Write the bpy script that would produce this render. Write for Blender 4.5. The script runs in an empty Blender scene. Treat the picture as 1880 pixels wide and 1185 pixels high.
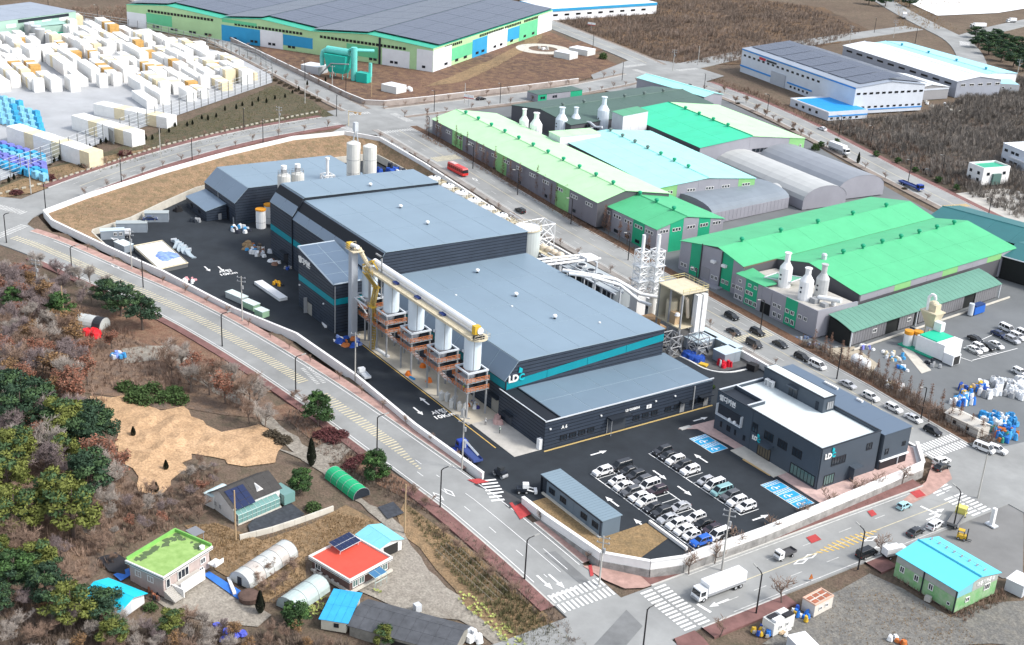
import bpy,bmesh,math,random
import numpy as np
from mathutils import Vector,Matrix
from bisect import bisect_right
random.seed(7)
SC=bpy.context.scene
COL=SC.collection
rad=math.radians
# ------------------------------------------------------------------ camera
YAW,PITCH,ROLL,FPX,IW,IH,CH=2.53032211,0.39433732,0.05887066,2365.1,1880.0,1185.0,138.0
def _axes():
    cy,sy,cp,sp=math.cos(YAW),math.sin(YAW),math.cos(PITCH),math.sin(PITCH)
    f=Vector((cy*cp,sy*cp,-sp)); r=Vector((sy,-cy,0)); u=r.cross(f)
    cr,sr=math.cos(ROLL),math.sin(ROLL)
    return cr*r + sr*u,-sr*r + cr*u,f
RV,UV,FV=_axes()
cam=bpy.data.cameras.new("camera"); camo=bpy.data.objects.new("camera",cam); COL.objects.link(camo)
cam.sensor_fit='HORIZONTAL'; cam.sensor_width=36.0; cam.lens=FPX/IW*36.0
cam.clip_start=1.0; cam.clip_end=9000.0
camo.matrix_world=Matrix(((RV.x,UV.x,-FV.x,0),(RV.y,UV.y,-FV.y,0),(RV.z,UV.z,-FV.z,CH),(0,0,0,1)))
SC.camera=camo
# ------------------------------------------------------------------ daylight
SUN_AZ,SUN_EL=rad(40),rad(46)
wd=bpy.data.worlds.new("World"); SC.world=wd; wd.use_nodes=True
wn=wd.node_tree.nodes; wl=wd.node_tree.links; wn.clear()
wo=wn.new('ShaderNodeOutputWorld'); wb=wn.new('ShaderNodeBackground'); ws=wn.new('ShaderNodeTexSky')
whs=wn.new('ShaderNodeHueSaturation'); whs.inputs['Saturation'].default_value=0.48
ws.sky_type='NISHITA'; ws.sun_disc=False; ws.sun_elevation=SUN_EL; ws.sun_rotation=rad(90)-SUN_AZ
ws.altitude=50; ws.dust_density=2.0
wb.inputs['Strength'].default_value=0.15
wl.new(ws.outputs[0],whs.inputs['Color']); wl.new(whs.outputs[0],wb.inputs[0]); wl.new(wb.outputs[0],wo.inputs[0])
sl=bpy.data.lights.new("sun",'SUN'); sl.energy=1.5; sl.angle=rad(11); sl.color=(1.0,0.96,0.9)
so=bpy.data.objects.new("sun",sl); COL.objects.link(so)
sd=Vector((math.cos(SUN_AZ)*math.cos(SUN_EL),math.sin(SUN_AZ)*math.cos(SUN_EL),math.sin(SUN_EL)))
so.rotation_euler=sd.to_track_quat('Z','Y').to_euler(); so.location=(-200,200,300)
SC.view_settings.view_transform='Standard'; SC.view_settings.look='None'
SC.view_settings.exposure=1.0; SC.view_settings.gamma=1.0
try: SC.view_settings.use_curve_mapping=False
except Exception: pass
try:
    SC.cycles.max_bounces=4; SC.cycles.diffuse_bounces=2; SC.cycles.glossy_bounces=2; SC.cycles.transmission_bounces=2
except Exception: pass
# ------------------------------------------------------------------ terrain height and survey helpers
def interp(x,xs,ys):
    if x <=xs[0]: return ys[0]
    if x >=xs[-1]: return ys[-1]
    i=bisect_right(xs,x) - 1
    t=(x-xs[i])/(xs[i+1]-xs[i]); return ys[i]*(1-t)+ys[i+1]*t
FX=[-440,-400,-350,-320,-195,-150,-60]; FZ=[4.2,3,.5,0,0,-3,-4]
RX=[-440,-400,-330,-230,-195,-150,-60]; RZ=[6,5.2,2.7,.5,0,-2.2,-3]
def Z(x,y):
    s=min(1.,max(0.,(y-90)/160.)); z=(1-s)*interp(x,FX,FZ) + s*interp(x,RX,RZ)
    dx,dy=x+262,y-38
    return z + 7*math.exp(-(dx*dx/5000.0 + dy*dy/1500.0))
def G(px,py,z=0.0):            # survey: where the sight line through a photo point meets height z
    d=RV*((px-IW/2)/FPX) + UV*(-(py-IH/2)/FPX) + FV
    t=(z-CH)/d.z; return (d.x*t,d.y*t)
def T(px,py,dz=0.0):           # same, on the terrain
    z=0.0
    for _ in range(14):
        x,y=G(px,py,z+dz); z=.5*z + .5*Z(x,y)
    return (x,y)
# ------------------------------------------------------------------ materials
MATS={}
def M(name,col=(.5,.5,.5),rough=.7,var=.0,scale=.5,metal=0.0,col2=None,detail=4.0,spec=.3,bump=0.0,bscale=None,stretch=None,emit=0):
    if name in MATS: return MATS[name]
    m=bpy.data.materials.new(name); m.use_nodes=True
    nt=m.node_tree; N=nt.nodes; L=nt.links
    b=N['Principled BSDF']; b.inputs['Roughness'].default_value=rough; b.inputs['Metallic'].default_value=metal
    b.inputs['Specular IOR Level'].default_value=spec
    c=tuple(col)+(1,)
    b.inputs['Base Color'].default_value=c
    if var > 0 or col2:
        tc=N.new('ShaderNodeNewGeometry'); mp=N.new('ShaderNodeMapping'); nz=N.new('ShaderNodeTexNoise'); rp=N.new('ShaderNodeValToRGB')
        if stretch: mp.inputs['Scale'].default_value=stretch
        nz.inputs['Scale'].default_value=scale; nz.inputs['Detail'].default_value=detail; nz.inputs['Roughness'].default_value=.65
        L.new(tc.outputs['Position'],mp.inputs[0]); L.new(mp.outputs[0],nz.inputs['Vector']); L.new(nz.outputs['Fac'],rp.inputs[0])
        a=rp.color_ramp.elements
        if col2 is None:
            ca=tuple(max(0,x*(1-var)) for x in col)+(1,); cb=tuple(min(1,x*(1+var)) for x in col)+(1,)
        else: ca,cb=c,tuple(col2)+(1,)
        a[0].position=.32; a[0].color=ca; a[1].position=.68; a[1].color=cb
        L.new(rp.outputs[0],b.inputs['Base Color'])
        if bump > 0:
            bp=N.new('ShaderNodeBump'); bp.inputs['Strength'].default_value=bump; bp.inputs['Distance'].default_value=.3
            n2=N.new('ShaderNodeTexNoise'); n2.inputs['Scale'].default_value=bscale or scale*4; n2.inputs['Detail'].default_value=3
            L.new(tc.outputs['Position'],n2.inputs['Vector']); L.new(n2.outputs['Fac'],bp.inputs['Height']); L.new(bp.outputs[0],b.inputs['Normal'])
    MATS[name]=m; return m
def ground(name,cols,s1=.03,s2=.35,bump=.6,rough=.95):      # three-colour soil with fine relief
    if name in MATS: return MATS[name]
    m=bpy.data.materials.new(name); m.use_nodes=True
    nt=m.node_tree; N=nt.nodes; L=nt.links; b=N['Principled BSDF']; b.inputs['Roughness'].default_value=rough; b.inputs['Specular IOR Level'].default_value=.15
    tc=N.new('ShaderNodeNewGeometry')
    def nz(s,d=5):
        n=N.new('ShaderNodeTexNoise'); n.inputs['Scale'].default_value=s; n.inputs['Detail'].default_value=d; n.inputs['Roughness'].default_value=.68
        L.new(tc.outputs['Position'],n.inputs['Vector']); return n
    def ramp(src,c0,c1,p0=.35,p1=.65):
        r=N.new('ShaderNodeValToRGB'); e=r.color_ramp.elements; e[0].position=p0; e[1].position=p1
        e[0].color=tuple(c0)+(1,); e[1].color=tuple(c1)+(1,); L.new(src,r.inputs[0]); return r
    a=nz(s1); c=nz(s2)
    r1=ramp(a.outputs['Fac'],cols[0],cols[1],.38,.62); mix=N.new('ShaderNodeMix'); mix.data_type='RGBA'
    r2=ramp(c.outputs['Fac'],(0,0,0),(1,1,1),.42,.68)
    L.new(r2.outputs[0],mix.inputs['Factor']); L.new(r1.outputs[0],mix.inputs['A']); mix.inputs['B'].default_value=tuple(cols[2])+(1,)
    f=nz(2.2,3); mul=N.new('ShaderNodeMix'); mul.data_type='RGBA'; mul.blend_type='MULTIPLY'; mul.inputs['Factor'].default_value=.8
    r3=ramp(f.outputs['Fac'],(.55,.55,.55),(1.25,1.25,1.25),.3,.7)
    L.new(mix.outputs['Result'],mul.inputs['A']); L.new(r3.outputs[0],mul.inputs['B']); L.new(mul.outputs['Result'],b.inputs['Base Color'])
    bp=N.new('ShaderNodeBump'); bp.inputs['Strength'].default_value=bump; bp.inputs['Distance'].default_value=.5
    n2=nz(1.1,4); L.new(n2.outputs['Fac'],bp.inputs['Height']); L.new(bp.outputs[0],b.inputs['Normal'])
    MATS[name]=m; return m
# ------------------------------------------------------------------ mesh builder
class MB:
    def __init__(s): s.v=[]; s.f=[]; s.m=[]
    def quad(s,*p,m=0):
        n=len(s.v); s.v +=[tuple(q) for q in p]; s.f.append(tuple(range(n,n+len(p)))); s.m.append(m)
    def box(s,x0,y0,z0,x1,y1,z1,m=0):
        s.hexa([(x0,y0,z0),(x1,y0,z0),(x1,y1,z0),(x0,y1,z0)],[(x0,y0,z1),(x1,y0,z1),(x1,y1,z1),(x0,y1,z1)],m)
        return s
    def hexa(s,bot,top,m=0,mt=None):
        n=len(s.v); k=len(bot); s.v +=[tuple(p) for p in bot] + [tuple(p) for p in top]
        s.f.append(tuple(range(n+k-1,n-1,-1))); s.m.append(m)
        s.f.append(tuple(range(n+k,n+2*k))); s.m.append(m if mt is None else mt)
        for i in range(k):
            j=(i+1) % k; s.f.append((n+i,n+j,n+k+j,n+k+i)); s.m.append(m)
        return s
    def prism(s,poly,z0,z1,m=0,mt=None):
        return s.hexa([(p[0],p[1],z0) for p in poly],[(p[0],p[1],z1) for p in poly],m,mt)
    def cyl(s,x,y,z0,z1,r0,r1=None,n=12,m=0):
        r1=r0 if r1 is None else r1
        c=[(math.cos(2*math.pi*i/n),math.sin(2*math.pi*i/n)) for i in range(n)]
        return s.hexa([(x+r0*a,y+r0*b,z0) for a,b in c],[(x+r1*a,y+r1*b,z1) for a,b in c],m)
    def tube(s,p,q,r,r2=None,n=6,m=0):
        p=Vector(p); q=Vector(q); d=q-p
        if d.length < 1e-6: return s
        d.normalize(); a=d.cross(Vector((0,0,1)) if abs(d.z) < .9 else Vector((1,0,0))); a.normalize(); b=d.cross(a); r2=r if r2 is None else r2
        cs=[(math.cos(2*math.pi*i/n),math.sin(2*math.pi*i/n)) for i in range(n)]
        return s.hexa([p+(a*c+b*e)*r for c,e in cs][::-1],[q+(a*c+b*e)*r2 for c,e in cs][::-1],m)
    def bar(s,p,q,w,h=None,m=0): return s.tube(p,q,w*.7071,n=4,m=m)
    def path(s,pts,r,n=6,m=0):
        for a,b in zip(pts,pts[1:]): s.tube(a,b,r,n=n,m=m)
        return s
    def dome(s,x,y,z,r,h,n=12,k=3,m=0):
        pr=(r,z)
        for i in range(1,k+1):
            t=i/k*math.pi/2; r1=max(.02,r*math.cos(t)); z1=z+h*math.sin(t)
            s.cyl(x,y,pr[1],z1,pr[0],r1,n,m); pr=(r1,z1)
        return s
    def mesh(s,name,mats,smooth=False):
        me=bpy.data.meshes.new(name); me.from_pydata(s.v,[],s.f)
        for mm in (mats if isinstance(mats,(list,tuple)) else [mats]): me.materials.append(mm)
        if any(s.m): me.polygons.foreach_set('material_index',s.m)
        if smooth: me.polygons.foreach_set('use_smooth',[True]*len(s.f))
        me.update(); return me
    def build(s,name,mats,parent=None,loc=None,rz=0,smooth=False,**kw):
        return link(name,s.mesh(name,mats,smooth),parent,loc,rz,**kw)
def link(name,me,parent=None,loc=None,rz=0,label=None,cat=None,group=None,kind=None):
    o=bpy.data.objects.new(name,me); COL.objects.link(o)
    if parent is not None: o.parent=parent
    if loc is not None: o.location=loc
    if rz: o.rotation_euler=(0,0,rz)
    tag(o,label,cat,group,kind); return o
def tag(o,label=None,cat=None,group=None,kind=None):
    if label: o['label']=label
    if cat: o['category']=cat
    if group: o['group']=group
    if kind: o['kind']=kind
    return o
def thing(name,label,cat,loc=(0,0,0),rz=0,group=None):
    o=bpy.data.objects.new(name,None); COL.objects.link(o); o.location=loc; o.empty_display_size=.5
    if rz: o.rotation_euler=(0,0,rz)
    return tag(o,label,cat,group)
KIDS={}
def kids(o):
    if o.name not in KIDS: KIDS[o.name]=[c for c in bpy.data.objects if c.parent is o]
    return KIDS[o.name]
def dup(o,loc=None,rz=None,label=None,group=None,scale=None,parent=None,mats=None):
    c=o.copy(); COL.objects.link(c)
    if parent is not None: c.parent=parent
    if loc is not None: c.location=loc
    if rz is not None: c.rotation_euler=(0,0,rz)
    if scale is not None: c.scale=scale if isinstance(scale,tuple) else (scale,)*3
    if label: c['label']=label
    if group: c['group']=group
    for k in kids(o): dup(k,parent=c)
    return c
def nth(i): i +=1; return '%d%s' % (i,'th' if 10 < i % 100 < 14 else {1: 'st',2: 'nd',3: 'rd'}.get(i % 10,'th'))
def P3(x,y,dz=0): return (x,y,Z(x,y)+dz)
# ------------------------------------------------------------------ polygons
def clip(poly,ax,lo,hi):
    def half(pl,f):
        out=[]
        for i in range(len(pl)):
            a,b=pl[i],pl[(i+1) % len(pl)]; fa,fb=f(a),f(b)
            if fa >=0: out.append(a)
            if (fa > 0 and fb < 0) or (fa < 0 and fb > 0):
                t=fa/(fa-fb); out.append((a[0]+t*(b[0]-a[0]),a[1]+t*(b[1]-a[1])))
        return out
    pl=half(poly,lambda p: p[ax]-lo)
    return half(pl,lambda p: hi-p[ax]) if len(pl) > 2 else []
def inside(x,y,poly):
    r=False; j=len(poly)-1
    for i in range(len(poly)):
        xi,yi=poly[i]; xj,yj=poly[j]
        if (yi > y) !=(yj > y) and x < (xj-xi)*(y-yi)/(yj-yi)+xi: r=not r
        j=i
    return r
def densify(pts,step,closed=False):
    out=[]; n=len(pts)
    for i in range(n if closed else n-1):
        a,b=pts[i],pts[(i+1) % n]; d=math.dist(a,b); k=max(1,int(d/step))
        for j in range(k): out.append((a[0]+(b[0]-a[0])*j/k,a[1]+(b[1]-a[1])*j/k))
    if not closed: out.append(tuple(pts[-1]))
    return out
def smooth(pts,it=2):
    for _ in range(it):
        o=[pts[0]]
        for a,b in zip(pts,pts[1:]):
            o.append((a[0]*.75+b[0]*.25,a[1]*.75+b[1]*.25)); o.append((a[0]*.25+b[0]*.75,a[1]*.25+b[1]*.75))
        pts=o+[pts[-1]]
    return pts
def offset(pts,d):
    out=[]
    for i in range(len(pts)):
        a=pts[max(0,i-1)]; b=pts[min(len(pts)-1,i+1)]; dx,dy=b[0]-a[0],b[1]-a[1]; l=math.hypot(dx,dy) or 1
        out.append((pts[i][0]-dy/l*d,pts[i][1]+dx/l*d))
    return out
def patch(name,poly,m,dz,step=8,jit=0,kind='structure',zf=None,seed=1,parent=None):   # a draped sheet
    rr=random.Random(seed)
    pts=densify(poly,min(step,6) if jit else step,True)
    if jit: pts=[(x+rr.uniform(-jit,jit),y+rr.uniform(-jit,jit)) for x,y in pts]
    bm=bmesh.new(); vs=[bm.verts.new((x,y,0)) for x,y in pts]; bm.faces.new(vs)
    bmesh.ops.triangulate(bm,faces=bm.faces[:])
    for _ in range(7):
        es=[e for e in bm.edges if e.calc_length() > step*1.6]
        if not es: break
        bmesh.ops.subdivide_edges(bm,edges=es,cuts=1); bmesh.ops.triangulate(bm,faces=[f for f in bm.faces if len(f.verts) > 3])
    bmesh.ops.recalc_face_normals(bm,faces=bm.faces[:])
    for v in bm.verts: v.co.z=(Z(v.co.x,v.co.y) if zf is None else zf(v.co.x,v.co.y))+dz
    me=bpy.data.meshes.new(name); bm.to_mesh(me); bm.free(); me.materials.append(m)
    if len(me.polygons) and me.polygons[0].normal.z < 0: me.flip_normals()
    return link(name,me,parent,kind=kind)
def ribbon(mb,pts,w0,w1,dz,m=0,skirt=0,zf=None):          # strip between two offsets of a line
    zf=zf or Z; a=offset(pts,w0); b=offset(pts,w1)
    ns=max(1,math.ceil(abs(w1-w0)/1.6))
    for i in range(len(pts)-1):
        q=[a[i],a[i+1],b[i+1],b[i]]
        t=[(x,y,zf(x,y)+dz) for x,y in q]
        if w1 < w0: t=t[::-1]
        for k in range(ns):
            s=[(p[0]+(r[0]-p[0])*f,p[1]+(r[1]-p[1])*f) for f,(p,r) in ((k/ns,(a[i],b[i])),(k/ns,(a[i+1],b[i+1])),((k+1)/ns,(a[i+1],b[i+1])),((k+1)/ns,(a[i],b[i])))]
            s=[(x,y,zf(x,y)+dz) for x,y in s]
            mb.quad(*(s[::-1] if w1 < w0 else s),m=m)
        if skirt:
            for k in ((0,1),(2,3)):
                p,r=t[k[0]],t[k[1]]; mb.quad(p,(p[0],p[1],p[2]-skirt),(r[0],r[1],r[2]-skirt),r,m=m)
    return mb
# ================================================================== SETTING
asph_new=M('new asphalt',(.027,.033,.040),.85,.22,.12,detail=6)
road_m=M('worn road',(.285,.29,.283),.9,.2,.07,detail=9)
road_d=M('patched road',(.19,.195,.195),.9,.15,.3)
paver_m=M('red pavers',(.42,.27,.23),.9,.2,.6)
paver_d=M('old red pavers',(.20,.105,.095),.9,.25,.3)
kerb_m=M('kerb stone',(.50,.49,.46),.85,.1,.8)
white_p=M('white road paint',(.80,.80,.78),.7)
worn_p=M('worn white paint',(.55,.55,.53),.8,.25,1.2)
yellow_p=M('yellow road paint',(.62,.42,.12),.8,.2,1.0)
cream_p=M('faded yellow paint',(.58,.52,.36),.8,.2,1.0)
conc=M('pale concrete',(.46,.44,.40),.9,.12,.4)
conc_l=M('cream concrete',(.56,.53,.46),.9,.1,.5)
wall_w=M('white rendered wall',(.80,.79,.77),.8,.05,.6)
stone_m=M('grey stone facing',(.30,.29,.275),.9,.35,.5,detail=8)
soil=ground('dry soil and scrub',[(.145,.105,.08),(.20,.15,.11),(.12,.10,.07)])
FRONT=[(-440,52),(-400,80.5),(-385,90),(-360,99.5),(-323,112),(-284,119.5),(-250,124),(-210,127.5),(-178,130.3),(-147,131.3),(-110,131.5),(-40,131.5)]
BACK=[(-376,40),(-400,78),(-417,99),(-431,120),(-451,155),(-466,191),(-473,224),(-476,254),(-479,300),(-485,370),(-506,441),(-540,560),(-560,700)]
RIGHT=[(-474,254),(-420,251.5),(-380,249.5),(-330,247.3),(-280,246),(-230,244.6),(-190,243),(-147,242),(-110,242),(-40,242)]
BOTTOM=[(-147.5,60),(-147.5,131),(-147.5,180),(-147.5,242),(-149,300),(-152,380),(-155,500)]
FARW=[(-474,253),(-520,253.6),(-565,255),(-640,257),(-760,260),(-1000,266)]
FARU=[(-506,441),(-545,450),(-599,458),(-659,467),(-760,482),(-1000,517)]
FARR=[(-506,441),(-440,436),(-382,425),(-306,406),(-251,393),(-150,372),(-60,355)]
TOPR1=[(-430,595),(-475,650),(-515,690),(-558,715),(-615,750),(-700,810),(-900,940)]
TOPR2=[(-515,684),(-540,760),(-560,850),(-585,960)]
ROADS=dict(front=(FRONT,6.3),back=(BACK,7.0),right=(RIGHT,7.0),bottom=(BOTTOM,7.2),farw=(FARW,4.6),faru=(FARU,7),farr=(FARR,6.6),top1=(TOPR1,8),top2=(TOPR2,7))
for k in ROADS: ROADS[k]=(densify(smooth(ROADS[k][0],2),4.0),ROADS[k][1])
SITE=[(-201.5,136.2),(-228,134.6),(-258,134.6),(-287,132.4),(-310,124.8),(-345,117),(-369,109),(-390,109),(-396,124.5),(-418,155),(-428,185),(-434,213),(-434,232),(-398,233.5),(-362,233),(-330,232.5),(-288,232.6),(-237,232.4),(-214.7,231.8),(-178,232.5),(-166,233.5),(-159,227),(-157.5,203),(-156,175),(-156,153),(-158,147),(-164.5,140),(-181.6,138.6),(-189.3,138.4)]
WALLP=[(-201.5,136),(-228,134.3),(-258,134.3),(-287,132.1),(-310,124.5),(-345,116.7),(-369,108.7),(-397,99.9),(-406.5,100),(-416,116),(-431,147),(-443,177),(-453,208),(-452,230),(-438,238.5),(-402,237.5),(-365,235.5),(-327,233.2),(-288,233),(-237,232.9),(-214.7,232.3),(-190,232.8),(-178,233.2),(-166,234.2)]
WALLB=[(-189.3,138),(-181.6,138.2),(-164.5,139.6),(-157.3,146.2),(-155.4,153),(-155.4,175),(-157,203),(-158.5,227.4),(-166,234.2)]
INTER=WALLP[:-1]+WALLB[::-1]
xs=[-2600,-2000,-1600,-1300,-1150]+list(range(-1050,-760,15))+list(range(-760,-480,8))+list(range(-480,-100,4))+list(range(-100,40,12))+[60,150,400]
ys=[-500,-250,-120]+list(range(-60,30,12))+list(range(30,290,4))+list(range(290,560,7))+list(range(560,1000,15))+[1050,1200,1500,2000,3000]
v=[]; f=[]
for x in xs:
    for y in ys:
        z=Z(x,y)-.32
        if -470 < x < -140 and 90 < y < 250 and inside(x,y,INTER): z=min(z,0)-2.2
        v.append((x,y,z))
n=len(ys)
for i in range(len(xs)-1):
    for j in range(n-1): f.append((i*n+j,(i+1)*n+j,(i+1)*n+j+1,i*n+j+1))
me=bpy.data.meshes.new('terrain'); me.from_pydata(v,[],f); me.materials.append(soil)
link('terrain',me,kind='structure')
# ---- zones of ground
dirt=ground('ochre bare earth',[(.60,.40,.24),(.50,.33,.19),(.40,.26,.15)],.06,.4,.5)
tan=ground('dry tan grass',[(.34,.23,.13),(.25,.17,.10),(.19,.14,.085)],.05,.5,.7)
moss=ground('wintry grass slope',[(.11,.10,.065),(.085,.085,.05),(.15,.115,.075)],.05,.5,.7)
brown=ground('brown scrub floor',[(.21,.145,.11),(.155,.12,.095),(.25,.165,.11)],.04,.4,.8)
redsoil=ground('reddish soil',[(.23,.125,.085),(.17,.105,.075),(.27,.18,.12)],.06,.5,.6)
gravel=ground('grey gravel yard',[(.20,.195,.18),(.16,.155,.145),(.24,.225,.195)],.05,.6,.5)
track=ground('pale concrete track',[(.31,.28,.24),(.24,.215,.18),(.36,.33,.28)],.07,.6,.3)
yardc=M('pale yard concrete',(.40,.41,.42),.9,.1,.08)
yardg=M('grey yard asphalt',(.155,.165,.17),.9,.12,.06,detail=6)
def px(*p): return [T(a,b) for a,b in p]
CLR=[T(a,b) for a,b in ((165,728),(230,728),(300,752),(330,745),(370,770),(405,790),(470,780),(520,805),(505,850),(440,855),(385,835),(355,830),(330,870),(300,905),(262,900),(235,860),(215,815),(205,775))]
def mound(x,y):
    d=99
    for (ax,ay),(bx,by) in zip(CLR,CLR[1:]+CLR[:1]):
        l2=(bx-ax)**2+(by-ay)**2; t=max(0,min(1,((x-ax)*(bx-ax)+(y-ay)*(by-ay))/l2)); d=min(d,math.hypot(x-ax-t*(bx-ax),y-ay-t*(by-ay)))
    return Z(x,y)+min(1,max(0,d-1.5)/5)*(.5+.45*math.sin(x*.42+1)*math.cos(y*.5)+.3*math.sin(x*.9+y*.7))
patch('clearing',px((165,728),(230,728),(300,752),(330,745),(370,770),(405,790),(470,780),(520,805),(505,850),(440,855),(385,835),(355,830),(330,870),(300,905),(262,900),(235,860),(215,815),(205,775)),dirt,-.1,2.4,1.0,seed=3,zf=mound)
patch('hillside',px((0,470),(60,500),(160,560),(300,610),(420,640),(480,700),(520,770),(300,745),(160,720),(200,800),(260,900),(225,980),(120,1080),(60,1185),(0,1185)),brown,-.2,8,2,seed=4)
patch('field',px((395,960),(470,990),(560,960),(640,930),(700,960),(640,985),(565,1020),(560,1060),(500,1110),(430,1075),(400,1040),(385,1000),(345,960)),tan,-.17,6,1.2,seed=5)
patch('field',px((735,920),(800,960),(900,1040),(1000,1130),(1060,1185),(930,1185),(860,1120),(800,1040),(740,980)),tan,-.18,6,1.0,seed=6)
patch('verge',px((530,740),(600,770),(660,810),(640,830),(690,850),(760,890),(900,1010),(1040,1140),(1000,1100),(820,960),(720,905),(560,800),(500,745)),redsoil,-.16,6,.8,seed=7)
patch('verge',px((215,560),(300,585),(420,645),(520,720),(440,720),(300,640),(180,600)),redsoil,-.15,6,.8,seed=8)
patch('path',px((225,640),(320,630),(400,690),(470,740),(530,790),(590,840),(640,900),(725,950),(745,985),(800,1060),(880,1130),(950,1185),(905,1185),(850,1140),(770,1090),(690,1092),(650,1075),(700,1050),(720,1000),(695,950),(620,890),(560,845),(500,790),(440,745),(380,710),(300,660),(230,665)),track,-.13,3,.55,seed=9)
patch('courtyard',px((690,1015),(745,1000),(800,1060),(850,1110),(840,1140),(760,1125),(680,1092),(650,1080),(720,1055)),track,-.11,5,.5,seed=10)
patch('courtyard',px((340,1060),(375,1045),(430,1090),(500,1130),(470,1150),(400,1145),(320,1130),(290,1100)),track,-.12,5,.5,seed=11)
patch('path',px((500,820),(560,835),(590,815),(640,800),(655,815),(620,850),(570,850)),track,-.105,4,.2,seed=12)
patch('gravel_yard',px((1400,1185),(1440,1150),(1540,1080),(1600,1050),(1660,1080),(1740,1130),(1880,1100),(1880,1185)),gravel,-.16,6,1.0,seed=13)
patch('gravel_yard',px((1640,1010),(1760,960),(1880,900),(1880,1060),(1840,1060),(1700,990)),M('grey lot',(.20,.20,.195),.9,.12,.1),-.14,6,.2,seed=14)
patch('block_yard',[(-446,96),(-460,117),(-486,149),(-509,183),(-549,242),(-583,255),(-597,254),(-682,229),(-780,197),(-780,60),(-500,40)],yardc,-.1,10,0)
patch('grass_slope',px((215,272),(300,236),(505,156),(560,178),(617,212),(600,222),(480,242),(330,275),(200,312),(60,352),(0,362),(0,340),(95,305)),moss,-.08,8,.8,seed=15)
patch('earth_verge',px((0,345),(95,308),(200,285),(330,262),(420,250),(600,220),(500,238),(330,277),(200,314),(60,354),(0,364)),tan,-.05,6,.5,seed=16)
patch('factory_lot',[(-575,260),(-490,261),(-489,290),(-497,372),(-520,426),(-600,446),(-720,462),(-800,300)],ground('brown fallow lot',[(.17,.10,.075),(.115,.075,.058),(.26,.165,.10)],.03,.3,.7),-.1,10,.5,seed=17)
patch('factory_yard',[(-466,263.5),(-380,258.5),(-330,256),(-200,251.5),(-155,249.5),(-158,300),(-165,358),(-235,376),(-300,390),(-375,412),(-440,425),(-480,428),(-470,330)],yardg,-.1,10,0)
patch('scrub_lot',[(-395,437),(-300,415),(-262,408),(-268,470),(-330,560),(-400,640),(-470,625),(-400,545),(-390,500)],ground('scrub floor',[(.10,.08,.062),(.13,.09,.07),(.085,.075,.055)],.03,.3,.8),-.1,10,1.5,seed=18)
patch('scrub_lot',[(-520,455),(-640,470),(-760,490),(-760,640),(-640,700),(-560,660),(-520,560),(-505,500)],ground('bracken floor',[(.12,.085,.062),(.20,.125,.07),(.10,.075,.055)],.02,.2,.8),-.1,12,1.5,seed=19)
patch('shed_yard',[(-300,405),(-262,398),(-150,374),(-150,430),(-262,460),(-296,440)],conc,-.07,10,0)
patch('snow_white_lot',[(-590,760),(-660,800),(-760,860),(-720,980),(-600,900),(-585,820)],M('white groundsheet',(.8,.8,.8),.8),.1,15,0).name='groundsheet'
# ---- roads
for k,(pts,w) in ROADS.items():
    mb=MB(); ribbon(mb,pts,-w,w,{'front': .0,'back': .008,'right': .016,'bottom': .024,'farw': .02,'faru': .03,'farr': .038,'top1': .01,'top2': .02}[k],skirt=.5)
    mb.build('road',road_m,kind='structure')
def corner(name,pts,dz,m): patch(name,pts,m,dz,4)
# sidewalks with kerbs (each a raised strip); gaps where roads join
def walk(rd,side,i0,i1,wid,m,name='sidewalk'):
    pts,w=ROADS[rd]; seg=[p for p in pts if i0 <=(p[0] if rd !='bottom' and rd !='back' else p[1]) <=i1]
    if len(seg) < 2: return
    a,b=(w,w+.35) if side > 0 else (-w-.35,-w)
    MB.build(ribbon(MB(),seg,a,b,.15,skirt=.5),'kerb',kerb_m,kind='structure')
    a,b=(w+.35,w+.35+wid) if side > 0 else (-w-.35-wid,-w-.35)
    ribbon(MB(),seg,a,b,.13,skirt=.7).build(name,m,kind='structure')
# front road runs towards +x: left side (+) is the plant side
walk('front',1,-392,-203,2.6,paver_m); walk('front',1,-187,-160,2.4,paver_m)
walk('front',-1,-376,-215,2.2,paver_d); walk('front',-1,-207,-157,3.0,paver_d)
walk('back',-1,112,236,3.0,paver_d); walk('back',1,108,238,3.2,paver_d)
walk('right',1,-456,-163,3.4,ground('leafy verge',[(.16,.09,.06),(.12,.08,.055),(.2,.12,.08)],.06,.6,.5),'verge')
walk('right',-1,-456,-163,2.4,M('verge concrete',(.27,.25,.23),.9,.2,.3))
walk('bottom',1,144,228,4.6,paver_d); walk('bottom',-1,141,168,3.2,paver_d); walk('bottom',-1,184,197,4.0,paver_d)
walk('farw',1,-900,-486,2.0,M('dusty verge',(.24,.2,.17),.9,.2,.3)); walk('farw',-1,-900,-486,2.0,MATS['dusty verge'])
walk('back',-1,262,420,2.6,MATS['dusty verge']); walk('back',1,266,420,2.6,MATS['dusty verge'])
walk('faru',-1,-900,-520,2.2,MATS['dusty verge']); walk('farr',1,-480,-100,3.0,paver_d); walk('farr',-1,-480,-100,3.0,MATS['dusty verge'])
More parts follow.
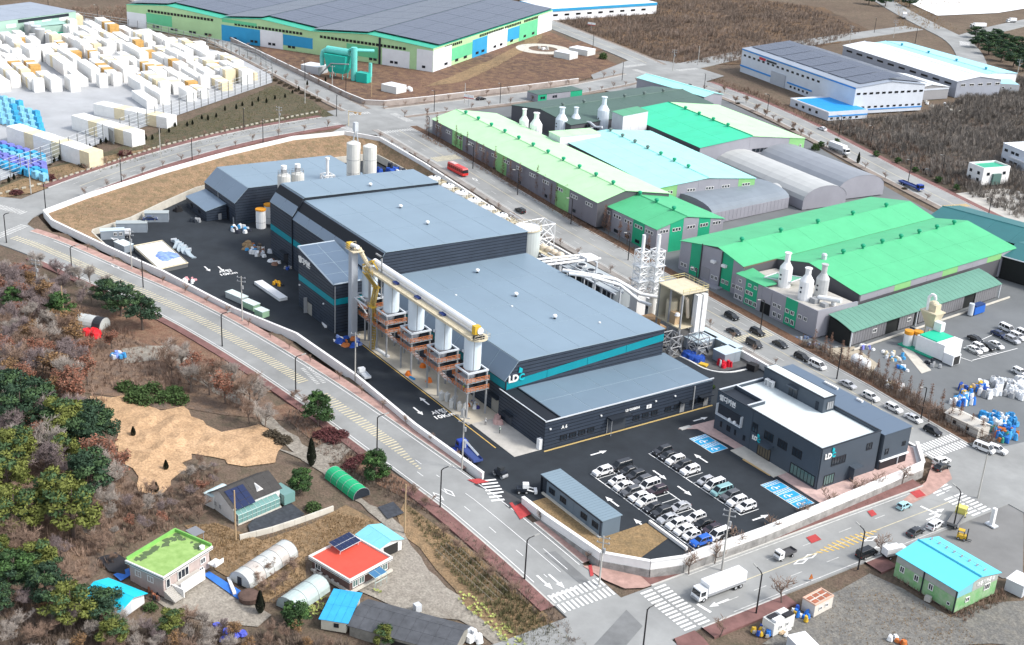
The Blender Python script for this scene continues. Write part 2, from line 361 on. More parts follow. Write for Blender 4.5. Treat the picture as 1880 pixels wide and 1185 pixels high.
# corner pavement at the front junction and red patches
patch('sidewalk',[(-166,136.6),(-160.5,137.7),(-156.5,139.6),(-155,143),(-154.7,147),(-157.2,146.4),(-164.5,139.9)],paver_m,.12,3)
patch('sidewalk',[(-140.2,138.2),(-137.5,137),(-130,137.9),(-130,141),(-137.6,143),(-140.2,143)],paver_d,.12,3)
patch('sidewalk',px((1740,858),(1748,880),(1715,905),(1690,918),(1665,930),(1650,925),(1700,885),(1712,850)),paver_m,.12,3)
patch('road',px((-60,355),(60,368),(92,388),(64,397),(50,412),(80,432),(40,452),(-60,430)),road_m,.018,4)
patch('road',px((600,205),(680,190),(760,205),(860,205),(775,240),(790,262),(740,285),(690,248),(600,248),(640,228)),road_m,.045,4)
patch('road',px((1085,138),(1170,105),(1260,118),(1330,140),(1270,158),(1150,175),(1100,165)),road_m,.05,4)
patch('road',px((1740,850),(1800,830),(1880,812),(1960,830),(1880,905),(1780,935),(1700,915),(1745,890)),road_m,.03,4)
def redpatch(*p): patch('red_paving',px(*p),M('bright red paving',(.42,.06,.06),.85,.15,1),.16,3)
redpatch((858,882),(880,880),(898,886),(875,890)); redpatch((935,925),(955,920),(975,945),(955,955))
redpatch((1080,1040),(1086,1038),(1090,1058),(1084,1060)); redpatch((1480,988),(1497,982),(1508,992),(1490,999)); redpatch((1592,940),(1602,937),(1610,946),(1600,950)); redpatch((1670,905),(1688,900),(1700,911),(1683,916))
# ---- paint on the roads
def along(rd,s0,s1,off,w,dz=.045,dash=None,m=white_p,mb=None,name='lane_marking'):
    pts,rw=ROADS[rd]; mine=mb is None; mb=mb or MB()
    key=1 if rd in ('bottom','back') else 0; seg=[p for p in pts if s0 <=p[key] <=s1]
    seg=densify(seg,1.0); acc=0
    run=[]
    for i,p in enumerate(seg):
        on=dash is None or (i % int(dash[0]+dash[1])) < dash[0]
        if on: run.append(p)
        if (not on or i==len(seg)-1) and len(run) > 1: ribbon(mb,run if len(run) < 8 else run[::3]+[run[-1]],off-w/2,off+w/2,dz); run=[]
        elif not on: run=[]
    if mine and mb.f: mb.build(name,m,kind='structure')
    return mb
mb=MB(); along('front',-386,-160,5.6,.18,mb=mb); along('front',-370,-160,-5.6,.18,mb=mb)
along('front',-216,-205,.3,.16,dash=(3,4),mb=mb); along('front',-198,-165,.9,.14,mb=mb); along('front',-215,-165,-2.4,.15,dash=(3,5),mb=mb); along('front',-172,-160,-.6,.15,mb=mb); along('front',-176,-160,2.6,.15,mb=mb)
mb.build('lane_marking',white_p,kind='structure')
mb=MB(); pts,w=ROADS['front']; seg=densify([p for p in pts if -394 < p[0] < -209],1.0)
L_,R_=offset(seg,1.6),offset(seg,-1.4)
for i in range(0,len(seg)-1):
    t=1 if seg[i][0] < -225 else max(.08,(-209-seg[i][0])/16); d=(seg[i+1][0]-seg[i][0],seg[i+1][1]-seg[i][1]); k=1.0/math.hypot(*d)*.42
    if -262 < seg[i][0] < -254: continue
    a,b=R_[i],L_[i]; b=(a[0]+(b[0]-a[0])*t,a[1]+(b[1]-a[1])*t)
    q=[a,(a[0]+d[0]*k,a[1]+d[1]*k),(b[0]+d[0]*k,b[1]+d[1]*k),b]
    mb.quad(*[(x,y,Z(x,y)+.05) for x,y in q])
mb.build('hatched_median',cream_p,kind='structure')
def zebra(cx,cy,ux,uy,n,L,w=.5,gap=.5,m=white_p,dz=.06,rows=1):       # stripes of length L along u, stepped across
    mb=MB(); l=math.hypot(ux,uy); ux,uy=ux/l,uy/l; nx,ny=-uy,ux
    for r in range(rows):
        for i in range(n):
            o=(i-(n-1)/2)*(w+gap); c=(cx+nx*o+ux*(r-(rows-1)/2)*(L+.6),cy+ny*o+uy*(r-(rows-1)/2)*(L+.6))
            q=[(c[0]-ux*L/2-nx*w/2,c[1]-uy*L/2-ny*w/2),(c[0]+ux*L/2-nx*w/2,c[1]+uy*L/2-ny*w/2),(c[0]+ux*L/2+nx*w/2,c[1]+uy*L/2+ny*w/2),(c[0]-ux*L/2+nx*w/2,c[1]-uy*L/2+ny*w/2)]
            mb.quad(*[(x,y,Z(x,y)+dz) for x,y in q])
    return mb.build('crosswalk',m,kind='structure')
zebra(-158.8,131,1,0,12,2.5,.5,.55,rows=2)
zebra(-147.5,144.5,0,1,13,2.8,.5,.55,rows=2)
zebra(-147.5,226.5,0,1,13,2.8,.5,.55,rows=2)
zebra(-165,242.6,1,0,13,2.6,.5,.55,rows=2)
zebra(-133.5,243,1,0,12,2.6,.5,.55,rows=1)
zebra(-196.5,135.5,.28,1,7,3.6,.6,.75)
for p,u in (((20,425),(40,412)),((18,385),(42,392))):
    a=T(*p); zebra(a[0],a[1],*( (.83,.55) if p[1] > 400 else (-.5,.86)),12,3.2,.5,.55,m=worn_p)
for p,u,nn in (((560,697),(.95,.3),8),((557,617),(0,0),0)):
    if nn: a=T(575,690); zebra(a[0],a[1],.05,1,11,1.0,.45,.5,m=worn_p,rows=2)
for p,u,n_,L_ in (((659,209),(1,0),9,3.2),((737,216),(0,1),13,3.4),((728,241),(1,0),13,3.2),((632,234),(-.1,1),13,3.2),((1165,121),(1,.1),13,3.6),((1180,133),(0,1),12,3.6),((1262,128),(1,0),12,3.2)):
    a=T(*p); zebra(a[0],a[1],*u,n_,L_,.55,.6,m=worn_p)
zebra(-507,684,1,.8,14,6,.6,.6); zebra(-232,244.5,1,0,13,4.0,.5,.55,m=cream_p); zebra(-408,250.8,1,0,12,5.5,.5,.45,m=cream_p); zebra(-288,401.5,1,-.2,12,3,.5,.5,m=yellow_p)
mb=MB()
for rd,s0,s1,offs in (('right',-450,-172,(6.4,-6.4)),('bottom',151,220,(6.6,-6.6)),('back',116,232,(6.4,-6.4)),('farw',-900,-486,(4.1,-4.1)),('back',268,412,(6.4,-6.4)),('farr',-470,-70,(6.1,-6.1)),('faru',-900,-522,(6.3,-6.3))):
    for o in offs: along(rd,s0,s1,o,.2,mb=mb,dz=.06)
for rd,s0,s1 in (('back',116,230),('right',-448,-175)): along(rd,s0,s1,-3.2,.16,dash=(4,6),mb=mb,dz=.06); along(rd,s0,s1,3.2,.16,dash=(4,6),mb=mb,dz=.06)
along('bottom',150,160,2.8,.16,mb=mb,dz=.06); along('bottom',161,215,3.2,.16,dash=(4,5),mb=mb,dz=.06); along('bottom',150,158,-3.4,.16,mb=mb,dz=.06); along('bottom',160,190,-3.4,.16,dash=(4,5),mb=mb,dz=.06)
mb.build('lane_marking',worn_p,kind='structure')
mb=MB(); along('bottom',150,224,.0,.2,mb=mb,dz=.062); along('right',-450,-172,.15,.2,mb=mb,dz=.062); along('back',118,228,0,.2,mb=mb,dz=.062); along('farr',-470,-70,0,.25,mb=mb,dz=.062); along('faru',-900,-525,0,.25,mb=mb,dz=.062)
mb.build('centre_line',cream_p,kind='structure')
mb=MB()      # yellow hatched island on the bottom road
for i in range(15):
    y=181+i*1.35; h=2.0*math.sin(math.pi*(i+.5)/15)
    mb.quad(*[(x,yy,Z(x,yy)+.066) for x,yy in ((-147.3-h*.75,y),(-147.3-h*.75,y+.45),(-147.3+h*.75,y+1.2),(-147.3+h*.75,y+.75))][::-1])
mb.build('hatched_median',yellow_p,kind='structure')
def diamond(x,y,dx,dy,L=4.2,w=1.5,t=.28,m=white_p,z=None):
    l=math.hypot(dx,dy); dx,dy=dx/l,dy/l; mb=MB(); o=[(-L/2,0),(0,w/2),(L/2,0),(0,-w/2)]; i_=[(a*.66,b*.6) for a,b in o]
    W_=lambda p: (x+dx*p[0]-dy*p[1],y+dy*p[0]+dx*p[1])
    for k in range(4):
        q=[W_(o[k]),W_(o[(k+1) % 4]),W_(i_[(k+1) % 4]),W_(i_[k])][::-1]
        mb.quad(*[(a,b,(Z(a,b) if z is None else z)+.06) for a,b in q])
    mb.build('diamond_marking',m,kind='structure')
def arrow(x,y,dx,dy,L=5,z=None,m=white_p,w=.22,hw=.7):
    l=math.hypot(dx,dy); dx,dy=dx/l,dy/l; mb=MB(); W_=lambda p: (x+dx*p[0]-dy*p[1],y+dy*p[0]+dx*p[1])
    for q in ([(-L/2,-w),(L*.12,-w),(L*.12,w),(-L/2,w)],[(L*.12,-hw),(L/2,0),(L*.12,hw)]):
        mb.quad(*[(*W_(p),(Z(*W_(p)) if z is None else z)+.06) for p in q])
    mb.build('arrow_marking',m,kind='structure')
for p,d in (((825,905),(1,.1)),((805,912),(1,.1)),((212,440),(1,.5)),((212,490),(1,.35))): diamond(*T(*p),*d)
for p in ((1487,1022),(1470,1032),(1598,990),(1617,1003)): diamond(*T(*p),.02,1)
for p,d in (((1000,1070),(1,.05)),((1022,1068),(1,.05)),((1320,1108),(0,-1)),((1720,940),(0,1)),((1715,950),(0,1))): arrow(*T(*p),*d,L=5)
diamond(*T(872,330),1,-.02);
patch('asphalt_patch',[(-172.5,134.6),(-160,135.0),(-160,132.8),(-173,132.2)],road_d,.035,4)
patch('asphalt_patch',px((1090,1185),(1150,1120),(1180,1150),(1150,1185)),road_d,.04,5)
# stop lines
for a,b in (((1010,1097),(1058,1080)),((1690,930),(1722,945)),((1280,1110),(1305,1125))):
    A,B=T(*a),T(*b); d=(B[0]-A[0],B[1]-A[1]); l=math.hypot(*d); nx,ny=-d[1]/l*.3,d[0]/l*.3
    mb=MB(); mb.quad(*[(x,y,Z(x,y)+.066) for x,y in ((A[0]-nx,A[1]-ny),(B[0]-nx,B[1]-ny),(B[0]+nx,B[1]+ny),(A[0]+nx,A[1]+ny))]); mb.build('stop_line',white_p,kind='structure')
# ================================================================== the plant's own ground
zero=lambda x,y: 0.0
patch('plant_yard',SITE,asph_new,0.0,12,zf=zero)
# gateway apron from yard to road
mb=MB(); ap=[(-201,136.5),(-189.5,138.4),(-189,134.6),(-200.5,133.0)]; mb.quad(*[(x,y,.03 if k < 2 else Z(x,y)+.03) for k,(x,y) in enumerate(ap)][::-1]); mb.build('gateway_apron',M('apron asphalt',(.06,.062,.066),.9,.2,.3),kind='structure')
# embankment between the boundary wall and the inner retaining wall
outer=[(-369,108.9),(-397,100.1),(-406.3,100.4),(-415.7,116.3),(-430.7,147.3),(-442.7,177.2),(-452.6,208),(-451.7,229.6),(-437.8,238),(-402,237.1),(-365,235.1),(-345,234.2)]
inner=[(-367.5,110.2),(-388.5,109.6),(-390.5,110.5),(-396.5,124.5),(-418.3,155),(-428.3,185),(-434.3,213),(-434.3,232),(-431,234),(-398,234),(-362,233.6),(-345,233.2)]
rt=lambda x,y: max(.25,min(2.4,Z(x,y)*.62))
mb=MB(); N_=9
for k in range(len(outer)-1):
    for s in range(N_):
        for t_ in range(4):
            def pt(a,b):
                ox,oy=outer[k][0]+(outer[k+1][0]-outer[k][0])*a,outer[k][1]+(outer[k+1][1]-outer[k][1])*a
                ix,iy=inner[k][0]+(inner[k+1][0]-inner[k][0])*a,inner[k][1]+(inner[k+1][1]-inner[k][1])*a
                zo,zi=Z(ox,oy)+.1,rt(ix,iy)
                return (ox+(ix-ox)*b,oy+(iy-oy)*b,zo+(zi-zo)*b+.35*math.sin(ox*.9+oy*.7+b*4)*b*(1-b))
            mb.quad(pt(s/N_,t_/4),pt(s/N_,(t_+1)/4),pt((s+1)/N_,(t_+1)/4),pt((s+1)/N_,t_/4))
mb.build('embankment',ground('bare bank',[(.36,.24,.145),(.28,.19,.12),(.19,.15,.085)],.05,.4,.7),kind='structure')
def wallrun(root,pts,th,h0,h1,m,name,cop=None,seg=7.5):
    for a,b in zip(pts,pts[1:]):
        L=math.dist(a,b); k=max(1,round(L/seg)); ux,uy=(b[0]-a[0])/L,(b[1]-a[1])/L; nx,ny=-uy*th/2,ux*th/2
        for i in range(k):
            s0,s1=L*i/k+.02,L*(i+1)/k-.02
            p,q=(a[0]+ux*s0,a[1]+uy*s0),(a[0]+ux*s1,a[1]+uy*s1)
            c4=[(p[0]-nx,p[1]-ny),(q[0]-nx,q[1]-ny),(q[0]+nx,q[1]+ny),(p[0]+nx,p[1]+ny)]
            mb=MB().hexa([(x,y,h0(x,y)) for x,y in c4],[(x,y,h1(x,y)) for x,y in c4]); mb.build(name,m,root)
            if cop:
                o=cop; c4=[(p[0]-nx*o,p[1]-ny*o),(q[0]-nx*o,q[1]-ny*o),(q[0]+nx*o,q[1]+ny*o),(p[0]+nx*o,p[1]+ny*o)]
                MB().hexa([(x,y,h1(x,y)+.003) for x,y in c4],[(x,y,h1(x,y)+.12) for x,y in c4]).build('coping',wall_w,root)
w1=thing('boundary_wall','long low white wall round the back and sides of the dark plant','wall')
wallrun(w1,WALLP,.5,lambda x,y: Z(x,y)-.9,lambda x,y: Z(x,y)+1.5,wall_w,'wall_panel',1.4)
w2=thing('boundary_wall','white parapet wall on a grey stone base round the car park corner','wall')
wallrun(w2,WALLB,.5,lambda x,y: -.45,lambda x,y: 1.35,wall_w,'wall_panel',1.7)
wallrun(w2,[(x+(.0 if i else 0),y) for i,(x,y) in enumerate(offset(WALLB,-.12))],.62,lambda x,y: Z(x,y)-.6,lambda x,y: -.46,stone_m,'stone_base',None,5)
w3=thing('retaining_wall','cream concrete retaining wall below the bare earth bank at the back of the yard','wall')
wallrun(w3,inner,.4,lambda x,y: -.3,lambda x,y: rt(x,y)+.15,conc_l,'wall_panel',None,6)
mb=MB()
for a,b in zip(WALLB,WALLB[1:]):       # white strip inside the parapet
    pass
q=offset(WALLB,.3); r=offset(WALLB,2.0)
for i in range(len(q)-1): mb.quad((*q[i],.02),(*q[i+1],.02),(*r[i+1],.02),(*r[i],.02))
mb.build('wall_footing_strip',wall_w,kind='structure')
# strips and pads
def flat(name,poly,m,z0,z1=None):
    mb=MB(); P=poly if sum((a[0]*b[1]-b[0]*a[1]) for a,b in zip(poly,poly[1:]+poly[:1])) > 0 else poly[::-1]
    if z1 is None: mb.quad(*[(x,y,z0) for x,y in P])
    else: mb.prism(P,z0,z1)
    return mb.build(name,m,kind='structure')
flat('silo_pad',[(-284.5,146.6),(-224.6,146.6),(-224.6,155.7),(-284.5,155.7)],M('beige slab',(.52,.47,.38),.9,.1,.3),-.02,.1)
flat('yard_edge_line',[(-284.5,146.0),(-212,146.0),(-212,146.25),(-284.5,146.25)],yellow_p,.012)
flat('kerb',[(-205.2,154.8),(-205.2,205.5),(-205.5,205.5),(-205.5,154.8)],M('yellow kerb',(.55,.40,.16),.9),-.02,.14)
flat('loading_slab',[(-225,147.5),(-206.5,147.5),(-206.5,155.2),(-225,155.2)],conc,-.02,.06)
flat('side_slab',[(-345,206.5),(-232,206.5),(-232,221),(-345,221)],M('stained slab',(.20,.19,.175),.9,.25,.3),-.02,.05)
flat('drain_strip',[(-352,233.0),(-345,206.5),(-345.5,206.5),(-408,233.4)],conc_l,.02)
flat('round_tank_pad',[(-408,230.3),(-350,230.3),(-350,233.0),(-408,233.2)],conc_l,-.02,.14)
# office plinth and pink walk
pinkp=M('pale pink pavers',(.56,.40,.36),.9,.15,.8)
flat('office_walk',[(-199.5,189.5),(-197.5,193.6),(-188,194.8),(-157.8,194.2),(-158.2,203),(-159.8,227),(-166,233),(-176,231.5),(-176,227),(-198,227)],pinkp,-.02,.12)
flat('entrance_slab',[(-185.5,193.2),(-171.5,193.2),(-171.5,197.4),(-185.5,197.4)],conc_l,.0,.17)
flat('tactile_strip',[(-181,192.7),(-172.5,192.9),(-172.5,194.0),(-181,193.9)],M('ochre paving',(.55,.38,.18),.9),.0,.16)
flat('office_walk_edge',[(-198.6,189.9),(-199.8,189.9),(-199.8,193.0),(-198.6,193.3)],kerb_m,-.02,.15)
flat('curved_yard',[G(1222,640),G(1250,655),G(1285,675),G(1330,682),G(1400,665),G(1420,640),G(1330,600),G(1250,600)],M('worn yard asphalt',(.10,.10,.10),.9,.25,.3),.012)
kp=smooth([G(1225,645),G(1265,662),G(1295,680),G(1335,686),G(1375,678),G(1405,668)],2)
ribbon(MB(),kp,-.25,.25,.18,skirt=.3,zf=zero).build('kerb',M('white kerb',(.7,.7,.68),.8),kind='structure')
flat('guard_lawn',[(-188.5,139.5),(-166,140.6),(-160.5,146),(-163.5,155.8),(-170.2,155.8),(-170.2,144.3),(-188.5,144.3)],ground('brown lawn',[(.34,.23,.12),(.28,.195,.10),(.22,.16,.09)],.1,.6,.4),.03,.1)
flat('lawn_wall',[(-170,156.2),(-158.3,156.2),(-158.3,156.7),(-170,156.7)],wall_w,-.02,.7)
# bay lines
def lines(L,name,m,z=.02):
    mb=MB()
    for (x0,y0,x1,y1) in L: mb.quad((x0,y0,z),(x1,y0,z),(x1,y1,z),(x0,y1,z))
    return mb.build(name,m,kind='structure')
BAYL,BAYR=34.6/14,30.3/12
lines([(-192.2,157.9,-157.6,158.15),(-192.2,162.95,-157.6,163.2),(-192.2,168.0,-157.6,168.25)]+[(-192.2+i*BAYL-.08,157.9,-192.2+i*BAYL+.08,168.2) for i in range(15)],'parking_bay_lines',white_p)
lines([(-193.4,175.4,-163.1,175.65)]+[(-193.4+i*BAYR-.08,175.4,-193.4+i*BAYR+.08,180.6) for i in range(13)],'parking_bay_lines',white_p)
cyanp=M('blue bay paint',(.03,.34,.62),.75,.1,.8)
def bays(x0,n,y0,y1,w):
    mb=MB(); mb.box
    for i in range(n):
        a=x0+i*w; mb.quad((a,y0,.024),(a+w-.12,y0,.024),(a+w-.12,y1,.024),(a,y1,.024),m=0)
        mb.quad((a+.1,y0+.1,.032),(a+w*.32,y0+.1,.032),(a+w*.32,y1-.1,.032),(a+.1,y1-.1,.032),m=1)
        for k in range(6): yy=y0+.3+k*.75; mb.quad((a+.15,yy,.037),(a+w*.3,yy+.35,.037),(a+w*.3,yy+.6,.037),(a+.15,yy+.25,.037),m=0)
        mb.quad((a+w*.36,y0+.15,.032),(a+w-.22,y0+.15,.032),(a+w-.22,y1-.15,.032),(a+w*.36,y1-.15,.032),m=1)
        cx,cy=a+w*.66,y0+1.7        # wheelchair sign: wheel ring, body stroke, head
        for k in range(10):
            t0,t1=k*.52+.4,k*.52+.92
            mb.quad(*[(cx+r*math.cos(t),cy+r*math.sin(t),.037) for r,t in ((.45,t0),(.68,t0),(.68,t1),(.45,t1))],m=0)
        mb.quad((cx-.12,cy+.2,.0375),(cx+.12,cy+.2,.0375),(cx+.12,cy+1.2,.0375),(cx-.12,cy+1.2,.0375),m=0)
        mb.quad((cx-.1,cy+.5,.038),(cx+.7,cy+.5,.038),(cx+.7,cy+.72,.038),(cx-.1,cy+.72,.038),m=0)
        mb.cyl(cx,cy+1.5,.036,.039,.2,n=8,m=0)
    mb.build('accessible_bays',[white_p,cyanp],kind='structure')
bays(-194.6,2,188.6,193.6,4.05); bays(-170.5,3,188.2,193.2,3.85)
for x,y,d in ((-184.5,171.3,(1,0)),(-176.5,171.6,(1,0)),(-180.5,154.9,(-1,0)),(-170.5,154.6,(-1,0)),(-186,184.6,(-1,0)),(-160.3,178.5,(0,1)),(-199,165.5,(0,1)),(-201,197.8,(0,1)),(-346.8,131,(1,0)),(-281,141,(-1,0)),(-345,134.6,(1,0)),(-240,143.8,(-1,0)),(-236,139.8,(1,0)),(-186.5,140.8,(.3,1))): arrow(x,y,*d,L=4.6,z=0.0)
def text(s,size,m,name='painted_words',parent=None,loc=(0,0,0),rot=(0,0,0),ext=.0,bold=.0,spacing=1.0):
    c=bpy.data.curves.new(name,'FONT'); c.body=s; c.size=size; c.extrude=ext; c.offset=bold; c.align_x='CENTER'; c.align_y='CENTER'; c.resolution_u=3; c.space_character=spacing
    o=bpy.data.objects.new(name,c); COL.objects.link(o); c.materials.append(m); o.location=loc; o.rotation_euler=rot
    bpy.context.view_layer.update(); dg=bpy.context.evaluated_depsgraph_get(); me=bpy.data.meshes.new_from_object(o.evaluated_get(dg)); me.name=name
    bpy.data.objects.remove(o); bpy.data.curves.remove(c); o=bpy.data.objects.new(name,me); COL.objects.link(o); o.location=loc; o.rotation_euler=rot
    if parent: o.parent=parent
    return o
for x,y in ((-232.2,144.0),(-341.5,135.0)):
    o=text('서행\n10Km',2.3,white_p,loc=(x,y,.05),rot=(0,0,rad(90)),bold=.06); o['kind']='structure'
# rectangular container slab with blue sheet in the west yard, on the paving
# ================================================================== BUILDINGS: helpers
glass=M('dark window glass',(.02,.028,.038),.12,spec=.5)
glass_g=M('greenish glass',(.10,.17,.16),.15,spec=.5)
frame_w=M('white window frame',(.72,.72,.70),.6)
frame_d=M('black window frame',(.018,.02,.025),.5)
navy=M('dark navy cladding',(.034,.046,.067),.5,.12,.25,spec=.35); navy_j=M('cladding joint',(.008,.011,.017),.7); seam=M('pale roof seam',(.36,.45,.50),.5)
teal=M('teal cladding',(.004,.235,.29),.5,.06,.4)
roofb=M('blue grey metal roof',(.20,.275,.34),.42,.06,.05,spec=.4)
roofb2=M('slate metal roof',(.145,.20,.265),.42,.06,.05,spec=.4)
trim_d=M('dark trim',(.02,.026,.036),.5)
silver=M('pale metal',(.56,.59,.62),.4,.06,.5,metal=.0)
steel=M('galvanised steel',(.30,.31,.32),.55,.1,.6)
white_m=M('white painted metal',(.78,.79,.79),.5,.05,.4)
yellow_m=M('yellow painted metal',(.62,.40,.04),.5)
orange_m=M('orange railing',(.50,.155,.04),.6)
cream_m=M('cream painted metal',(.60,.53,.38),.6,.08,.5)
WM={}
def window(parent,P,rz,w,h,fr,gl=None,mull=1,d=.12,name='window'):     # centre bottom P on the wall plane, facing local -y
    key=(round(w,2),round(h,2),fr.name,(gl or glass).name,mull)
    if key not in WM:
        t=min(.14,w*.12); mb=MB()
        mb.box(-w/2,-d,0,w/2,.02,t).box(-w/2,-d,h-t,w/2,.02,h).box(-w/2,-d,t+.002,-w/2+t,.02,h-t-.002).box(w/2-t,-d,t+.002,w/2,.02,h-t-.002)
        for i in range(1,mull+1):
            x=-w/2+w*i/(mull+1); mb.box(x-.05,-d+.02,t+.002,x+.05,.02,h-t-.002)
        g=MB(); g.quad((-w/2+t*.7,-.04,t*.7),(w/2-t*.7,-.04,t*.7),(w/2-t*.7,-.04,h-t*.7),(-w/2+t*.7,-.04,h-t*.7))
        WM[key]=(mb.mesh(name,fr),g.mesh('pane',gl or glass))
    f,g=WM[key]; o=link(name,f,parent,P,rz); link('pane',g,o); return o
RZ4={'S': 0.0,'E': math.pi/2,'N': math.pi,'W': -math.pi/2}
class Bld:
    """root at the south-west base corner; local x along +X, y along +Y."""
    def __init__(s,name,label,cat,x0,y0,x1,y1,z=0.0,rz=0.0,group=None):
        s.L,s.W=x1-x0,y1-y0; s.th={}; s.o=thing(name,label,cat,(x0,y0,z),rz,group)
    def side(s,k,u,z,out=0.0):
        if k=='S': return (u,-out,z)
        if k=='E': return (s.L+out,u,z)
        if k=='N': return (s.L-u,s.W+out,z)
        return (-out,s.W-u,z)
    def slen(s,k): return s.L if k in 'SN' else s.W
    def core(s,sec,axis,mats,inset=0.0,name='wall'):      # sec: closed outline (t,z); axis 'x' = extruded along x
        mb=MB()
        if axis=='x': a=[(inset,t,z) for t,z in sec]; b=[(s.L-inset,t,z) for t,z in sec]
        else: a=[(t,s.W-inset,z) for t,z in sec]; b=[(t,inset,z) for t,z in sec]
        n=len(sec); mb.quad(*a[::-1]); mb.quad(*b)
        for i in range(n):
            j=(i+1) % n; mb.quad(a[i],a[j],b[j],b[i])
        return mb.build(name,mats,s.o)
    def clad(s,k,poly,cuts,ax,mf,th=.07,gap=None,name='wall_panel'):    # panels proud of the wall, split at cuts along u (0) or z (1)
        s.th[k]=max(th,s.th.get(k,0)); gap=gap if gap is not None else (.17 if ax else .05)
        for a,b in zip(cuts,cuts[1:]):
            pl=clip(poly,ax,a+gap/2,b-gap/2)
            if len(pl) < 3: continue
            area=sum(pl[i][0]*pl[(i+1) % len(pl)][1]-pl[(i+1) % len(pl)][0]*pl[i][1] for i in range(len(pl)))
            if abs(area) < .1: continue
            if area < 0: pl=pl[::-1]
            mb=MB(); A=[s.side(k,u,z,0.004) for u,z in pl]; B=[s.side(k,u,z,th) for u,z in pl]; n=len(pl)
            mb.quad(*B)
            for i in range(n): j=(i+1) % n; mb.quad(A[i],A[j],B[j],B[i])
            mb.build(name,mf((a+b)/2),s.o)
    def win(s,k,u,z,w,h,fr=None,gl=None,mull=1,out=.0,name='window'):
        if out >=0: out=max(out,s.th.get(k,0))
        return window(s.o,s.side(k,u,z,out),RZ4[k],w,h,fr or frame_w,gl,mull,name=name)
    def lbox(s,k,u0,u1,z0,z1,d0,d1,m,name):       # box on a wall, from depth d0 to d1 outwards
        p,q=s.side(k,u0,z0,d0),s.side(k,u1,z1,d1)
        mb=MB().box(min(p[0],q[0]),min(p[1],q[1]),z0,max(p[0],q[0]),max(p[1],q[1]),z1); return mb.build(name,m,s.o)
def roof_grid(parent,P,U,V,nu,nv,m,th=.12,gap=.1,name='roof_panel',matf=None):
    P,U,V=Vector(P),Vector(U),Vector(V); n=U.cross(V).normalized()
    if n.z < 0: n=-n
    if m.name in ('blue grey metal roof','slate metal roof','annex metal roof','steel blue roof'):
        q=[P+n*.07,P+U+n*.07,P+U+V+n*.07,P+V+n*.07]; MB().hexa([p-n*.06 for p in q],q).build('roof_seam',seam,parent); gap=.16
    u,v=U/nu,V/nv; eu,ev=U.normalized()*gap/2,V.normalized()*gap/2
    q=[eu+ev,u-eu+ev,u-eu+v-ev,eu+v-ev]
    if U.cross(V).z < 0: q=q[::-1]
    me=MB().hexa([p+n*.01 for p in q],[p+n*th for p in q]).mesh(name,m)
    for i in range(nu):
        for j in range(nv):
            mm=me
            if matf and matf(i,j) is not None:
                mm=me.copy(); mm.materials[0]=matf(i,j)
            link(name,mm,parent,P+u*i+v*j)
def vent(parent,P,s=1.0,m=None):
    key='vent%s%.1f' % ((m or white_m).name,s)
    if key not in WM:
        a=MB().cyl(0,0,0,.7*s,.32*s,n=10).mesh('vent_stub',trim_d if m is None else m); b=MB().cyl(0,0,.55*s,.95*s,.55*s,.6*s,12).dome(0,0,.95*s,.6*s,.3*s,12,2).mesh('vent_cap',m or white_m)
        WM[key]=(a,b)
    o=link('roof_vent',WM[key][0],parent,P); link('vent_cap',WM[key][1],o); return o
def railing(mb,pts,h=1.1,n=2,r=.035,m=0,step=2.0):
    for a,b in zip(pts,pts[1:]):
        a,b=Vector(a),Vector(b); d=(b-a).length; k=max(1,round(d/step))
        for i in range(k+1): p=a+(b-a)*i/k; mb.tube(p,p+Vector((0,0,h)),r,n=4,m=m)
        for j in range(1,n+1): o=Vector((0,0,h*j/n)); mb.tube(a+o,b+o,r,n=4,m=m)
    return mb
def seq(a,b,step): n=max(1,round((b-a)/step)); return [a+(b-a)*i/n for i in range(n+1)]
def nv(z0=7.5,z1=9.6): return lambda c: teal if z0 < c < z1 else navy
def logo(parent,P,rz,s):        # LD in white, C in teal, a leaf above
    lo=thing('sign',None,None,P,rz); lo.parent=parent; lo.name='company_sign'
    text('LD',s,white_p,'sign_letters',lo,(-s*.42,-.14,s*.45),(rad(90),0,0),.1,s*.035,.95)
    text('C',s*.95,M('teal sign',(.01,.42,.48),.5),'sign_letter',lo,(s*.55,-.14,s*.42),(rad(90),0,0),.1,s*.03)
    mb=MB(); q=[(s*.15,s*1.0),(s*.55,s*.95),(s*.6,s*1.35),(s*.22,s*1.6)]
    mb.hexa([(x,-.05,z) for x,z in q][::-1],[(x,-.25,z) for x,z in q][::-1]); mb.build('sign_leaf',MATS['teal sign'],lo)
def words(parent,P,rz,s,txt='엘디카본'):
    o=text(txt,s,white_p,'sign_letters',parent,P,(rad(90),0,rz),.1,s*.03); return o
def door(b,k,u,w,h,m=None,z=0.0,fr=None):
    f=b.lbox(k,u-w/2-.12,u+w/2+.12,z+.02,z+h+.12,.0,.09,fr or frame_d,'door_frame'); b.lbox(k,u-w/2,u+w/2,z+.05,z+h,.085,.13,m or steel,'door')
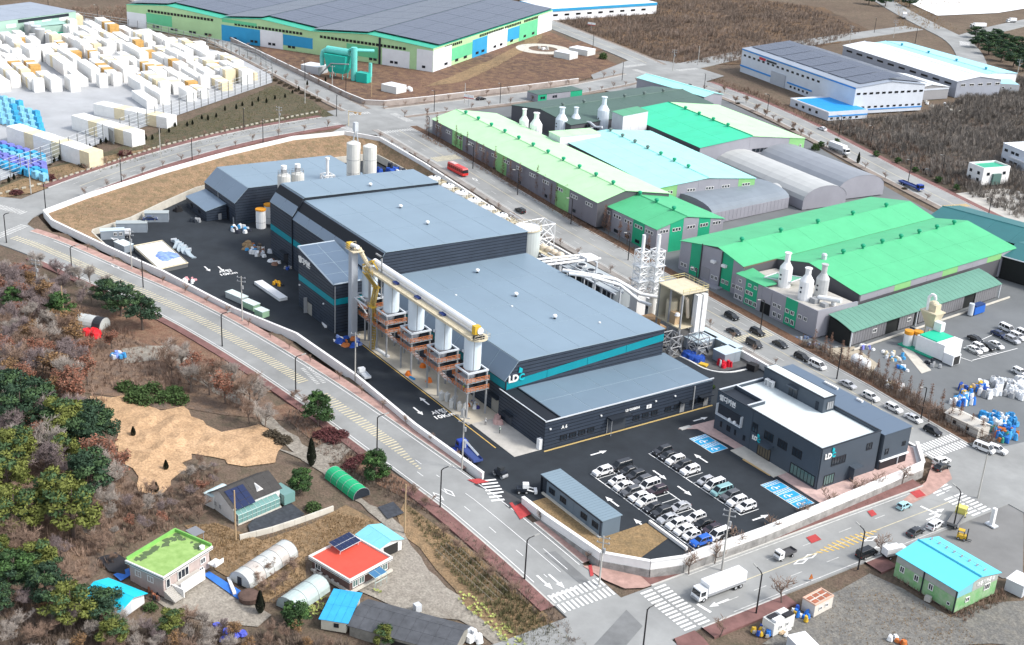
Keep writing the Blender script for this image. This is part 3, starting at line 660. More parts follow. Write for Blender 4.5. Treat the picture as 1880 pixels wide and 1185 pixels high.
# ================================================================== the dark plant: four halls
# --- long low hall
b=Bld('production_hall','long low dark hall with flat blue grey roof and teal band over the silos','factory hall',-286,156,-224,204)
sec=[(0,0),(48,0),(48,13.7),(3.5,13.9),(0,9.5)]
b.core(sec,'x',navy_j,.02)
S_=[(0,0),(b.L,0),(b.L,9.4),(0,9.4)]
b.clad('S',S_,[0,.9,1.8,2.7,3.6,4.5,5.4,6.3,7.2,9.2,9.45],1,lambda c: teal if 7.2 < c < 9.2 else navy)
E_=[(0,0),(48,0),(48,13.6),(3.5,13.8),(0,9.4)]
low=[(0,0),(48,0),(48,10.5),(0,7.0)]; hi=[(0,9.1),(48,12.4),(48,13.6),(3.5,13.8),(0.2,9.5)]
b.clad('E',low,[i*.9 for i in range(14)],1,lambda c: navy); b.clad('E',hi,[8.6+i*.9 for i in range(7)],1,lambda c: navy)
for u0,u1 in ((0,11.95),(12.05,23.95),(24.05,35.95),(36.05,48)):
    f_=lambda u,k: (7.06 if k==0 else 9.04)+u*(3.4/48 if k==0 else 3.3/48)
    pl=[(u0,f_(u0,0)),(u1,f_(u1,0)),(u1,f_(u1,1)),(u0,f_(u0,1))]; b.clad('E',pl,[0,20],1,lambda c: teal,th=.11,name='teal_panel')
b.clad('N',[(0,0),(b.L,0),(b.L,13.6),(0,13.6)],seq(0,13.6,.9),1,lambda c: navy)
roof_grid(b.o,(0,3.5,13.9),(62.2,0,0),(0,44.7,-.2),4,5,roofb)
roof_grid(b.o,(0,-.15,9.4),(62.2,0,0),(0,3.6,4.45),8,1,roofb2)
for x,y in ((8,26.2),(27.4,26),(44.6,26.3)): vent(b.o,(x,y,13.9))
for x,y in ((33,21),(20,12),(52,35)): MB().cyl(0,0,0,.25,.3,n=8).build('roof_cap',white_m,b.o,(x,y,13.95))
logo(b.o,b.side('E',3.2,8.6,.1),math.pi/2,2.4)
b.lbox('E',.0,.3,0,9.3,.08,.3,trim_d,'downpipe')
b.lbox('S',57,60.5,0.02,4.2,.02,.12,M('open doorway',(.30,.29,.26),.9),'doorway'); b.lbox('S',56.6,60.9,4.2,4.5,.05,1.4,trim_d,'door_canopy')
for i,u in enumerate((6,17.5,22,31,35.5,45,49)): b.win('S',u,3.2,1.6,1.6,frame_d)
# --- tall hall, two roof levels
b=Bld('tall_hall','tallest dark hall with stepped blue grey roof and canted left eave','factory hall',-336,154,-286.05,204)
sec=[(0,0),(50,0),(50,20.2),(4.4,20.9),(3.2,20.7),(0,15.8)]; b.core(sec,'x',navy_j,.02)
b.clad('S',[(0,0),(b.L,0),(b.L,15.7),(0,15.7)],[0,.9,1.8,2.7,3.6,4.5,5.4,6.3,7.5,9.6,10.5,11.4,12.3,13.2,14.1,15.0,15.7],1,nv())
b.clad('E',[(0,13.5),(50,13.5),(50,20.1),(4.4,20.8),(3.2,20.6),(0,15.7)],[13.5+i*.9 for i in range(9)],1,lambda c: navy)
b.clad('E',[(0,0),(2,0),(2,13.5),(0,13.5)],[i*.9 for i in range(16)],1,lambda c: navy); b.clad('N',[(0,0),(b.L,0),(b.L,20.1),(0,20.1)],seq(0,20.1,.9),1,lambda c: navy)
roof_grid(b.o,(0,3.9,20.95),(50.1,0,0),(0,46.3,-.7),3,5,roofb)
roof_grid(b.o,(0,-.15,15.7),(50.1,0,0),(0,3.9,5.2),6,1,roofb2)
for x,y in ((33.5,26.4),(17,26.8)): vent(b.o,(x,y,20.6))
b=Bld('tall_hall','raised rear bay of the tall dark hall beside twin silos','factory hall',-352.4,154,-336.05,204)
sec=[(0,0),(50,0),(50,21.0),(4.4,21.8),(3.2,21.5),(0,16.6)]; b.core(sec,'x',navy_j,.02)
b.clad('S',[(0,0),(b.L,0),(b.L,16.5),(0,16.5)],[0,.9,1.8,2.7,3.6,4.5,5.4,6.3,7.5,9.6,10.5,11.4,12.3,13.2,14.1,15.0,15.9,16.5],1,nv())
b.clad('E',[(0,15),(50,15),(50,20.9),(4.4,21.7),(3.2,21.4),(0,16.5)],[15+i*.9 for i in range(9)],1,lambda c: trim_d)
roof_grid(b.o,(0,3.9,21.85),(16.3,0,0),(0,46.3,-.8),1,5,roofb); roof_grid(b.o,(0,-.15,16.5),(16.3,0,0),(0,3.9,5.3),2,1,roofb2)
vent(b.o,(12.5,27.8,21.4)); b.lbox('S',9,13,3.6,3.9,.05,1.5,trim_d,'door_canopy'); door(b,'S',11,3,3.4,M('black door',(.012,.014,.02),.5))
b.lbox('S',16.0,16.3,0,16.4,.08,.4,trim_d,'downpipe')
# --- projecting tower block with sloping roof
b=Bld('tower_block','dark block with teal band and sloping roof jutting out beside the hoist','factory hall',-308.4,142.9,-286.8,153.95)
sec=[(0,0),(21.6,0),(21.6,13.9),(0,17.6)]
b.core(sec,'y',navy_j,.02)
zz=[0,.9,1.8,2.7,3.6,4.5,5.4,6.3,7.1,7.9,9.8]+[10.7+i*.9 for i in range(9)]
tf=lambda c: teal if 7.9 < c < 9.8 else navy
b.clad('S',[(0,0),(21.6,0),(21.6,13.8),(0,17.5)],zz,1,tf); b.clad('E',[(0,0),(11,0),(11,13.8),(0,13.8)],zz,1,tf); b.clad('W',[(0,0),(11,0),(11,17.5),(0,17.5)],zz,1,tf)
roof_grid(b.o,(-.15,-.2,17.65),(22,0,-3.76),(0,11.2,0),4,2,M('steel blue roof',(.115,.165,.23),.4,.08,.1,spec=.4))
MB().bar((0,-.2,17.75),(21.75,-.2,14.0),.35).bar((21.75,-.2,14.0),(21.75,11,14.0),.35).bar((0,-.2,17.75),(0,11,17.75),.3).build('roof_edge',M('pale edge trim',(.35,.42,.48),.5),b.o)
words(b.o,b.side('S',3.9,14.3,.12),0,2.0); b.lbox('E',.15,.4,0,13.4,.09,.3,steel,'downpipe')
b.lbox('S',5.6,8.4,.02,3.4,.075,.12,M('open doorway',(.3,.29,.26),.9),'doorway'); MB().box(5.3,-1.1,0,5.5,-.08,4.6).build('door_screen',steel,b.o)
MB().cyl(0,0,0,.3,.25,n=8).build('wall_lamp',white_m,b.o,(1.0,-.3,6.6)); MB().cyl(0,0,0,.3,.25,n=8).build('wall_lamp',white_m,b.o,(16,-.3,6.4))
# --- rear store
b=Bld('store_hall','dark hall with canted blue grey roof at the back of the yard','factory hall',-408,154.4,-381.6,206)
sec=[(0,0),(51.6,0),(51.6,8),(47.5,11.6),(4.6,12),(0,7.5)]; b.core(sec,'x',navy_j,.02)
b.clad('S',[(0,0),(b.L,0),(b.L,7.4),(0,7.4)],seq(0,7.4,.92),1,lambda c: navy)
b.clad('E',[(0,0),(51.6,0),(51.6,7.9),(47.5,11.5),(4.6,11.9),(0,7.4)],seq(0,11.9,.92),1,lambda c: navy)
roof_grid(b.o,(0,4.6,12.05),(26.6,0,0),(0,42.9,-.4),2,4,roofb); roof_grid(b.o,(0,-.2,7.35),(26.6,0,0),(0,4.8,4.7),3,1,roofb2); roof_grid(b.o,(0,47.5,11.65),(26.6,0,0),(0,4.3,-3.8),3,1,roofb2)
door(b,'S',19,4.4,4.6,M('black door',(.012,.014,.02),.5)); door(b,'S',25,1.1,2.2); b.lbox('S',12.2,12.5,0,7.3,.08,.3,steel,'downpipe')
b2=Bld('lean_to','small dark lean-to with sloping roof against the store hall','shed',-406.6,147.2,-388.6,154.3)
b2.core([(0,0),(7.05,0),(7.05,5.2),(0,3.5)],'x',navy_j,.02); b2.clad('S',[(0,0),(18,0),(18,3.4),(0,3.4)],seq(0,3.4,.85),1,lambda c: navy); b2.clad('E',[(0,0),(7,0),(7,5.1),(0,3.4)],seq(0,5.1,.85),1,lambda c: navy)
roof_grid(b2.o,(-.2,-.3,3.5),(18.4,0,0),(0,7.3,1.75),2,1,roofb2); door(b2,'E',4.6,1.1,2.2); b2.win('S',5,1.2,1.6,1.2,frame_d); b2.win('S',12,1.2,1.6,1.2,frame_d)
# --- front annex
b=Bld('front_annex','single storey dark annex with flat roof facing the car park','factory annex',-224.9,155.2,-206.2,205.6)
sec=[(0,0),(50.4,0),(50.4,6.4),(0,6.8)]; b.core(sec,'x',navy_j,.02)
zc=seq(0,6.75,.84)
b.clad('E',[(0,0),(50.4,0),(50.4,6.4),(0,6.75)],zc,1,lambda c: navy); b.clad('S',[(0,0),(18.7,0),(18.7,6.75),(0,6.75)],zc,1,lambda c: navy); b.clad('N',[(0,0),(18.7,0),(18.7,6.4),(0,6.4)],zc,1,lambda c: navy)
roof_grid(b.o,(.1,4.6,6.82),(18.5,0,0),(0,45.6,-.36),2,5,M('annex metal roof',(.165,.23,.29),.42,.08,.05,spec=.4))
b.lbox('S',0,18.9,6.75,7.25,-.3,.1,trim_d,'parapet'); MB().box(18.5,0.32,6.78,18.85,4.2,7.2).build('parapet',trim_d,b.o); MB().box(.2,4.25,6.8,18.4,4.55,7.15).build('parapet',trim_d,b.o)
MB().box(.3,.4,6.83,18.4,4.2,6.9).build('gutter_tray',M('dark gutter',(.015,.018,.024),.6),b.o); MB().box(-.05,-.15,7.26,19.0,.1,7.4).box(18.7,-.1,7.24,18.95,50.4,7.0).build('parapet_cap',silver,b.o)
for u in (5.4,8.0,10.6,13.2): b.win('E',u,1.3,1.9,1.2,frame_d)
for u in (26.6,29.4,32.2,36.4,39.3,44.3,47): b.win('E',u,1.3,1.9,1.2,frame_d)
b.lbox('E',18.2,23.4,.02,3.8,.08,.16,M('grey shutter',(.05,.06,.075),.5),'shutter_door'); b.lbox('E',17.7,23.9,3.85,4.2,.08,1.9,trim_d,'door_canopy'); MB().box(18.9,17.8,0,19.0,17.95,3.84).box(20.5,17.8,0,20.6,17.9,3.84).build('canopy_post',steel,b.o)
b.lbox('E',39.9,42.2,3.0,3.2,.08,1.3,trim_d,'door_canopy'); b.lbox('E',45.8,49.8,3.1,3.35,.08,1.5,trim_d,'door_canopy'); door(b,'E',41,1.4,2.4); door(b,'E',48.6,1.4,2.4); b.lbox('E',44.2,44.5,0,6.3,.08,.3,steel,'downpipe')
words(b.o,b.side('E',25.2,4.5,.12),math.pi/2,.75,'LD CARBON'); b.lbox('E',29.5,31,3.6,4.5,.08,.2,white_m,'wall_sign'); text('01',.7,trim_d,'sign_numeral',b.o,b.side('E',30.25,4.05,.22),(rad(90),0,math.pi/2),.01)
text('A 6',1.1,white_p,'sign_letters',b.o,b.side('E',5.4,4.6,.14),(rad(90),0,math.pi/2),.05,.03)
for u in (1.2,15.6,32,38): MB().box(0,0,0,.3,.4,.3).build('wall_lamp',white_m,b.o,b.side('E',u,4.9,.1))
b.lbox('S',3.2,5.8,.02,2.6,.08,.14,M('grey shutter',(.05,.06,.075),.5),'shutter_door'); b.lbox('S',2.7,6.3,2.8,3.0,.08,1.2,trim_d,'door_canopy')
MB().box(17.3,-1.0,.06,18.4,-.1,1.3).build('air_conditioner',white_m,b.o); MB().box(17.3,-1.0,1.35,18.4,-.1,2.6).build('air_conditioner',white_m,b.o)
# --- office
offm=M('grey blue office cladding',(.060,.078,.10),.5,.06,.2,spec=.35); offd=M('office joint',(.02,.028,.04),.7)
b=Bld('office_building','two storey dark grey office with white flat roof and roof terrace','office building',-196,197.6,-163,216)
L,W=b.L,b.W; H=10.0
b.core([(0,0),(W,0),(W,9.2),(0,9.2)],'x',offd,.02)
rect=lambda l,h: [(0,0),(l,0),(l,h),(0,h)]
b.clad('S',rect(L,H),[0,12,L],0,lambda c: offm,th=.2,gap=.08); b.clad('E',rect(W,H),[0,W],0,lambda c: offm,th=.2,gap=.06); b.clad('W',rect(W,H),[0,W],0,lambda c: offm,th=.2); b.clad('N',rect(L,H),[0,L],0,lambda c: offm,th=.2)
roofw=M('white roof membrane',(.62,.68,.68),.6,.06,.12)
MB().box(.3,.3,9.2,L-.3,W-.3,9.3).build('roof_membrane',roofw,b.o)
MB().box(-.2,-.2,H,L+.2,.18,H+.16).build('parapet_cap',trim_d,b.o); MB().box(-.2,W-.18,H,L+.2,W+.2,H+.16).build('parapet_cap',trim_d,b.o); MB().box(-.2,.19,H,.18,W-.19,H+.16).build('parapet_cap',silver,b.o); MB().box(L-.18,.19,H,L+.2,W-.19,H+.16).build('parapet_cap',trim_d,b.o)
MB().box(.004,.004,9.2,L-.004,.2,H-.01).box(.004,W-.2,9.2,L-.004,W-.004,H-.01).box(.004,.21,9.2,.2,W-.21,H-.01).box(L-.2,.21,9.2,L-.004,W-.21,H-.01).build('parapet',offm,b.o)
MB().box(.3,.5,9.32,9.4,5.2,9.36).build('terrace_floor',trim_d,b.o); MB().box(9.4,.25,9.3,9.75,5.6,10.16).box(.25,5.25,9.3,9.35,5.6,10.16).build('terrace_wall',offm,b.o); MB().box(9.35,.25,10.17,9.8,5.65,10.25).box(.25,5.2,10.17,9.34,5.65,10.25).build('parapet_cap',silver,b.o)
# loggia on the left front: deep recessed balcony
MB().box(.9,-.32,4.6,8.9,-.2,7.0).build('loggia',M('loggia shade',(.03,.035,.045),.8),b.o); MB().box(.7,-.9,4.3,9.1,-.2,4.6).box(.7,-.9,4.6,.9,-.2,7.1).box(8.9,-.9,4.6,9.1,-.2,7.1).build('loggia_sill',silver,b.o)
for x in (5.2,6.9): MB().dome(x,-.6,4.6,.45,.6,8,2).build('planter',white_m,b.o)
words(b.o,b.side('S',3.6,8.6,.25),0,1.5)
for u in (2.4,4.6,5.3,7.2): b.win('S',u,1.5,.5,1.4,frame_d,mull=0,out=.2)
b.win('S',10.2,1.5,.7,1.3,frame_d,mull=0,out=.2)
b.win('S',13.1,5.0,1.7,2.3,frame_d,mull=1,out=.2)
for u in (17.6,21.9,26.4): b.win('S',u,5.0,2.8,2.0,frame_d,mull=2,out=.2)
b.win('S',28.8,.5,7.4,2.6,frame_d,mull=6,out=.2,gl=glass_g)
b.lbox('S',14.2,19.6,4.0,4.3,.2,2.2,offm,'entrance_canopy'); b.win('S',16.8,.2,4.2,2.9,frame_d,M('warm lobby glass',(.12,.10,.07),.2,spec=.5),mull=4,out=.2,name='entrance_door')
logo(b.o,b.side('S',15.8,4.35,2.0),0,1.3); logo(b.o,b.side('E',2.6,7.2,.2),math.pi/2,1.7)
b.win('E',5.6,5.0,4.4,2.0,frame_d,mull=4,out=.2); b.win('E',15.2,6.2,1.8,1.7,frame_d,mull=1,out=.2); b.win('E',3.4,.6,3.2,2.5,frame_d,glass_g,mull=3,out=.2)
b.lbox('E',9.6,12.6,3.3,3.55,.2,1.8,offm,'door_canopy'); door(b,'E',11,1.6,2.5,offd); b.lbox('E',9.7,9.9,0,3.3,.2,1.7,offm,'canopy_wall')
# roof house
rh=MB().box(.1,14.2,9.3,19.5,17.9,12.9).build('roof_house',offm,b.o); MB().box(.0,14.1,12.9,19.6,18.0,13.05).build('roof_house_roof',trim_d,rh); MB().box(.4,14.5,13.06,19.2,17.6,13.12).build('roof_sheet',roofw,rh)
MB().box(8.4,13.2,11.9,11.6,14.2,12.05).build('door_canopy',offm,rh); MB().box(8.7,14.08,9.4,9.9,14.19,11.6).build('door',glass,rh); MB().box(10.3,14.08,9.4,11.4,14.19,11.6).build('door',glass,rh); MB().box(17.2,14.08,9.4,18.1,14.19,11.5).build('door',offd,rh)
for i in range(3): MB().box(19.56,15.4+i*.7,10,19.7,15.9+i*.7,11.8).build('louvre',steel,rh)
for x in (1.9,3.3): a=MB().box(x,12.9,9.35,x+1.1,13.8,11.0).build('air_conditioner',white_m,b.o); MB().box(x+.15,12.86,9.5,x+.95,12.895,10.8).build('fan_grille',steel,a)
b=Bld('office_wing','windowless grey wing with slate blue roof behind the white roofed office','office building',-200,217,-162.5,226)
b.core([(0,0),(9,0),(9,8.9),(0,8.9)],'x',offd,.02)
b.clad('S',[(0,0),(37.5,0),(37.5,8.8),(0,8.8)],[0,37.5],0,lambda c: offm,th=.15); b.clad('E',[(0,2.6),(9,2.6),(9,8.8),(0,8.8)],[0,9],0,lambda c: offm,th=.15); b.clad('N',rect(37.5,8.8),[0,37.5],0,lambda c: offm,th=.15)
roof_grid(b.o,(-.2,-.2,8.92),(37.9,0,0),(0,9.5,0),6,1,M('slate roof membrane',(.12,.165,.225),.55),gap=.03)
b.lbox('E',-.3,9.2,2.3,2.6,.0,.5,white_m,'white_ledge'); b.lbox('E',0,9,.1,2.25,.02,.1,M('dark glazing',(.02,.02,.025),.3),'glazing'); b.win('E',1.6,3.8,1.1,1.4,frame_d,mull=0,out=.15); b.win('E',7.2,4.6,1.1,1.1,frame_d,mull=1,out=.15)
b.lbox('E',5.9,6.1,.1,2.3,.1,.3,silver,'pipe')
for u0,u1 in ((11.5,15.8),(21.8,23.6)): MB().box(u0,7.9,9.06,u1,8.5,9.5).build('roof_duct',white_m,b.o)
# --- gate house
b=Bld('gate_house','long narrow grey gatehouse with plain sloping roof by the entrance','gatehouse',-191,144.2,-170.3,148.8)
b.core([(0,0),(4.6,0),(4.6,3.9),(0,3.9)],'x',offd,.02)
gm=M('gatehouse cladding',(.12,.16,.20),.55,.05,.3)
b.clad('S',rect(20.7,3.85),seq(1.6,20.7,4.8),0,lambda c: gm,gap=.04); b.clad('E',rect(4.6,3.85),[0,4.6],0,lambda c: gm); b.clad('N',rect(20.7,3.85),seq(0,20.7,5),0,lambda c: gm,gap=.04)
roof_grid(b.o,(-.6,-.3,3.93),(21.6,0,0),(0,5.2,0),24,1,M('pale ribbed roof',(.20,.27,.32),.45,.04,.3),th=.14,gap=.08)
b.lbox('S',-.4,20.9,3.6,3.92,.08,.3,trim_d,'eaves')
for u in (3.6,7.6,14.8,18.6): b.win('S',u,1.3,2.0,1.3,frame_d)
MB().box(-.5,-.2,0,-.3,4.6,3.7).build('screen_wall',trim_d,b.o); b.lbox('S',20.2,20.5,0,3.5,.08,.25,navy,'corner_post'); MB().box(.6,-.6,0,20.8,-.08,.35).build('plinth',conc_l,b.o)
# ================================================================== NEIGHBOURING FACTORIES
def pal(n,c,**k): return M(n,c,.55,.06,.15,**k)
lgreen=pal('pale green sheet roof',(.47,.78,.43)); emer=pal('emerald sheet roof',(.05,.56,.32)); cyanr=pal('pale turquoise sheet roof',(.36,.74,.70)); mgreen=pal('spring green sheet roof',(.085,.45,.21)); dgreen=pal('old grey green roof',(.075,.125,.105))
gw=pal('grey wall sheet',(.30,.30,.335)); gwd=pal('aged grey wall sheet',(.17,.165,.19)); gnw=pal('green wall sheet',(.02,.36,.19)); lgw=pal('light green wall sheet',(.24,.50,.20)); joint_g=M('grey joint',(.10,.10,.11),.8)
wsheet=pal('white wall sheet',(.74,.75,.77)); bluew=pal('blue wall sheet',(.03,.30,.55)); palew=pal('pale green wall sheet',(.42,.62,.33)); grnw=pal('mint wall sheet',(.13,.52,.27))
blk=M('black window strip',(.008,.009,.01),.3)
def from_px(name,label,cat,pl,pn,pr,zt,zb=None,group=None):
    A,B_,C_=G(*pl,zt),G(*pn,zt),G(*pr,zt); rz=math.atan2(B_[1]-A[1],B_[0]-A[0]); L=math.dist(A,B_)
    W=-(C_[0]-B_[0])*math.sin(rz)+(C_[1]-B_[1])*math.cos(rz)
    zb=Z((A[0]+C_[0])/2,(A[1]+C_[1])/2) if zb is None else zb
    b=Bld(name,label,cat,A[0],A[1],A[0]+L,A[1]+W,zb-.1,rz,group); b.H=zt-zb+.1; return b
def gable(b,h,r,axis,wallm,roofm,nu=6,nvv=2,over=.4,th=.14,at=.5):      # plain ridge roof on a box body
    w=b.W if axis=='x' else b.L; l=b.L if axis=='x' else b.W
    b.core([(0,0),(w,0),(w,h),(w*at,r),(0,h)],axis,wallm,.02)
    if axis=='x':
        roof_grid(b.o,(-over,-over,h-over*(r-h)/(w*at)+.02),(l+2*over,0,0),(0,w*at+over,(r-h)*(1+over/(w*at))),nu,nvv,roofm,th,.06)
        roof_grid(b.o,(-over,w*at,r+.02),(l+2*over,0,0),(0,w*(1-at)+over,(h-r)*(1+over/(w*(1-at)))),nu,nvv,roofm,th,.06)
        MB().bar((-over,w*at,r+.16),(l+over,w*at,r+.16),.35).build('ridge_cap',roofm,b.o)
    else:
        roof_grid(b.o,(-over,-over,h-over*(r-h)/(w*at)+.02),(0,l+2*over,0),(w*at+over,0,(r-h)*(1+over/(w*at))),nu,nvv,roofm,th,.06)
        roof_grid(b.o,(w*at,-over,r+.02),(0,l+2*over,0),(w*(1-at)+over,0,(h-r)*(1+over/(w*(1-at)))),nu,nvv,roofm,th,.06)
        MB().bar((w*at,-over,r+.16),(w*at,l+over,r+.16),.35).build('ridge_cap',roofm,b.o)
def stripes(b,k,h,widths,cols,top=None,z0=0.0,out=.07):       # vertical wall sheets in a run of colours
    u=0; top=top or (lambda u: h)
    for w,c in zip(widths,cols):
        u2=min(b.slen(k),u+w); pl=[(u+.03,z0),(u2-.03,z0),(u2-.03,top(u2-.03)-.02),(u+.03,top(u+.03)-.02)]
        if u2-u > .2: b.clad(k,pl,[u,u2],0,lambda c_: c,th=out,gap=.02)
        u=u2
def tvent(parent,P,m): return vent(parent,P,1.25,m)
gv=M('green vent',(.01,.30,.16),.6)
# A1 long pale green roofed works, aged wall behind the roadside trees
b=Bld('green_works','long works with pale green roof and aged grey wall along the tree lined road','factory',-440,263.4,-321,293,3.4,rad(-3.1)); h=8.6
gable(b,h,h+3,'x',joint_g,lgreen,10,1,at=.36)
wl_=[8.5]*14; stripes(b,'S',h,wl_,[gwd,gwd,lgw,gwd,gwd,gwd,lgw,gwd,gwd,gwd,gwd,lgw,gwd,gwd])
for i in range(13):
    u=5+i*9.1
    for du in (-1.5,-.1,1.3): b.win('S',u+du,6.0,1.2,1.2,frame_w,mull=0,out=.07)
    if i % 2: b.win('S',u+.5,1.2,1.6,1.1,frame_d,out=.07)
for i in range(11): tvent(b.o,(8+i*10.4,10.7,h+3.1),gv)
# A2 brighter front bay
b=Bld('green_works','short works bay with spring green roof and green striped gable over the road','factory',-325.4,261.3,-294.8,289.4,1.6,rad(-1)); h=8.6
gable(b,h,h+2.8,'x',joint_g,mgreen,4,1,at=.42)
stripes(b,'S',h,[7,6,5.5,6,7],[gwd,gw,gw,gnw,gw]); tp=lambda u: h+2.8*(u/11.8 if u < 11.8 else (28.1-u)/16.3)
stripes(b,'E',h,[5.3,5.5,6.5,5,6],[gw,gnw,gw,gnw,gw],tp)
for u in (4,10,16,21.5,27):
    for du in (-1.4,0,1.4): b.win('S',u+du,6.1,1.2,1.2,frame_w,mull=0,out=.07)
    b.win('S',u,1.2,2.2,1.1,frame_d,out=.07)
for u in (2.8,8,14,19.5,25):
    for du in (-1.1,.1,1.3): b.win('E',u+du,7.0,1.0,1.2,frame_w,mull=0,out=.07)
for i in range(3): tvent(b.o,(6+i*9,11.9,h+2.9),gv)
# turquoise roof
b=Bld('turquoise_works','works with wide pale turquoise roof between pale green and emerald roofs','factory',-395,294.6,-325.5,336.5,3.2,rad(-6.4)); h=8.8
gable(b,h,h+1.9,'x',joint_g,cyanr,6,3,at=.5)
stripes(b,'E',h,[8,9,9,8.5,8],[lgw,gw,gw,gw,lgw],lambda u: h+1.9*(1-abs(u-21)/21))
for u in (4.5,14,22,29,38):
    for du in (-1.2,0,1.2): b.win('E',u+du,6.4,1.0,1.1,frame_w,mull=0,out=.07)
for i in range(7): tvent(b.o,(3+i*9.0,21,h+2.0),[M('sooty vent',(.12,.16,.15),.7),MATS['sooty vent'],MATS['sooty vent'],MATS['sooty vent'],gv,gv,gv][i])
# emerald and pale green roof pair
b=Bld('emerald_works','works with one emerald and one pale green roof slope and dark glazed gable','factory',-410,342,-360.5,394,4.0,rad(-6.0)); h=8.5; L=b.L
b.core([(0,0),(52,0),(52,h),(25,h+2.8),(0,h)],'x',joint_g,.02)
roof_grid(b.o,(-10,-.3,h),(L+10.4,0,0),(0,25.3,2.83),6,2,emer,gap=.06); roof_grid(b.o,(-10,25,h+2.83),(L+10.4,0,0),(0,27.4,-2.86),6,2,lgreen,gap=.06); MB().bar((-10,25,h+2.95),(L,25,h+2.95),.4).build('ridge_cap',gv,b.o)
stripes(b,'E',h,[24,20,8],[gw,gw,lgw],lambda u: h+2.8*(u/25 if u < 25 else (52-u)/27))
for u in range(26,44,2): b.win('E',u+.5,4.6,1.7,1.5,frame_d,out=.07); b.win('E',u+.5,1.2,1.7,2.4,frame_d,out=.07)
for u in (46,50): b.win('E',u,2,1,1.3,frame_w,out=.07); b.win('E',u,5,1,1.3,frame_w,out=.07)
for i in range(4): tvent(b.o,(4+i*10,24.4,h+2.9),gv)
# dark old roofs and far turquoise strip
b=Bld('old_works','works with soot darkened grey green roof behind the white stacks','factory',-447,306.5,-409,391,4.6,rad(5.5)); h=7.9
gable(b,h,h+2.4,'y',joint_g,dgreen,6,2,at=.5)
for i in range(6): tvent(b.o,(19,12+i*12,h+2.5),M('sooty vent',(.12,.16,.15)))
b=Bld('turquoise_shed','narrow far shed with turquoise roof at the back of the green works','factory',-473,396,-429,408,4.9,rad(5)); gable(b,7.6,8.8,'x',gw,cyanr,4,1)
# box on the roof line, cabin, gatehouse strip at back
def from_xy(name,label,cat,x0,y0,x1,y1,z,rz=0): return Bld(name,label,cat,x0,y0,x1,y1,z,rad(rz))
b=from_xy('filter_house','tall pale filter house with green lid beside the turquoise roof','plant building',-406,328.5,-398,340.5,5,-5); b.core([(0,0),(12,0),(12,13.4),(0,12.2)],'x',silver,.0); stripes(b,'E',12.2,[4,4,4],[wsheet]*3,lambda u: 12.2+u*.1); roof_grid(b.o,(-.3,-.3,12.2),(8.6,0,0),(0,12.6,1.26),1,2,M('green lid',(.12,.36,.22)))
b=from_xy('roof_cabin','low pale cabin with green roof in front of white stacks','plant building',-397,290.5,-388.5,309,5,-5); b.core([(0,0),(18.5,0),(18.5,9.6),(0,9.6)],'x',silver,0.); stripes(b,'E',9.6,[6.1]*3,[wsheet]*3); roof_grid(b.o,(-.2,-.2,9.62),(9,0,0),(0,18.9,0),1,3,lgreen)
b=from_xy('site_office','low grey and green office block by the far roadside','office building',-478,336,-470,362,6,3); b.core([(0,0),(26,0),(26,3.6),(0,3.6)],'x',gw,0.); stripes(b,'E',3.6,[5,6,8,7],[gnw,gw,gw,gnw]); stripes(b,'S',3.6,[8],[gw]); roof_grid(b.o,(-.3,-.3,3.6),(8.6,0,0),(0,26.6,0),1,5,dgreen)
for u in (2,3.4,9,10.4): b.win('E',u,1.5,1.1,1.1,frame_d,mull=0,out=.07)
# arched halls
def arch(b,h,r,axis,mats,n=10,seg=8,endm=None):
    w=b.W if axis=='x' else b.L; l=b.L if axis=='x' else b.W; pr=[(w/2-w/2*math.cos(math.pi*i/n),h+(r-h)*math.sin(math.pi*i/n)) for i in range(n+1)]
    b.core([(0,0),(w,0)]+[(p[0],p[1]-.06) for p in pr[::-1]],axis,endm or gw,.12)
    for j in range(seg):
        mb=MB(); a0,a1=l*j/seg+.03,l*(j+1)/seg-.03
        for (t0,z0),(t1,z1) in zip(pr,pr[1:]):
            mb.quad(*([(a0,t0,z0),(a1,t0,z0),(a1,t1,z1),(a0,t1,z1)] if axis=='x' else [(t0,a1,z0),(t0,a0,z0),(t1,a0,z1),(t1,a1,z1)]))
        mb.build('roof_sheet',mats[j % len(mats)],b.o,smooth=False)
vlt=pal('grey vault sheet',(.26,.28,.31)); vlt2=pal('pale grey vault sheet',(.46,.47,.46)); vlt3=pal('blue grey vault sheet',(.21,.245,.28))
b=from_xy('arched_hall','farthest of three barrel roofed halls, mid grey','arched hall',-362,366,-310.5,389,2.6,-5); arch(b,3.6,8.6,'x',[vlt])
b=from_xy('arched_hall','middle barrel roofed hall, palest of the three','arched hall',-371,346,-307.5,366.5,2.4,-5); arch(b,3.4,8.2,'x',[vlt2])
b=from_xy('arched_hall','nearest barrel roofed hall, blue grey with a row of white roof flues','arched hall',-331,296,-309,336,2.4,4); arch(b,4.0,7.2,'y',[vlt3,vlt3])
mb=MB()
for i in range(20): mb.box(21.95,1+i*1.95,.3,22.05,2.2+i*1.95,3.9)
mb.build('slatted_wall',gw,b.o)
b=from_xy('tunnel_store','low pale vaulted store lying between turquoise works and blue grey hall','arched hall',-329,300,-322,340,4.6,-8); arch(b,2.4,4.6,'y',[vlt2])
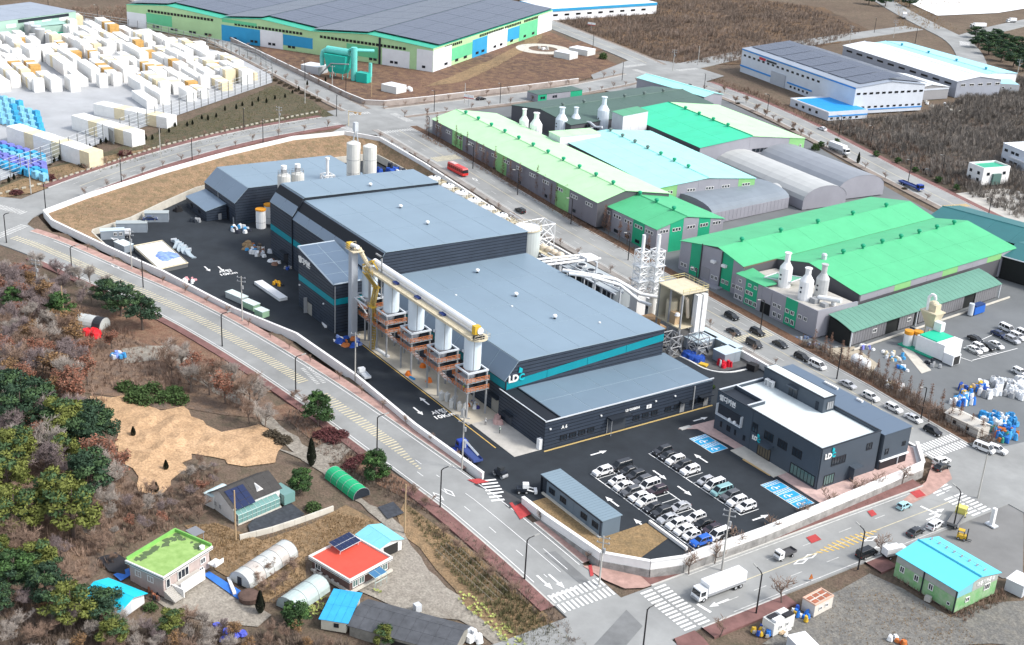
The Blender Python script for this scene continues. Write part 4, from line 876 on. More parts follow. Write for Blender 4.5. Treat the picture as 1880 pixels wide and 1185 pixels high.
# B near green works
b=Bld('green_works','nearest large works with two wide spring green gabled roofs','factory',-282,259.8,-224.6,355,.9,rad(4.6)); h=9.4; W=b.W
s0=.0
b.core([(0,0),(26.4,0),(26.4,h),(15.6,h+3.0),(0,h+.3)],'y',joint_g,.02)
mb=MB(); sec2=[(26.42,0),(57.4,0),(57.4,h-1.0),(38.5,h+2.6),(26.42,h)]; A_=[(t,W,z) for t,z in sec2]; B2_=[(t,14.5,z) for t,z in sec2]; mb.quad(*A_[::-1]); mb.quad(*B2_)
for i in range(5): j=(i+1) % 5; mb.quad(A_[i],A_[j],B2_[j],B2_[i])
mb.build('wall',joint_g,b.o)
roof_grid(b.o,(-.4,-.4,h+.25),(0,W+.8,0),(16,0,2.8),8,1,mgreen,gap=.05); roof_grid(b.o,(15.6,-.4,h+3.03),(0,W+.8,0),(10.7,0,-2.9),8,1,mgreen,gap=.05)
roof_grid(b.o,(26.5,14.2,h+.1),(0,W-13.8,0),(12,0,2.6),8,1,mgreen,gap=.05); roof_grid(b.o,(38.5,14.2,h+2.68),(0,W-13.8,0),(19.3,0,-3.7),8,2,mgreen,gap=.05)
MB().box(26.1,-.3,h-.2,26.45,W,h+.14).build('valley_gutter',M('rusty gutter',(.16,.12,.09),.8),b.o)
tp=lambda u: h+.2+(2.7*u/15.6 if u < 15.6 else 2.8*(26.4-u)/10.8)
stripes(b,'S',h,[4.6,4.4,8.6,4.4,4.4],[gw,gnw,gw,gnw,gw],tp)
for u in (1.5,3,6,7.6,14.5,16,18.8,20.4,23.2,25): b.win('S',u,1.9,1.2,1.3,frame_w,out=.07)
b.lbox('S',9.6,13.2,1.0,4.6,.07,.16,M('grey shutter door',(.26,.26,.28),.6),'shutter_door'); b.lbox('S',11,19,.2,.6,.1,3.0,gw,'dock_canopy')
for u in (9.2,17.6): b.lbox('S',u-.15,u+.15,0,11.6,.1,.4,M('black stack pipe',(.06,.06,.065)),'flue')
for u in (14.6,19.0): MB().box(-.8,-1.0,0,.8,0,.8).build('air_intake',white_m,b.o,b.side('S',u,7.2,.1))
eh=lambda u: h-1.0
b.clad('E',[(15,6.2),(W,6.2),(W,h-1.05),(15,h-1.05)],seq(15,W,8.2),0,lambda c: [gw,lgw,gw][int(c/8.2) % 3],gap=.06); b.clad('E',[(72+15,0),(W,0),(W,6.2),(87,6.2)],[87,W],0,lambda c: gw)
for i in range(5): tvent(b.o,(15.6,10+i*18,h+3.1),gv)
for i in range(7): tvent(b.o,(38.5,30+i*9.6,h+2.75),gv)
MB().cyl(38.5,21,h+2.3,h+4.0,.8,.8,10).dome(38.5,21,h+4.0,.9,.6,10,2).build('roof_ventilator',silver,b.o)
# terrace block with white stacks
b=Bld('terrace_block','three storey grey and green block with equipment terrace on its roof','factory',-256,259.2,-223.4,275.5,.6,rad(.5)); h=8.1
b.core([(0,0),(16.3,0),(16.3,h-.9),(0,h-.9)],'x',joint_g,.02)
stripes(b,'S',h,[4.3,5.0,1.8],[gw,gnw,gw]); b.clad('S',[(11.1,3.5),(15,3.5),(15,h),(11.1,h)],[11.1,15],0,lambda c: gw); b.lbox('S',11.2,14.9,.02,3.4,.02,.05,M('dark gateway',(.012,.013,.015),.9),'gateway')
b.clad('S',[(15.1,0),(32.6,0),(32.6,h),(15.1,h)],[15.1,20.6,25.2,32.6],0,lambda c: gnw if 20.6 < c < 25.2 else gw); stripes(b,'E',h,[16.3],[gw])
for u in (1.2,2.6,5.4,6.9,16.6,18.4,21.6,23.6,26.5,28.6): b.win('S',u,3.6,1.4,1.2,frame_w,out=.07)
for u in (1.2,2.9,5.6,7.2,9,17,19,22,24): b.win('S',u,.7,1.4,1.5,frame_w,out=.07)
for u in (2,6,8.4): b.win('S',u,6.0,1.2,1.0,frame_w,out=.07)
MB().box(.2,.2,h-.9,32.4,16.1,h-.8).build('terrace_floor',conc,b.o); MB().box(0.1,0.002,h-.9,32.5,.3,h-.01).box(32.25,.31,h-.9,32.55,16.0,h-.01).build('parapet',gw,b.o); MB().hexa([(0,-.3,h+.01),(12,-.3,h+.01),(12,4.6,h+.01),(0,6.5,h+.01)],[(0,-.3,h+.2),(12,-.3,h+.2),(12,4.6,h+.4),(0,6.5,h+.8)]).build('roof_edge_sheet',mgreen,b.o)
base=(-256,259.2,.6+h-.8)
def stack(label,x,y,z,r,h1,h2,m=None,group=None):
    t=thing('process_stack',label,'stack',(x,y,z),0,group); m=m or white_m
    MB().cyl(0,0,0,h1,r,n=14).build('drum',m,t,smooth=False); MB().cyl(0,0,h1,h1+r*.9,r,r*.42,14).build('cone',m,t); MB().cyl(0,0,h1+r*.9,h1+r*.9+h2,r*.42,n=10).cyl(0,0,h1+r*.9+h2,h1+r*.9+h2+.25,r*.55,n=10).build('flue',m,t)
    for k in range(2): MB().box(-.25,-r-.12,h1*.4+k*1.3,.25,-r+.1,h1*.4+k*1.3+.45).build('hatch',trim_d,t)
    return t
stack('white stack with narrow neck, farthest left on the equipment terrace',-243.5,266.4,base[2],1.9,5.8,2.6); stack('middle white stack standing nearest the parapet of the equipment terrace',-233.3,264.4,base[2],2.0,5.6,1.8); stack('greyer stack with blackened neck on the equipment terrace',-232.5,270.0,base[2],1.9,5.6,2.4,M('grey painted drum',(.45,.46,.46),.6,.1,.4))
for i,p in enumerate(((962,225),(984,233),(1031,222),(1057,218),(1107,218))):
    x,y=G(*p,13); stack(['leftmost white bottle shaped stack over the pale green roof','white bottle shaped stack nearest the pale green roof edge','white bottle shaped stack behind the low cabin roof','white steaming stack right of the low cabin','tallest bluish white stack beside the filter house'][i],x,y,8.5,[1.9,2.5,2.5,2.0,2.4][i],[5.5,5.5,5.2,4.8,8.2][i],[2.6,2.2,2.4,2.4,3.0][i],M('bluish white paint',(.66,.72,.78),.5) if i > 1 else None)
t=thing('duct_cluster','tangle of pale pipes and fans on the equipment terrace','pipework',(-228.5,266,base[2])); MB().tube((-1,0,1.6),(5,2.5,2.2),.7,n=10).tube((-2,1,.8),(-1,0,1.6),.6,n=8).build('duct',white_m,t); MB().box(-2.5,-2,0,-.5,0,1.4).box(1,-1.5,0,3,0,1.1).build('fan_box',steel,t); MB().cyl(2.4,2.5,0,1.8,.7).cyl(-3.6,-1.3,0,2.6,.6).build('tank',white_m,t)
t=thing('duct_cluster','dark pipes and machines between the far white stacks','pipework',(*G(1085,235,11),10));
for i in range(7): MB().box(-6+i*1.8,-1,0,-5+i*1.8,.6,1+.5*(i % 3)).build('machine',[steel,white_m,trim_d][i % 3],t)
MB().path([(-6,0,2),(-2,1,2.6),(3,0,2.0),(6,1,2.6)],.5,8).build('duct',silver,t)
t=thing('skylight_frame','raised green framed roof hatch behind the white stacks','roof hatch',(-249,263.5,9.0)); MB().bar((0,0,.2),(8,3,1.0),.25).bar((0,5,.8),(8,8,1.6),.25).bar((0,0,.2),(0,5,.8),.25).bar((8,3,1),(8,8,1.6),.25).build('frame',silver,t); MB().hexa([(.2,.2,.1),(7.8,3.1,.9),(7.8,7.8,1.4),(.2,4.9,.6)],[(.2,.2,.2),(7.8,3.1,1.0),(7.8,7.8,1.5),(.2,4.9,.7)]).build('hatch_lid',pal('green glazing',(.14,.40,.26)),t)
# lean-to canopy
b=Bld('loading_canopy','long curved grey green lean-to with ribbed grey wall facing the lorry park','canopy',-222.5,263.2,-214.2,336.5,.35,rad(4.6)); W=b.W
gc=pal('grey green canopy sheet',(.12,.27,.205)); dk=M('dark bay',(.02,.022,.022),.9)
mb=MB(); b.core([(0,0),(7.6,0),(7.6,4.6),(0,6.3)],'y',dk,.6)
n_=36
pc=[(-.2,6.9),(3,6.35),(6,5.5),(8.5,4.6)]
for i in range(n_):
    y0,y1=W*i/n_+.04,W*(i+1)/n_-.04; mb=MB()
    for (x0,z0),(x1,z1) in zip(pc,pc[1:]): mb.hexa([(x0,y0,z0),(x1,y0,z1),(x1,y1,z1),(x0,y1,z0)],[(x0,y0,z0+.14),(x1,y0,z1+.14),(x1,y1,z1+.14),(x0,y1,z0+.14)])
    mb.build('roof_sheet',gc,b.o)
ribs=[i for i in range(60)]
for i in range(60):
    u=1+i*(W-2)/60
    if 16 < u < 22 or 29 < u < 31.5 or 54 < u < 60: continue
    b.lbox('E',u,u+(W-2)/60-.12,.3,4.3,-.55,-.4,pal('ribbed grey wall',(.19,.19,.20)),'wall_panel')
for u in (.2,30.3,W-.3): MB().box(0,0,0,.3,.3,4.6).build('post',silver,b.o,(8.0,u,0))
for u in (11,27,36): b.win('E',u,2.0,1.8,1.2,frame_w,out=-.38)
b.lbox('E',-.5,W+3,.02,.5,1.6,2.0,conc_l,'kerb_wall');
for y in (1.2,2.2,3.2,4.6): pass
t=thing('waste_press','blue tarpaulined press parked in the open bay of the lean-to','machine',(-214.9,319.5,.5),rad(94)); MB().box(-2.6,-.9,0,2.6,.9,2.4).build('body',M('royal blue',(.02,.12,.48),.6),t); MB().box(-2.4,-.95,2.41,2.2,.95,2.9).build('cover',M('dark blue cover',(.02,.05,.16)),t); MB().cyl(-3.4,0,0,3.6,.8,n=12).build('drum',silver,t)
# teal roofed sheds at right edge
b=Bld('teal_shed','dark teal roofed open sheds at the right edge behind the green works','shed',-268,359,-219,384,.8,rad(12)); tl_=pal('dark teal sheet',(.035,.15,.16))
gable(b,7.6,9.9,'x',dk,tl_,5,1,at=.45);
b=Bld('teal_shed','nearer bay of the dark teal roofed sheds with open front','shed',-232,352,-205,376,.5,rad(12)); b.core([(0,0),(24,0),(24,7.4),(11,9.6),(0,7.4)],'x',dk,.6); roof_grid(b.o,(-.3,-.4,7.3),(27.6,0,0),(0,11.4,2.3),4,1,tl_); roof_grid(b.o,(-.3,11,9.6),(27.6,0,0),(0,13.4,-2.3),4,1,tl_)
for u in (0,6,12,18,24): MB().box(0,0,0,.35,.35,7.5).build('post',M('teal post',(.04,.2,.2)),b.o,(27,u,0))
MB().bar((0,-.4,7.5),(27.3,-.4,7.5),.3).bar((27.3,-.4,7.5),(27.3,11,9.8),.3).bar((27.3,11,9.8),(27.3,24.4,7.4),.3).build('verge_trim',silver,b.o)
# solar roofed works at the top
A_=(-543.7-187*math.cos(rad(32)),324.6-187*math.sin(rad(32))); b=Bld('solar_works','huge patchwork coloured works with three solar covered gables at the top','factory',A_[0],A_[1],A_[0]+187,A_[1]+152,5.8,rad(32)); h=11.6
zz_=[(0,h),(27,h+2.5),(62,h),(87,h+2.5),(117,h),(150,h+2.5),(187,h)]
b.core([(0,0),(187,0)]+zz_[::-1],'y',palew,.02)
grn2=pal('sea green roof sheet',(.05,.38,.26)); pv=M('solar cells',(.085,.10,.14),.35,.1,.6,spec=.5); pvf=M('panel frame',(.16,.17,.21),.5)
for (x0,z0),(x1,z1) in zip(zz_,zz_[1:]): roof_grid(b.o,(x0,-.5,z0+.02),(0,152.5,0),(x1-x0,0,z1-z0),6,1,grn2,gap=.05)
tz=lambda u: interp(u,[p[0] for p in zz_],[p[1] for p in zz_])
def blk_row(k,u0,u1,z,n):
    for i in range(n): b.win(k,u0+(u1-u0)*(i+.5)/n,z,(u1-u0)/n*.72,1.3,blk,blk,0)
for u0,u1,z0,z1,m in ((.1,13,.1,8.0,wsheet),(13.2,30,3.2,8.8,grnw),(62,86,.1,8.4,bluew),(86.2,100,.1,8.8,wsheet),(100.2,118,2.6,8.0,bluew),(118,136,.1,7.6,palew),(138,156,2.6,8.2,grnw),(158.5,174,.1,8.4,wsheet),(178,186.9,.1,10.5,wsheet),(62.4,84,9.9,11.5,grnw)): b.lbox('S',u0,u1,z0,z1,.004,.12,m,'wall_panel')
b.lbox('S',156.6,157.6,.1,tz(157)-.4,.004,.4,trim_d,'downpipe')
blk_row('S',14,57,9.4,20); blk_row('S',70,112,9.0,20); blk_row('S',122,172,8.9,23)
for u in (18,20.5,30,32.5,42,44.5,52,54.5,68,70.5,81,83.5,92,94.5,104,106.5,126,128.5,141,143.5,152,154.5,164,166.5,182): b.win('S',u,1.5,1.8,1.2,frame_d,mull=1,out=.12)
for u0,u1,z0,z1,m in ((.1,20,.1,10.6,wsheet),(20.2,44,2.4,8.6,grnw),(44.2,62,.1,9.4,bluew),(62.2,88,.1,10,wsheet),(88.2,104,2.2,9,bluew),(104.2,130,.1,9.4,grnw),(130.2,151.8,.1,10.8,wsheet)): b.lbox('E',u0,u1,z0,z1,.004,.12,m,'wall_panel')
for u0,n in ((12,9),(52,14),(84,10),(110,10)): blk_row('E',u0,u0+n*2.2,9.8,n)
for u in (14,26,36,50,57,72,80,94,112,124): b.win('E',u,1.4,3.4,1.3,frame_d,mull=3,out=.12)
mb=MB()
for i in range(12):
    for j in range(5): mb.box(i*1.02,j*4.78,0,i*1.02+.98,j*4.78+4.7,.06)
mesh_pv=mb.mesh('solar_array',pv)
def pv_field(par,P,U,V,nu,nvv,sx=12.2,sy=25.6,fx=1.0):          # arrays laid in the plane U,V
    U,V=Vector(U).normalized(),Vector(V).normalized(); N_=U.cross(V); R_=Matrix((U,V,N_)).transposed().to_4x4()
    for i in range(nu):
        for j in range(nvv):
            o=link('solar_array',mesh_pv,par); o.matrix_local=Matrix.Translation(Vector(P)+U*i*sx+V*j*sy) @ R_ @ Matrix.Diagonal((fx,1,1,1))
for (x0,z0),(x1,z1) in zip(zz_,zz_[1:]):
    d=Vector((x1-x0,0,z1-z0)); n=round((d.length)/12.2); up=z1 > z0; fx=(d.length-.4)/n/12.4
    pv_field(b.o,Vector((x0,1.5 if up else 7,z0+1.0))+d.normalized()*.4,d,(0,1,0),n,6 if not up else 6,12.4*fx,24.2,fx)
# grey works with solar roof and blue flat annex, upper right
b=from_px('grey_works','pale grey works with solar covered roof and blue trim at upper right','factory',(1363.6,87.8),(1572,160),(1661.6,141.8),18.2,5.5); h=b.H-.4
gable(b,h,h+2.2,'x',pal('cool white wall',(.58,.62,.68)),pal('grey sheet roof',(.30,.34,.40)),8,1)
L,W=b.L,b.W
pv_field(b.o,(1,W*.12,h+.12*4.4+.5),(1,0,0),(0,W*.5,2.2),7,1,12.9,20);
d=Vector((0,W*.5,-2.2)); pv_field(b.o,(1,W*.52,h+2.7),(1,0,0),d,7,1,12.9,20)
bt=pal('blue trim',(.04,.25,.62)); b.lbox('S',.2,L,h-.7,h,.02,.3,bt,'eaves_trim'); b.lbox('S',0,34,3.3,4.0,.02,.35,bt,'trim_band'); b.lbox('S',42,62,3.3,4.0,.02,.35,bt,'trim_band'); b.lbox('E',.2,W,1.6,2.1,.02,.2,bt,'trim_band'); b.lbox('S',28,40,.1,6.6,.02,.5,pal('grey loading door',(.42,.44,.48)),'loading_door')
for i in range(16): b.win('S',3+i*4.2,h-3.6,1.9,1.0,blk,blk,0)
for i in range(11): b.win('E',2+i*3.7,h-3.4,2.0,.9,blk,blk,0); b.win('E',2+i*3.7,2.6,1.6,.8,blk,blk,0)
for i in range(5): b.win('S',45+i*3.4,1.6,1.4,1.0,blk,blk,0)
b.lbox('S',16,21.5,h-2.4,h-1.2,.02,.25,M('red sign board',(.5,.04,.06)),'sign_board'); b.lbox('S',22.5,31,h-2.3,h-1.4,.02,.25,trim_d,'sign_board')
b=from_px('blue_annex','low annex with bright blue flat roof in front of the grey solar works','annex',(1452,180),(1522,206),(1567,192),9.2,5.2); b.core([(0,0),(b.W,0),(b.W,b.H),(0,b.H)],'x',pal('cool white wall',(.58,.62,.68)),0.0); roof_grid(b.o,(3.5,.6,b.H+.01),(b.L-3.8,0,0),(0,b.W-1.2,0),4,1,pal('bright blue sheet',(.02,.30,.72))); b.lbox('E',0,b.W,1.7,2.3,.02,.2,bt,'trim_band'); b.lbox('S',0,b.L,b.H-.5,b.H,.02,.3,wsheet,'eaves_trim')
for i in range(5): b.win('E',2+i*3.6,.6,1.4,.8,blk,blk,0)
for i in range(4): b.win('S',5+i*5,1.4,1.6,1.2,blk,blk,0)
b=from_px('white_works','white roofed works with pale blue roof stripe at upper right','factory',(1548.5,84),(1758,150),(1807,137),13.4,5.3); gable(b,b.H,b.H+2,'x',pal('mid grey wall',(.33,.35,.40)),pal('white sheet roof',(.74,.77,.79)),8,1)
for i in range(5): b.win('E',4+i*5.6,b.H-2.6,3.0,1.2,frame_w,blk,1)
for i in range(10): b.win('S',6+i*9,b.H-2.6,5.0,1.0,frame_d,blk,2)
b=from_px('blue_roof_works','works behind the white roof with pale blue roof and four vents','factory',(1600,77),(1800,135),(1830,121),13,5.3); gable(b,b.H-1,b.H,'x',wsheet,pal('sky blue sheet',(.36,.68,.78)),8,1,at=.4)
for i in range(4): tvent(b.o,(14+i*22,b.W*.4,b.H),M('teal vent',(.02,.28,.38)))
b=from_px('grey_shed','small gabled grey shed between the solar works and the white works','shed',(1600,140),(1677,164),(1727,155),11.2,5.4); gable(b,b.H,b.H+1.6,'x',pal('warm grey wall',(.30,.30,.31)),pal('white sheet roof',(.74,.77,.79)),4,1); b.lbox('E',0,b.W,b.H-1.1,b.H-.3,.02,.15,pal('cool white wall',(.58,.62,.68)),'trim_band')
b=from_px('pump_house','small flat roofed house with pale blue roof at the white works corner','annex',(1803,143),(1818,153),(1853,144),9.6,5.3); b.core([(0,0),(b.W,0),(b.W,b.H),(0,b.H)],'x',pal('cool grey wall',(.45,.47,.49)),0.); roof_grid(b.o,(.3,.3,b.H),(b.L-.6,0,0),(0,b.W-.6,0),1,1,pal('sky blue sheet',(.36,.68,.78)))
for u in (3,7,11): b.win('E',u,2.0,1.2,1.0,frame_w,blk,0)
b=from_px('white_house','small white cube house with green roof terrace by the far road','house',(1779,298),(1807,309),(1839,299),9.6,2.6); b.core([(0,0),(b.W,0),(b.W,b.H-.8),(0,b.H-.8)],'x',wall_w,0.); L,W,H=b.L,b.W,b.H
MB().box(0,0,H-.8,L,.4,H).box(0,W-.4,H-.8,L,W,H).box(0,.4,H-.8,.4,W-.4,H).box(L-.4,.4,H-.8,L,W-.4,H).build('parapet',wall_w,b.o); MB().box(.4,.4,H-.79,L-.4,W-.4,H-.7).build('roof_terrace',pal('green roof paint',(.04,.40,.24)),b.o)
for u in (.22,.72): b.win('S',L*u,H-3.2,1.3,1.2,frame_d,mull=1); b.win('S',L*u,1.2,1.3,1.2,frame_d,mull=1)
for u in (.2,.8): b.win('E',W*u,H-3.2,1.4,1.2,frame_d,mull=1)
b.lbox('E',W*.35,W*.65,.2,H-2.6,.02,1.0,pal('green glazed porch',(.10,.18,.16)),'porch')
b=from_px('grey_shed','pale grey two storey shed cut by the right edge of the picture','shed',(1843,263),(1905,288),(1950,272),10.5,2.4); b.core([(0,0),(b.W,0),(b.W,b.H),(0,b.H)],'x',pal('cool white wall',(.58,.62,.68)),0.); roof_grid(b.o,(-.3,-.3,b.H),(b.L+.6,0,0),(0,b.W+.6,.4),4,2,pal('white sheet roof',(.74,.77,.79)))
for u in (2.4,6.6,9.4): b.win('S',u,b.H-3,2.0,1.1,frame_d,mull=2); b.win('S',u,1.2,2.0,1.1,frame_d,mull=2)
b.lbox('S',6,16,4.0,4.4,.02,1.4,wsheet,'canopy')
# top strips
b=from_px('blue_works','long white walled works with blue band cut by the top edge','factory',(955,2),(1011,17),(1160,-6),13,6); b.core([(0,0),(b.W,0),(b.W,b.H),(0,b.H)],'x',wsheet,0.); b.lbox('E',0,b.W,b.H-1.6,b.H,.02,.4,bluew,'trim_band'); b.lbox('S',0,b.L,b.H-1.6,b.H,.02,.4,bluew,'trim_band')
for i in range(9): b.win('E',4+i*9,2.6,3.6,1.2,blk,blk,0)
roof_grid(b.o,(0,0,b.H),(b.L,0,0),(0,b.W,0),3,4,wsheet)
b=from_px('pale_green_works','pale green works with white strip windows at top left corner','factory',(-90,22),(-5,40),(53,4),14,5.5); b.core([(0,0),(b.W,0),(b.W,b.H),(0,b.H)],'x',pal('pale celadon wall',(.34,.50,.42)),0.); roof_grid(b.o,(-.3,-.3,b.H),(b.L+.6,0,0),(0,b.W+.6,0),4,4,pal('grey sheet roof',(.30,.34,.40)))
for i in range(4): b.win('E',8+i*11,b.H-4,6,1.8,wsheet,wsheet,0)
text('KCC글라스',4.2,trim_d,'sign_letters',b.o,b.side('E',24,b.H-1.4,.2),(rad(90),0,math.pi/2),.05) if False else None
b.lbox('E',b.W*.25,b.W*.9,b.H-2.0,b.H-.6,.02,.3,trim_d,'sign_board')
b=from_px('celadon_shed','lower pale green shed with deeper green foot at top left','shed',(30,37),(60,50),(98,36),10.5,5.5); b.core([(0,0),(b.W,0),(b.W,b.H),(0,b.H)],'x',pal('pale celadon wall',(.34,.50,.42)),0.); b.lbox('E',0,b.W,.1,1.6,.02,.2,emer,'plinth'); roof_grid(b.o,(-.3,-.3,b.H),(b.L+.6,0,0),(0,b.W+.6,.6),2,2,pal('pale celadon roof',(.36,.55,.48)))
# ================================================================== PLANT EQUIPMENT
silo_m=M('bluish silo paint',(.60,.68,.74),.45,.04,.4); silo_w=M('chalky silo paint',(.66,.66,.62),.6,.06,.5)
# five silos with their platforms
def silo(i,x,y):
    lab=['silo nearest the car park, last in the row beneath the conveyor','second silo from the car park end of the conveyor row','middle silo of the five under the conveyor','fourth silo from the car park end of the conveyor row','silo beside the yellow hoist stair, first in the conveyor row'][i]
    t=thing('silo',lab,'silo',(x,y,.1),0,'silos under the conveyor')
    MB().cyl(0,0,11.6,19.3,2.05,n=20).build('silo_shell',silo_m,t,smooth=False); MB().cyl(0,0,8.2,11.55,.5,1.9,16).build('cone',silver,t)
    for a in (-.4,1.2,2.8): MB().box(2.03*math.cos(a)-.06,2.03*math.sin(a)-.06,11.7,2.03*math.cos(a)+.06,2.03*math.sin(a)+.06,19.2).build('seam_strip',steel,t)
    fr=2.6
    for dx in (-fr,fr):
        for dy in (-fr,fr): MB().box(dx-.18,dy-.18,0,dx+.18,dy+.18,11.4).build('leg',steel,t)
    MB().box(-fr-.3,-fr-.3,11.2,fr+.3,-fr+.1,11.6).box(-fr-.3,fr-.1,11.2,fr+.3,fr+.3,11.6).box(-fr-.3,-fr+.11,11.2,-fr+.1,fr-.11,11.6).box(fr-.1,-fr+.11,11.2,fr+.3,fr-.11,11.6).build('ring_beam',silver,t)
    MB().box(-fr+.3,.4,7.0,fr-.6,fr,11.1).build('control_cabin',trim_d,t)
    for z in (6.6,8.9):
        MB().box(-fr-.7,-fr-.7,z,fr+.5,fr+.5,z+.12).build('deck',steel,t)
        railing(MB(),[(fr+.5,-fr-.7,z+.12),(-fr-.7,-fr-.7,z+.12),(-fr-.7,fr+.4,z+.12)],1.15,3,.07,step=1.4).build('railing',orange_m,t); railing(MB(),[(fr+.5,fr+.4,z+.12),(fr+.5,-fr-.7,z+.12)],1.15,3,.07,step=1.4).build('railing',orange_m,t)
    if i < 4:
        mb=MB()
        for k in range(7): mb.box(-fr-.9-k*1.0,-fr-.5,6.6-.25*min(k,2)+.25*max(0,k-4),-fr-.0-k*1.0,-fr+.7,6.7-.25*min(k,2)+.25*max(0,k-4))
        mb.build('catwalk',steel,t); railing(MB(),[(-fr-.7,-fr-.5,6.7),(-fr-3,-fr-.5,6.2),(-fr-5.5,-fr-.5,6.2),(-fr-7.5,-fr-.5,6.7)],1.1,2,.06).build('railing',orange_m,t)
    MB().cyl(-.8,-2.15,15.6,16.2,.2,n=6).build('level_probe',silver,t)
    return t
SX=[-230.2,-243.4,-256.6,-269.4,-281.2]
for i,x in enumerate(SX): silo(i,x,150.6)
# conveyor
t=thing('conveyor','long white covered conveyor with yellow end drive running over the silos','conveyor',(-280.5,150.6,0))
Lc=51.8
MB().tube((0,1.0,21.2),(Lc,1.0,21.2),.85,n=12).build('tube_cover',white_m,t); MB().box(-.5,-1.9,19.75,Lc+.6,.1,19.95).box(-.5,-2.0,19.5,Lc+.6,-1.85,20.1).build('walkway',cream_m,t)
railing(MB(),[(0,-1.9,19.95),(Lc,-1.9,19.95)],1.05,2,.035,step=2.5).build('railing',cream_m,t)
MB().box(-.5,.1,19.4,Lc+.6,1.9,19.6).build('support_beam',steel,t)
for x in (13,24,36): MB().box(x,-.9,20.0,x+1.8,.2,20.5).build('drive_cover',M('navy motor',(.02,.04,.16)),t)
MB().cyl(Lc-.8,.6,19.3,19.65,2.6,n=16).build('end_deck',cream_m,t); railing(MB(),[(Lc+1.6,-1.6,19.65),(Lc+1.6,2.6,19.65),(Lc-2,2.8,19.65)],1.2,2,.05).build('railing',cream_m,t)
MB().box(Lc-1.6,-.4,20.2,Lc-.2,1.2,22.4).build('end_drive',yellow_m,t); MB().box(Lc+.1,-1.2,19.7,Lc+1.1,-.2,20.6).box(Lc+.2,.4,19.7,Lc+1.2,1.4,20.5).build('motor',trim_d,t)
# hoist
t=thing('bucket_hoist','tall grey hoist shaft with yellow head drive and cream chute beside the dark tower block','hoist',(-281.8,146.0,.05))
MB().box(-.9,-.9,0,.9,.9,25.0).build('shaft',M('grey hoist casing',(.36,.39,.43),.5,.05,.4),t); MB().box(-1.6,-1.6,25.0,3.0,1.6,25.2).build('head_deck',cream_m,t); railing(MB(),[(-1.6,1.6,25.2),(-1.6,-1.6,25.2),(3.0,-1.6,25.2)],1.2,2,.05).build('railing',cream_m,t)
MB().box(-1.5,-1.3,25.25,-.1,.1,26.7).build('head_drive',yellow_m,t); MB().tube((-.2,-.4,26.2),(2.2,.2,26.2),.55,n=10).build('motor',white_m,t); MB().box(.5,-1.2,25.21,1.5,-.6,25.9).build('gearbox',trim_d,t)
ch=MB()
for k in range(6): ch.tube((2.0+k*.02,.6+k*.55,25.8-k*1.05),(2.0,.6+k*.55+.5,25.8-k*1.05-.95),.62,n=8)
ch.build('chute',cream_m,t); MB().box(3.6,2.6,0,4.1,3.1,21).build('post',steel,t); MB().box(6.6,4.6,13,6.9,4.9,24.4).box(3.6,4.6,24.0,6.9,4.9,24.4).build('frame_post',steel,t)
MB().box(.5,2.4,19.2,6.2,5.4,19.4).build('transfer_deck',cream_m,t); railing(MB(),[(.5,5.4,19.4),(.5,2.4,19.4),(6.2,2.4,19.4)],1.2,3,.06).build('railing',yellow_m,t); MB().bar((.8,2.6,20.4),(3,4,22.2),.3).bar((3,4,22.2),(5.4,4.4,20.4),.3).bar((.9,4.8,20.4),(3,4.6,22.2),.3).build('transfer_frame',yellow_m,t)
MB().box(-1.4,-.2,11.6,7.5,.1,11.9).box(.9,.1,11.6,1.2,4,11.9).build('stay',silver,t); MB().bar((2.5,0,11.6),(4.2,2,8),.25).build('brace',silver,t)
# yellow stair between the last silos
t=thing('stair_tower','zigzag yellow stair climbing between the two silos nearest the hoist','staircase',(-275.4,148.6,.1))
mb=MB(); z=0
for k,(a,b_) in enumerate((((2.5,-1.6,0),(-1.0,1.2,7.0)),((-1.0,1.2,7.0),(2.2,-1.4,11.8)),((2.2,-1.4,11.8),(-.6,1.2,15.6)),((-.6,1.2,15.6),(-3.2,-.9,19.4)))):
    for o in (-.55,.55):
        p,q=Vector(a)+Vector((o,o*.6,0)),Vector(b_)+Vector((o,o*.6,0)); mb.bar(p,q,.28); mb.bar(p+Vector((0,0,1.1)),q+Vector((0,0,1.1)),.12)
    for s in range(12): p=Vector(a)+(Vector(b_)-Vector(a))*(s/12); mb.box(p.x-.5,p.y-.4,p.z,p.x+.5,p.y+.4,p.z+.08)
mb.build('flight',M('mustard stair paint',(.48,.34,.10),.6),t); MB().box(2.6,-2.2,0,2.9,-1.9,12).box(-1.6,1.0,0,-1.3,1.3,16).build('post',steel,t)
for k,(x,y,z) in enumerate(((-1.2,1.4,7),(2.4,-1.5,11.8),(-.8,1.3,15.6))): MB().box(x-1,y-.8,z,x+1,y+.8,z+.12).build('landing',yellow_m,t); railing(MB(),[(x-1,y-.8,z),(x+1,y-.8,z)],1.1,2,.05).build('railing',yellow_m,t)
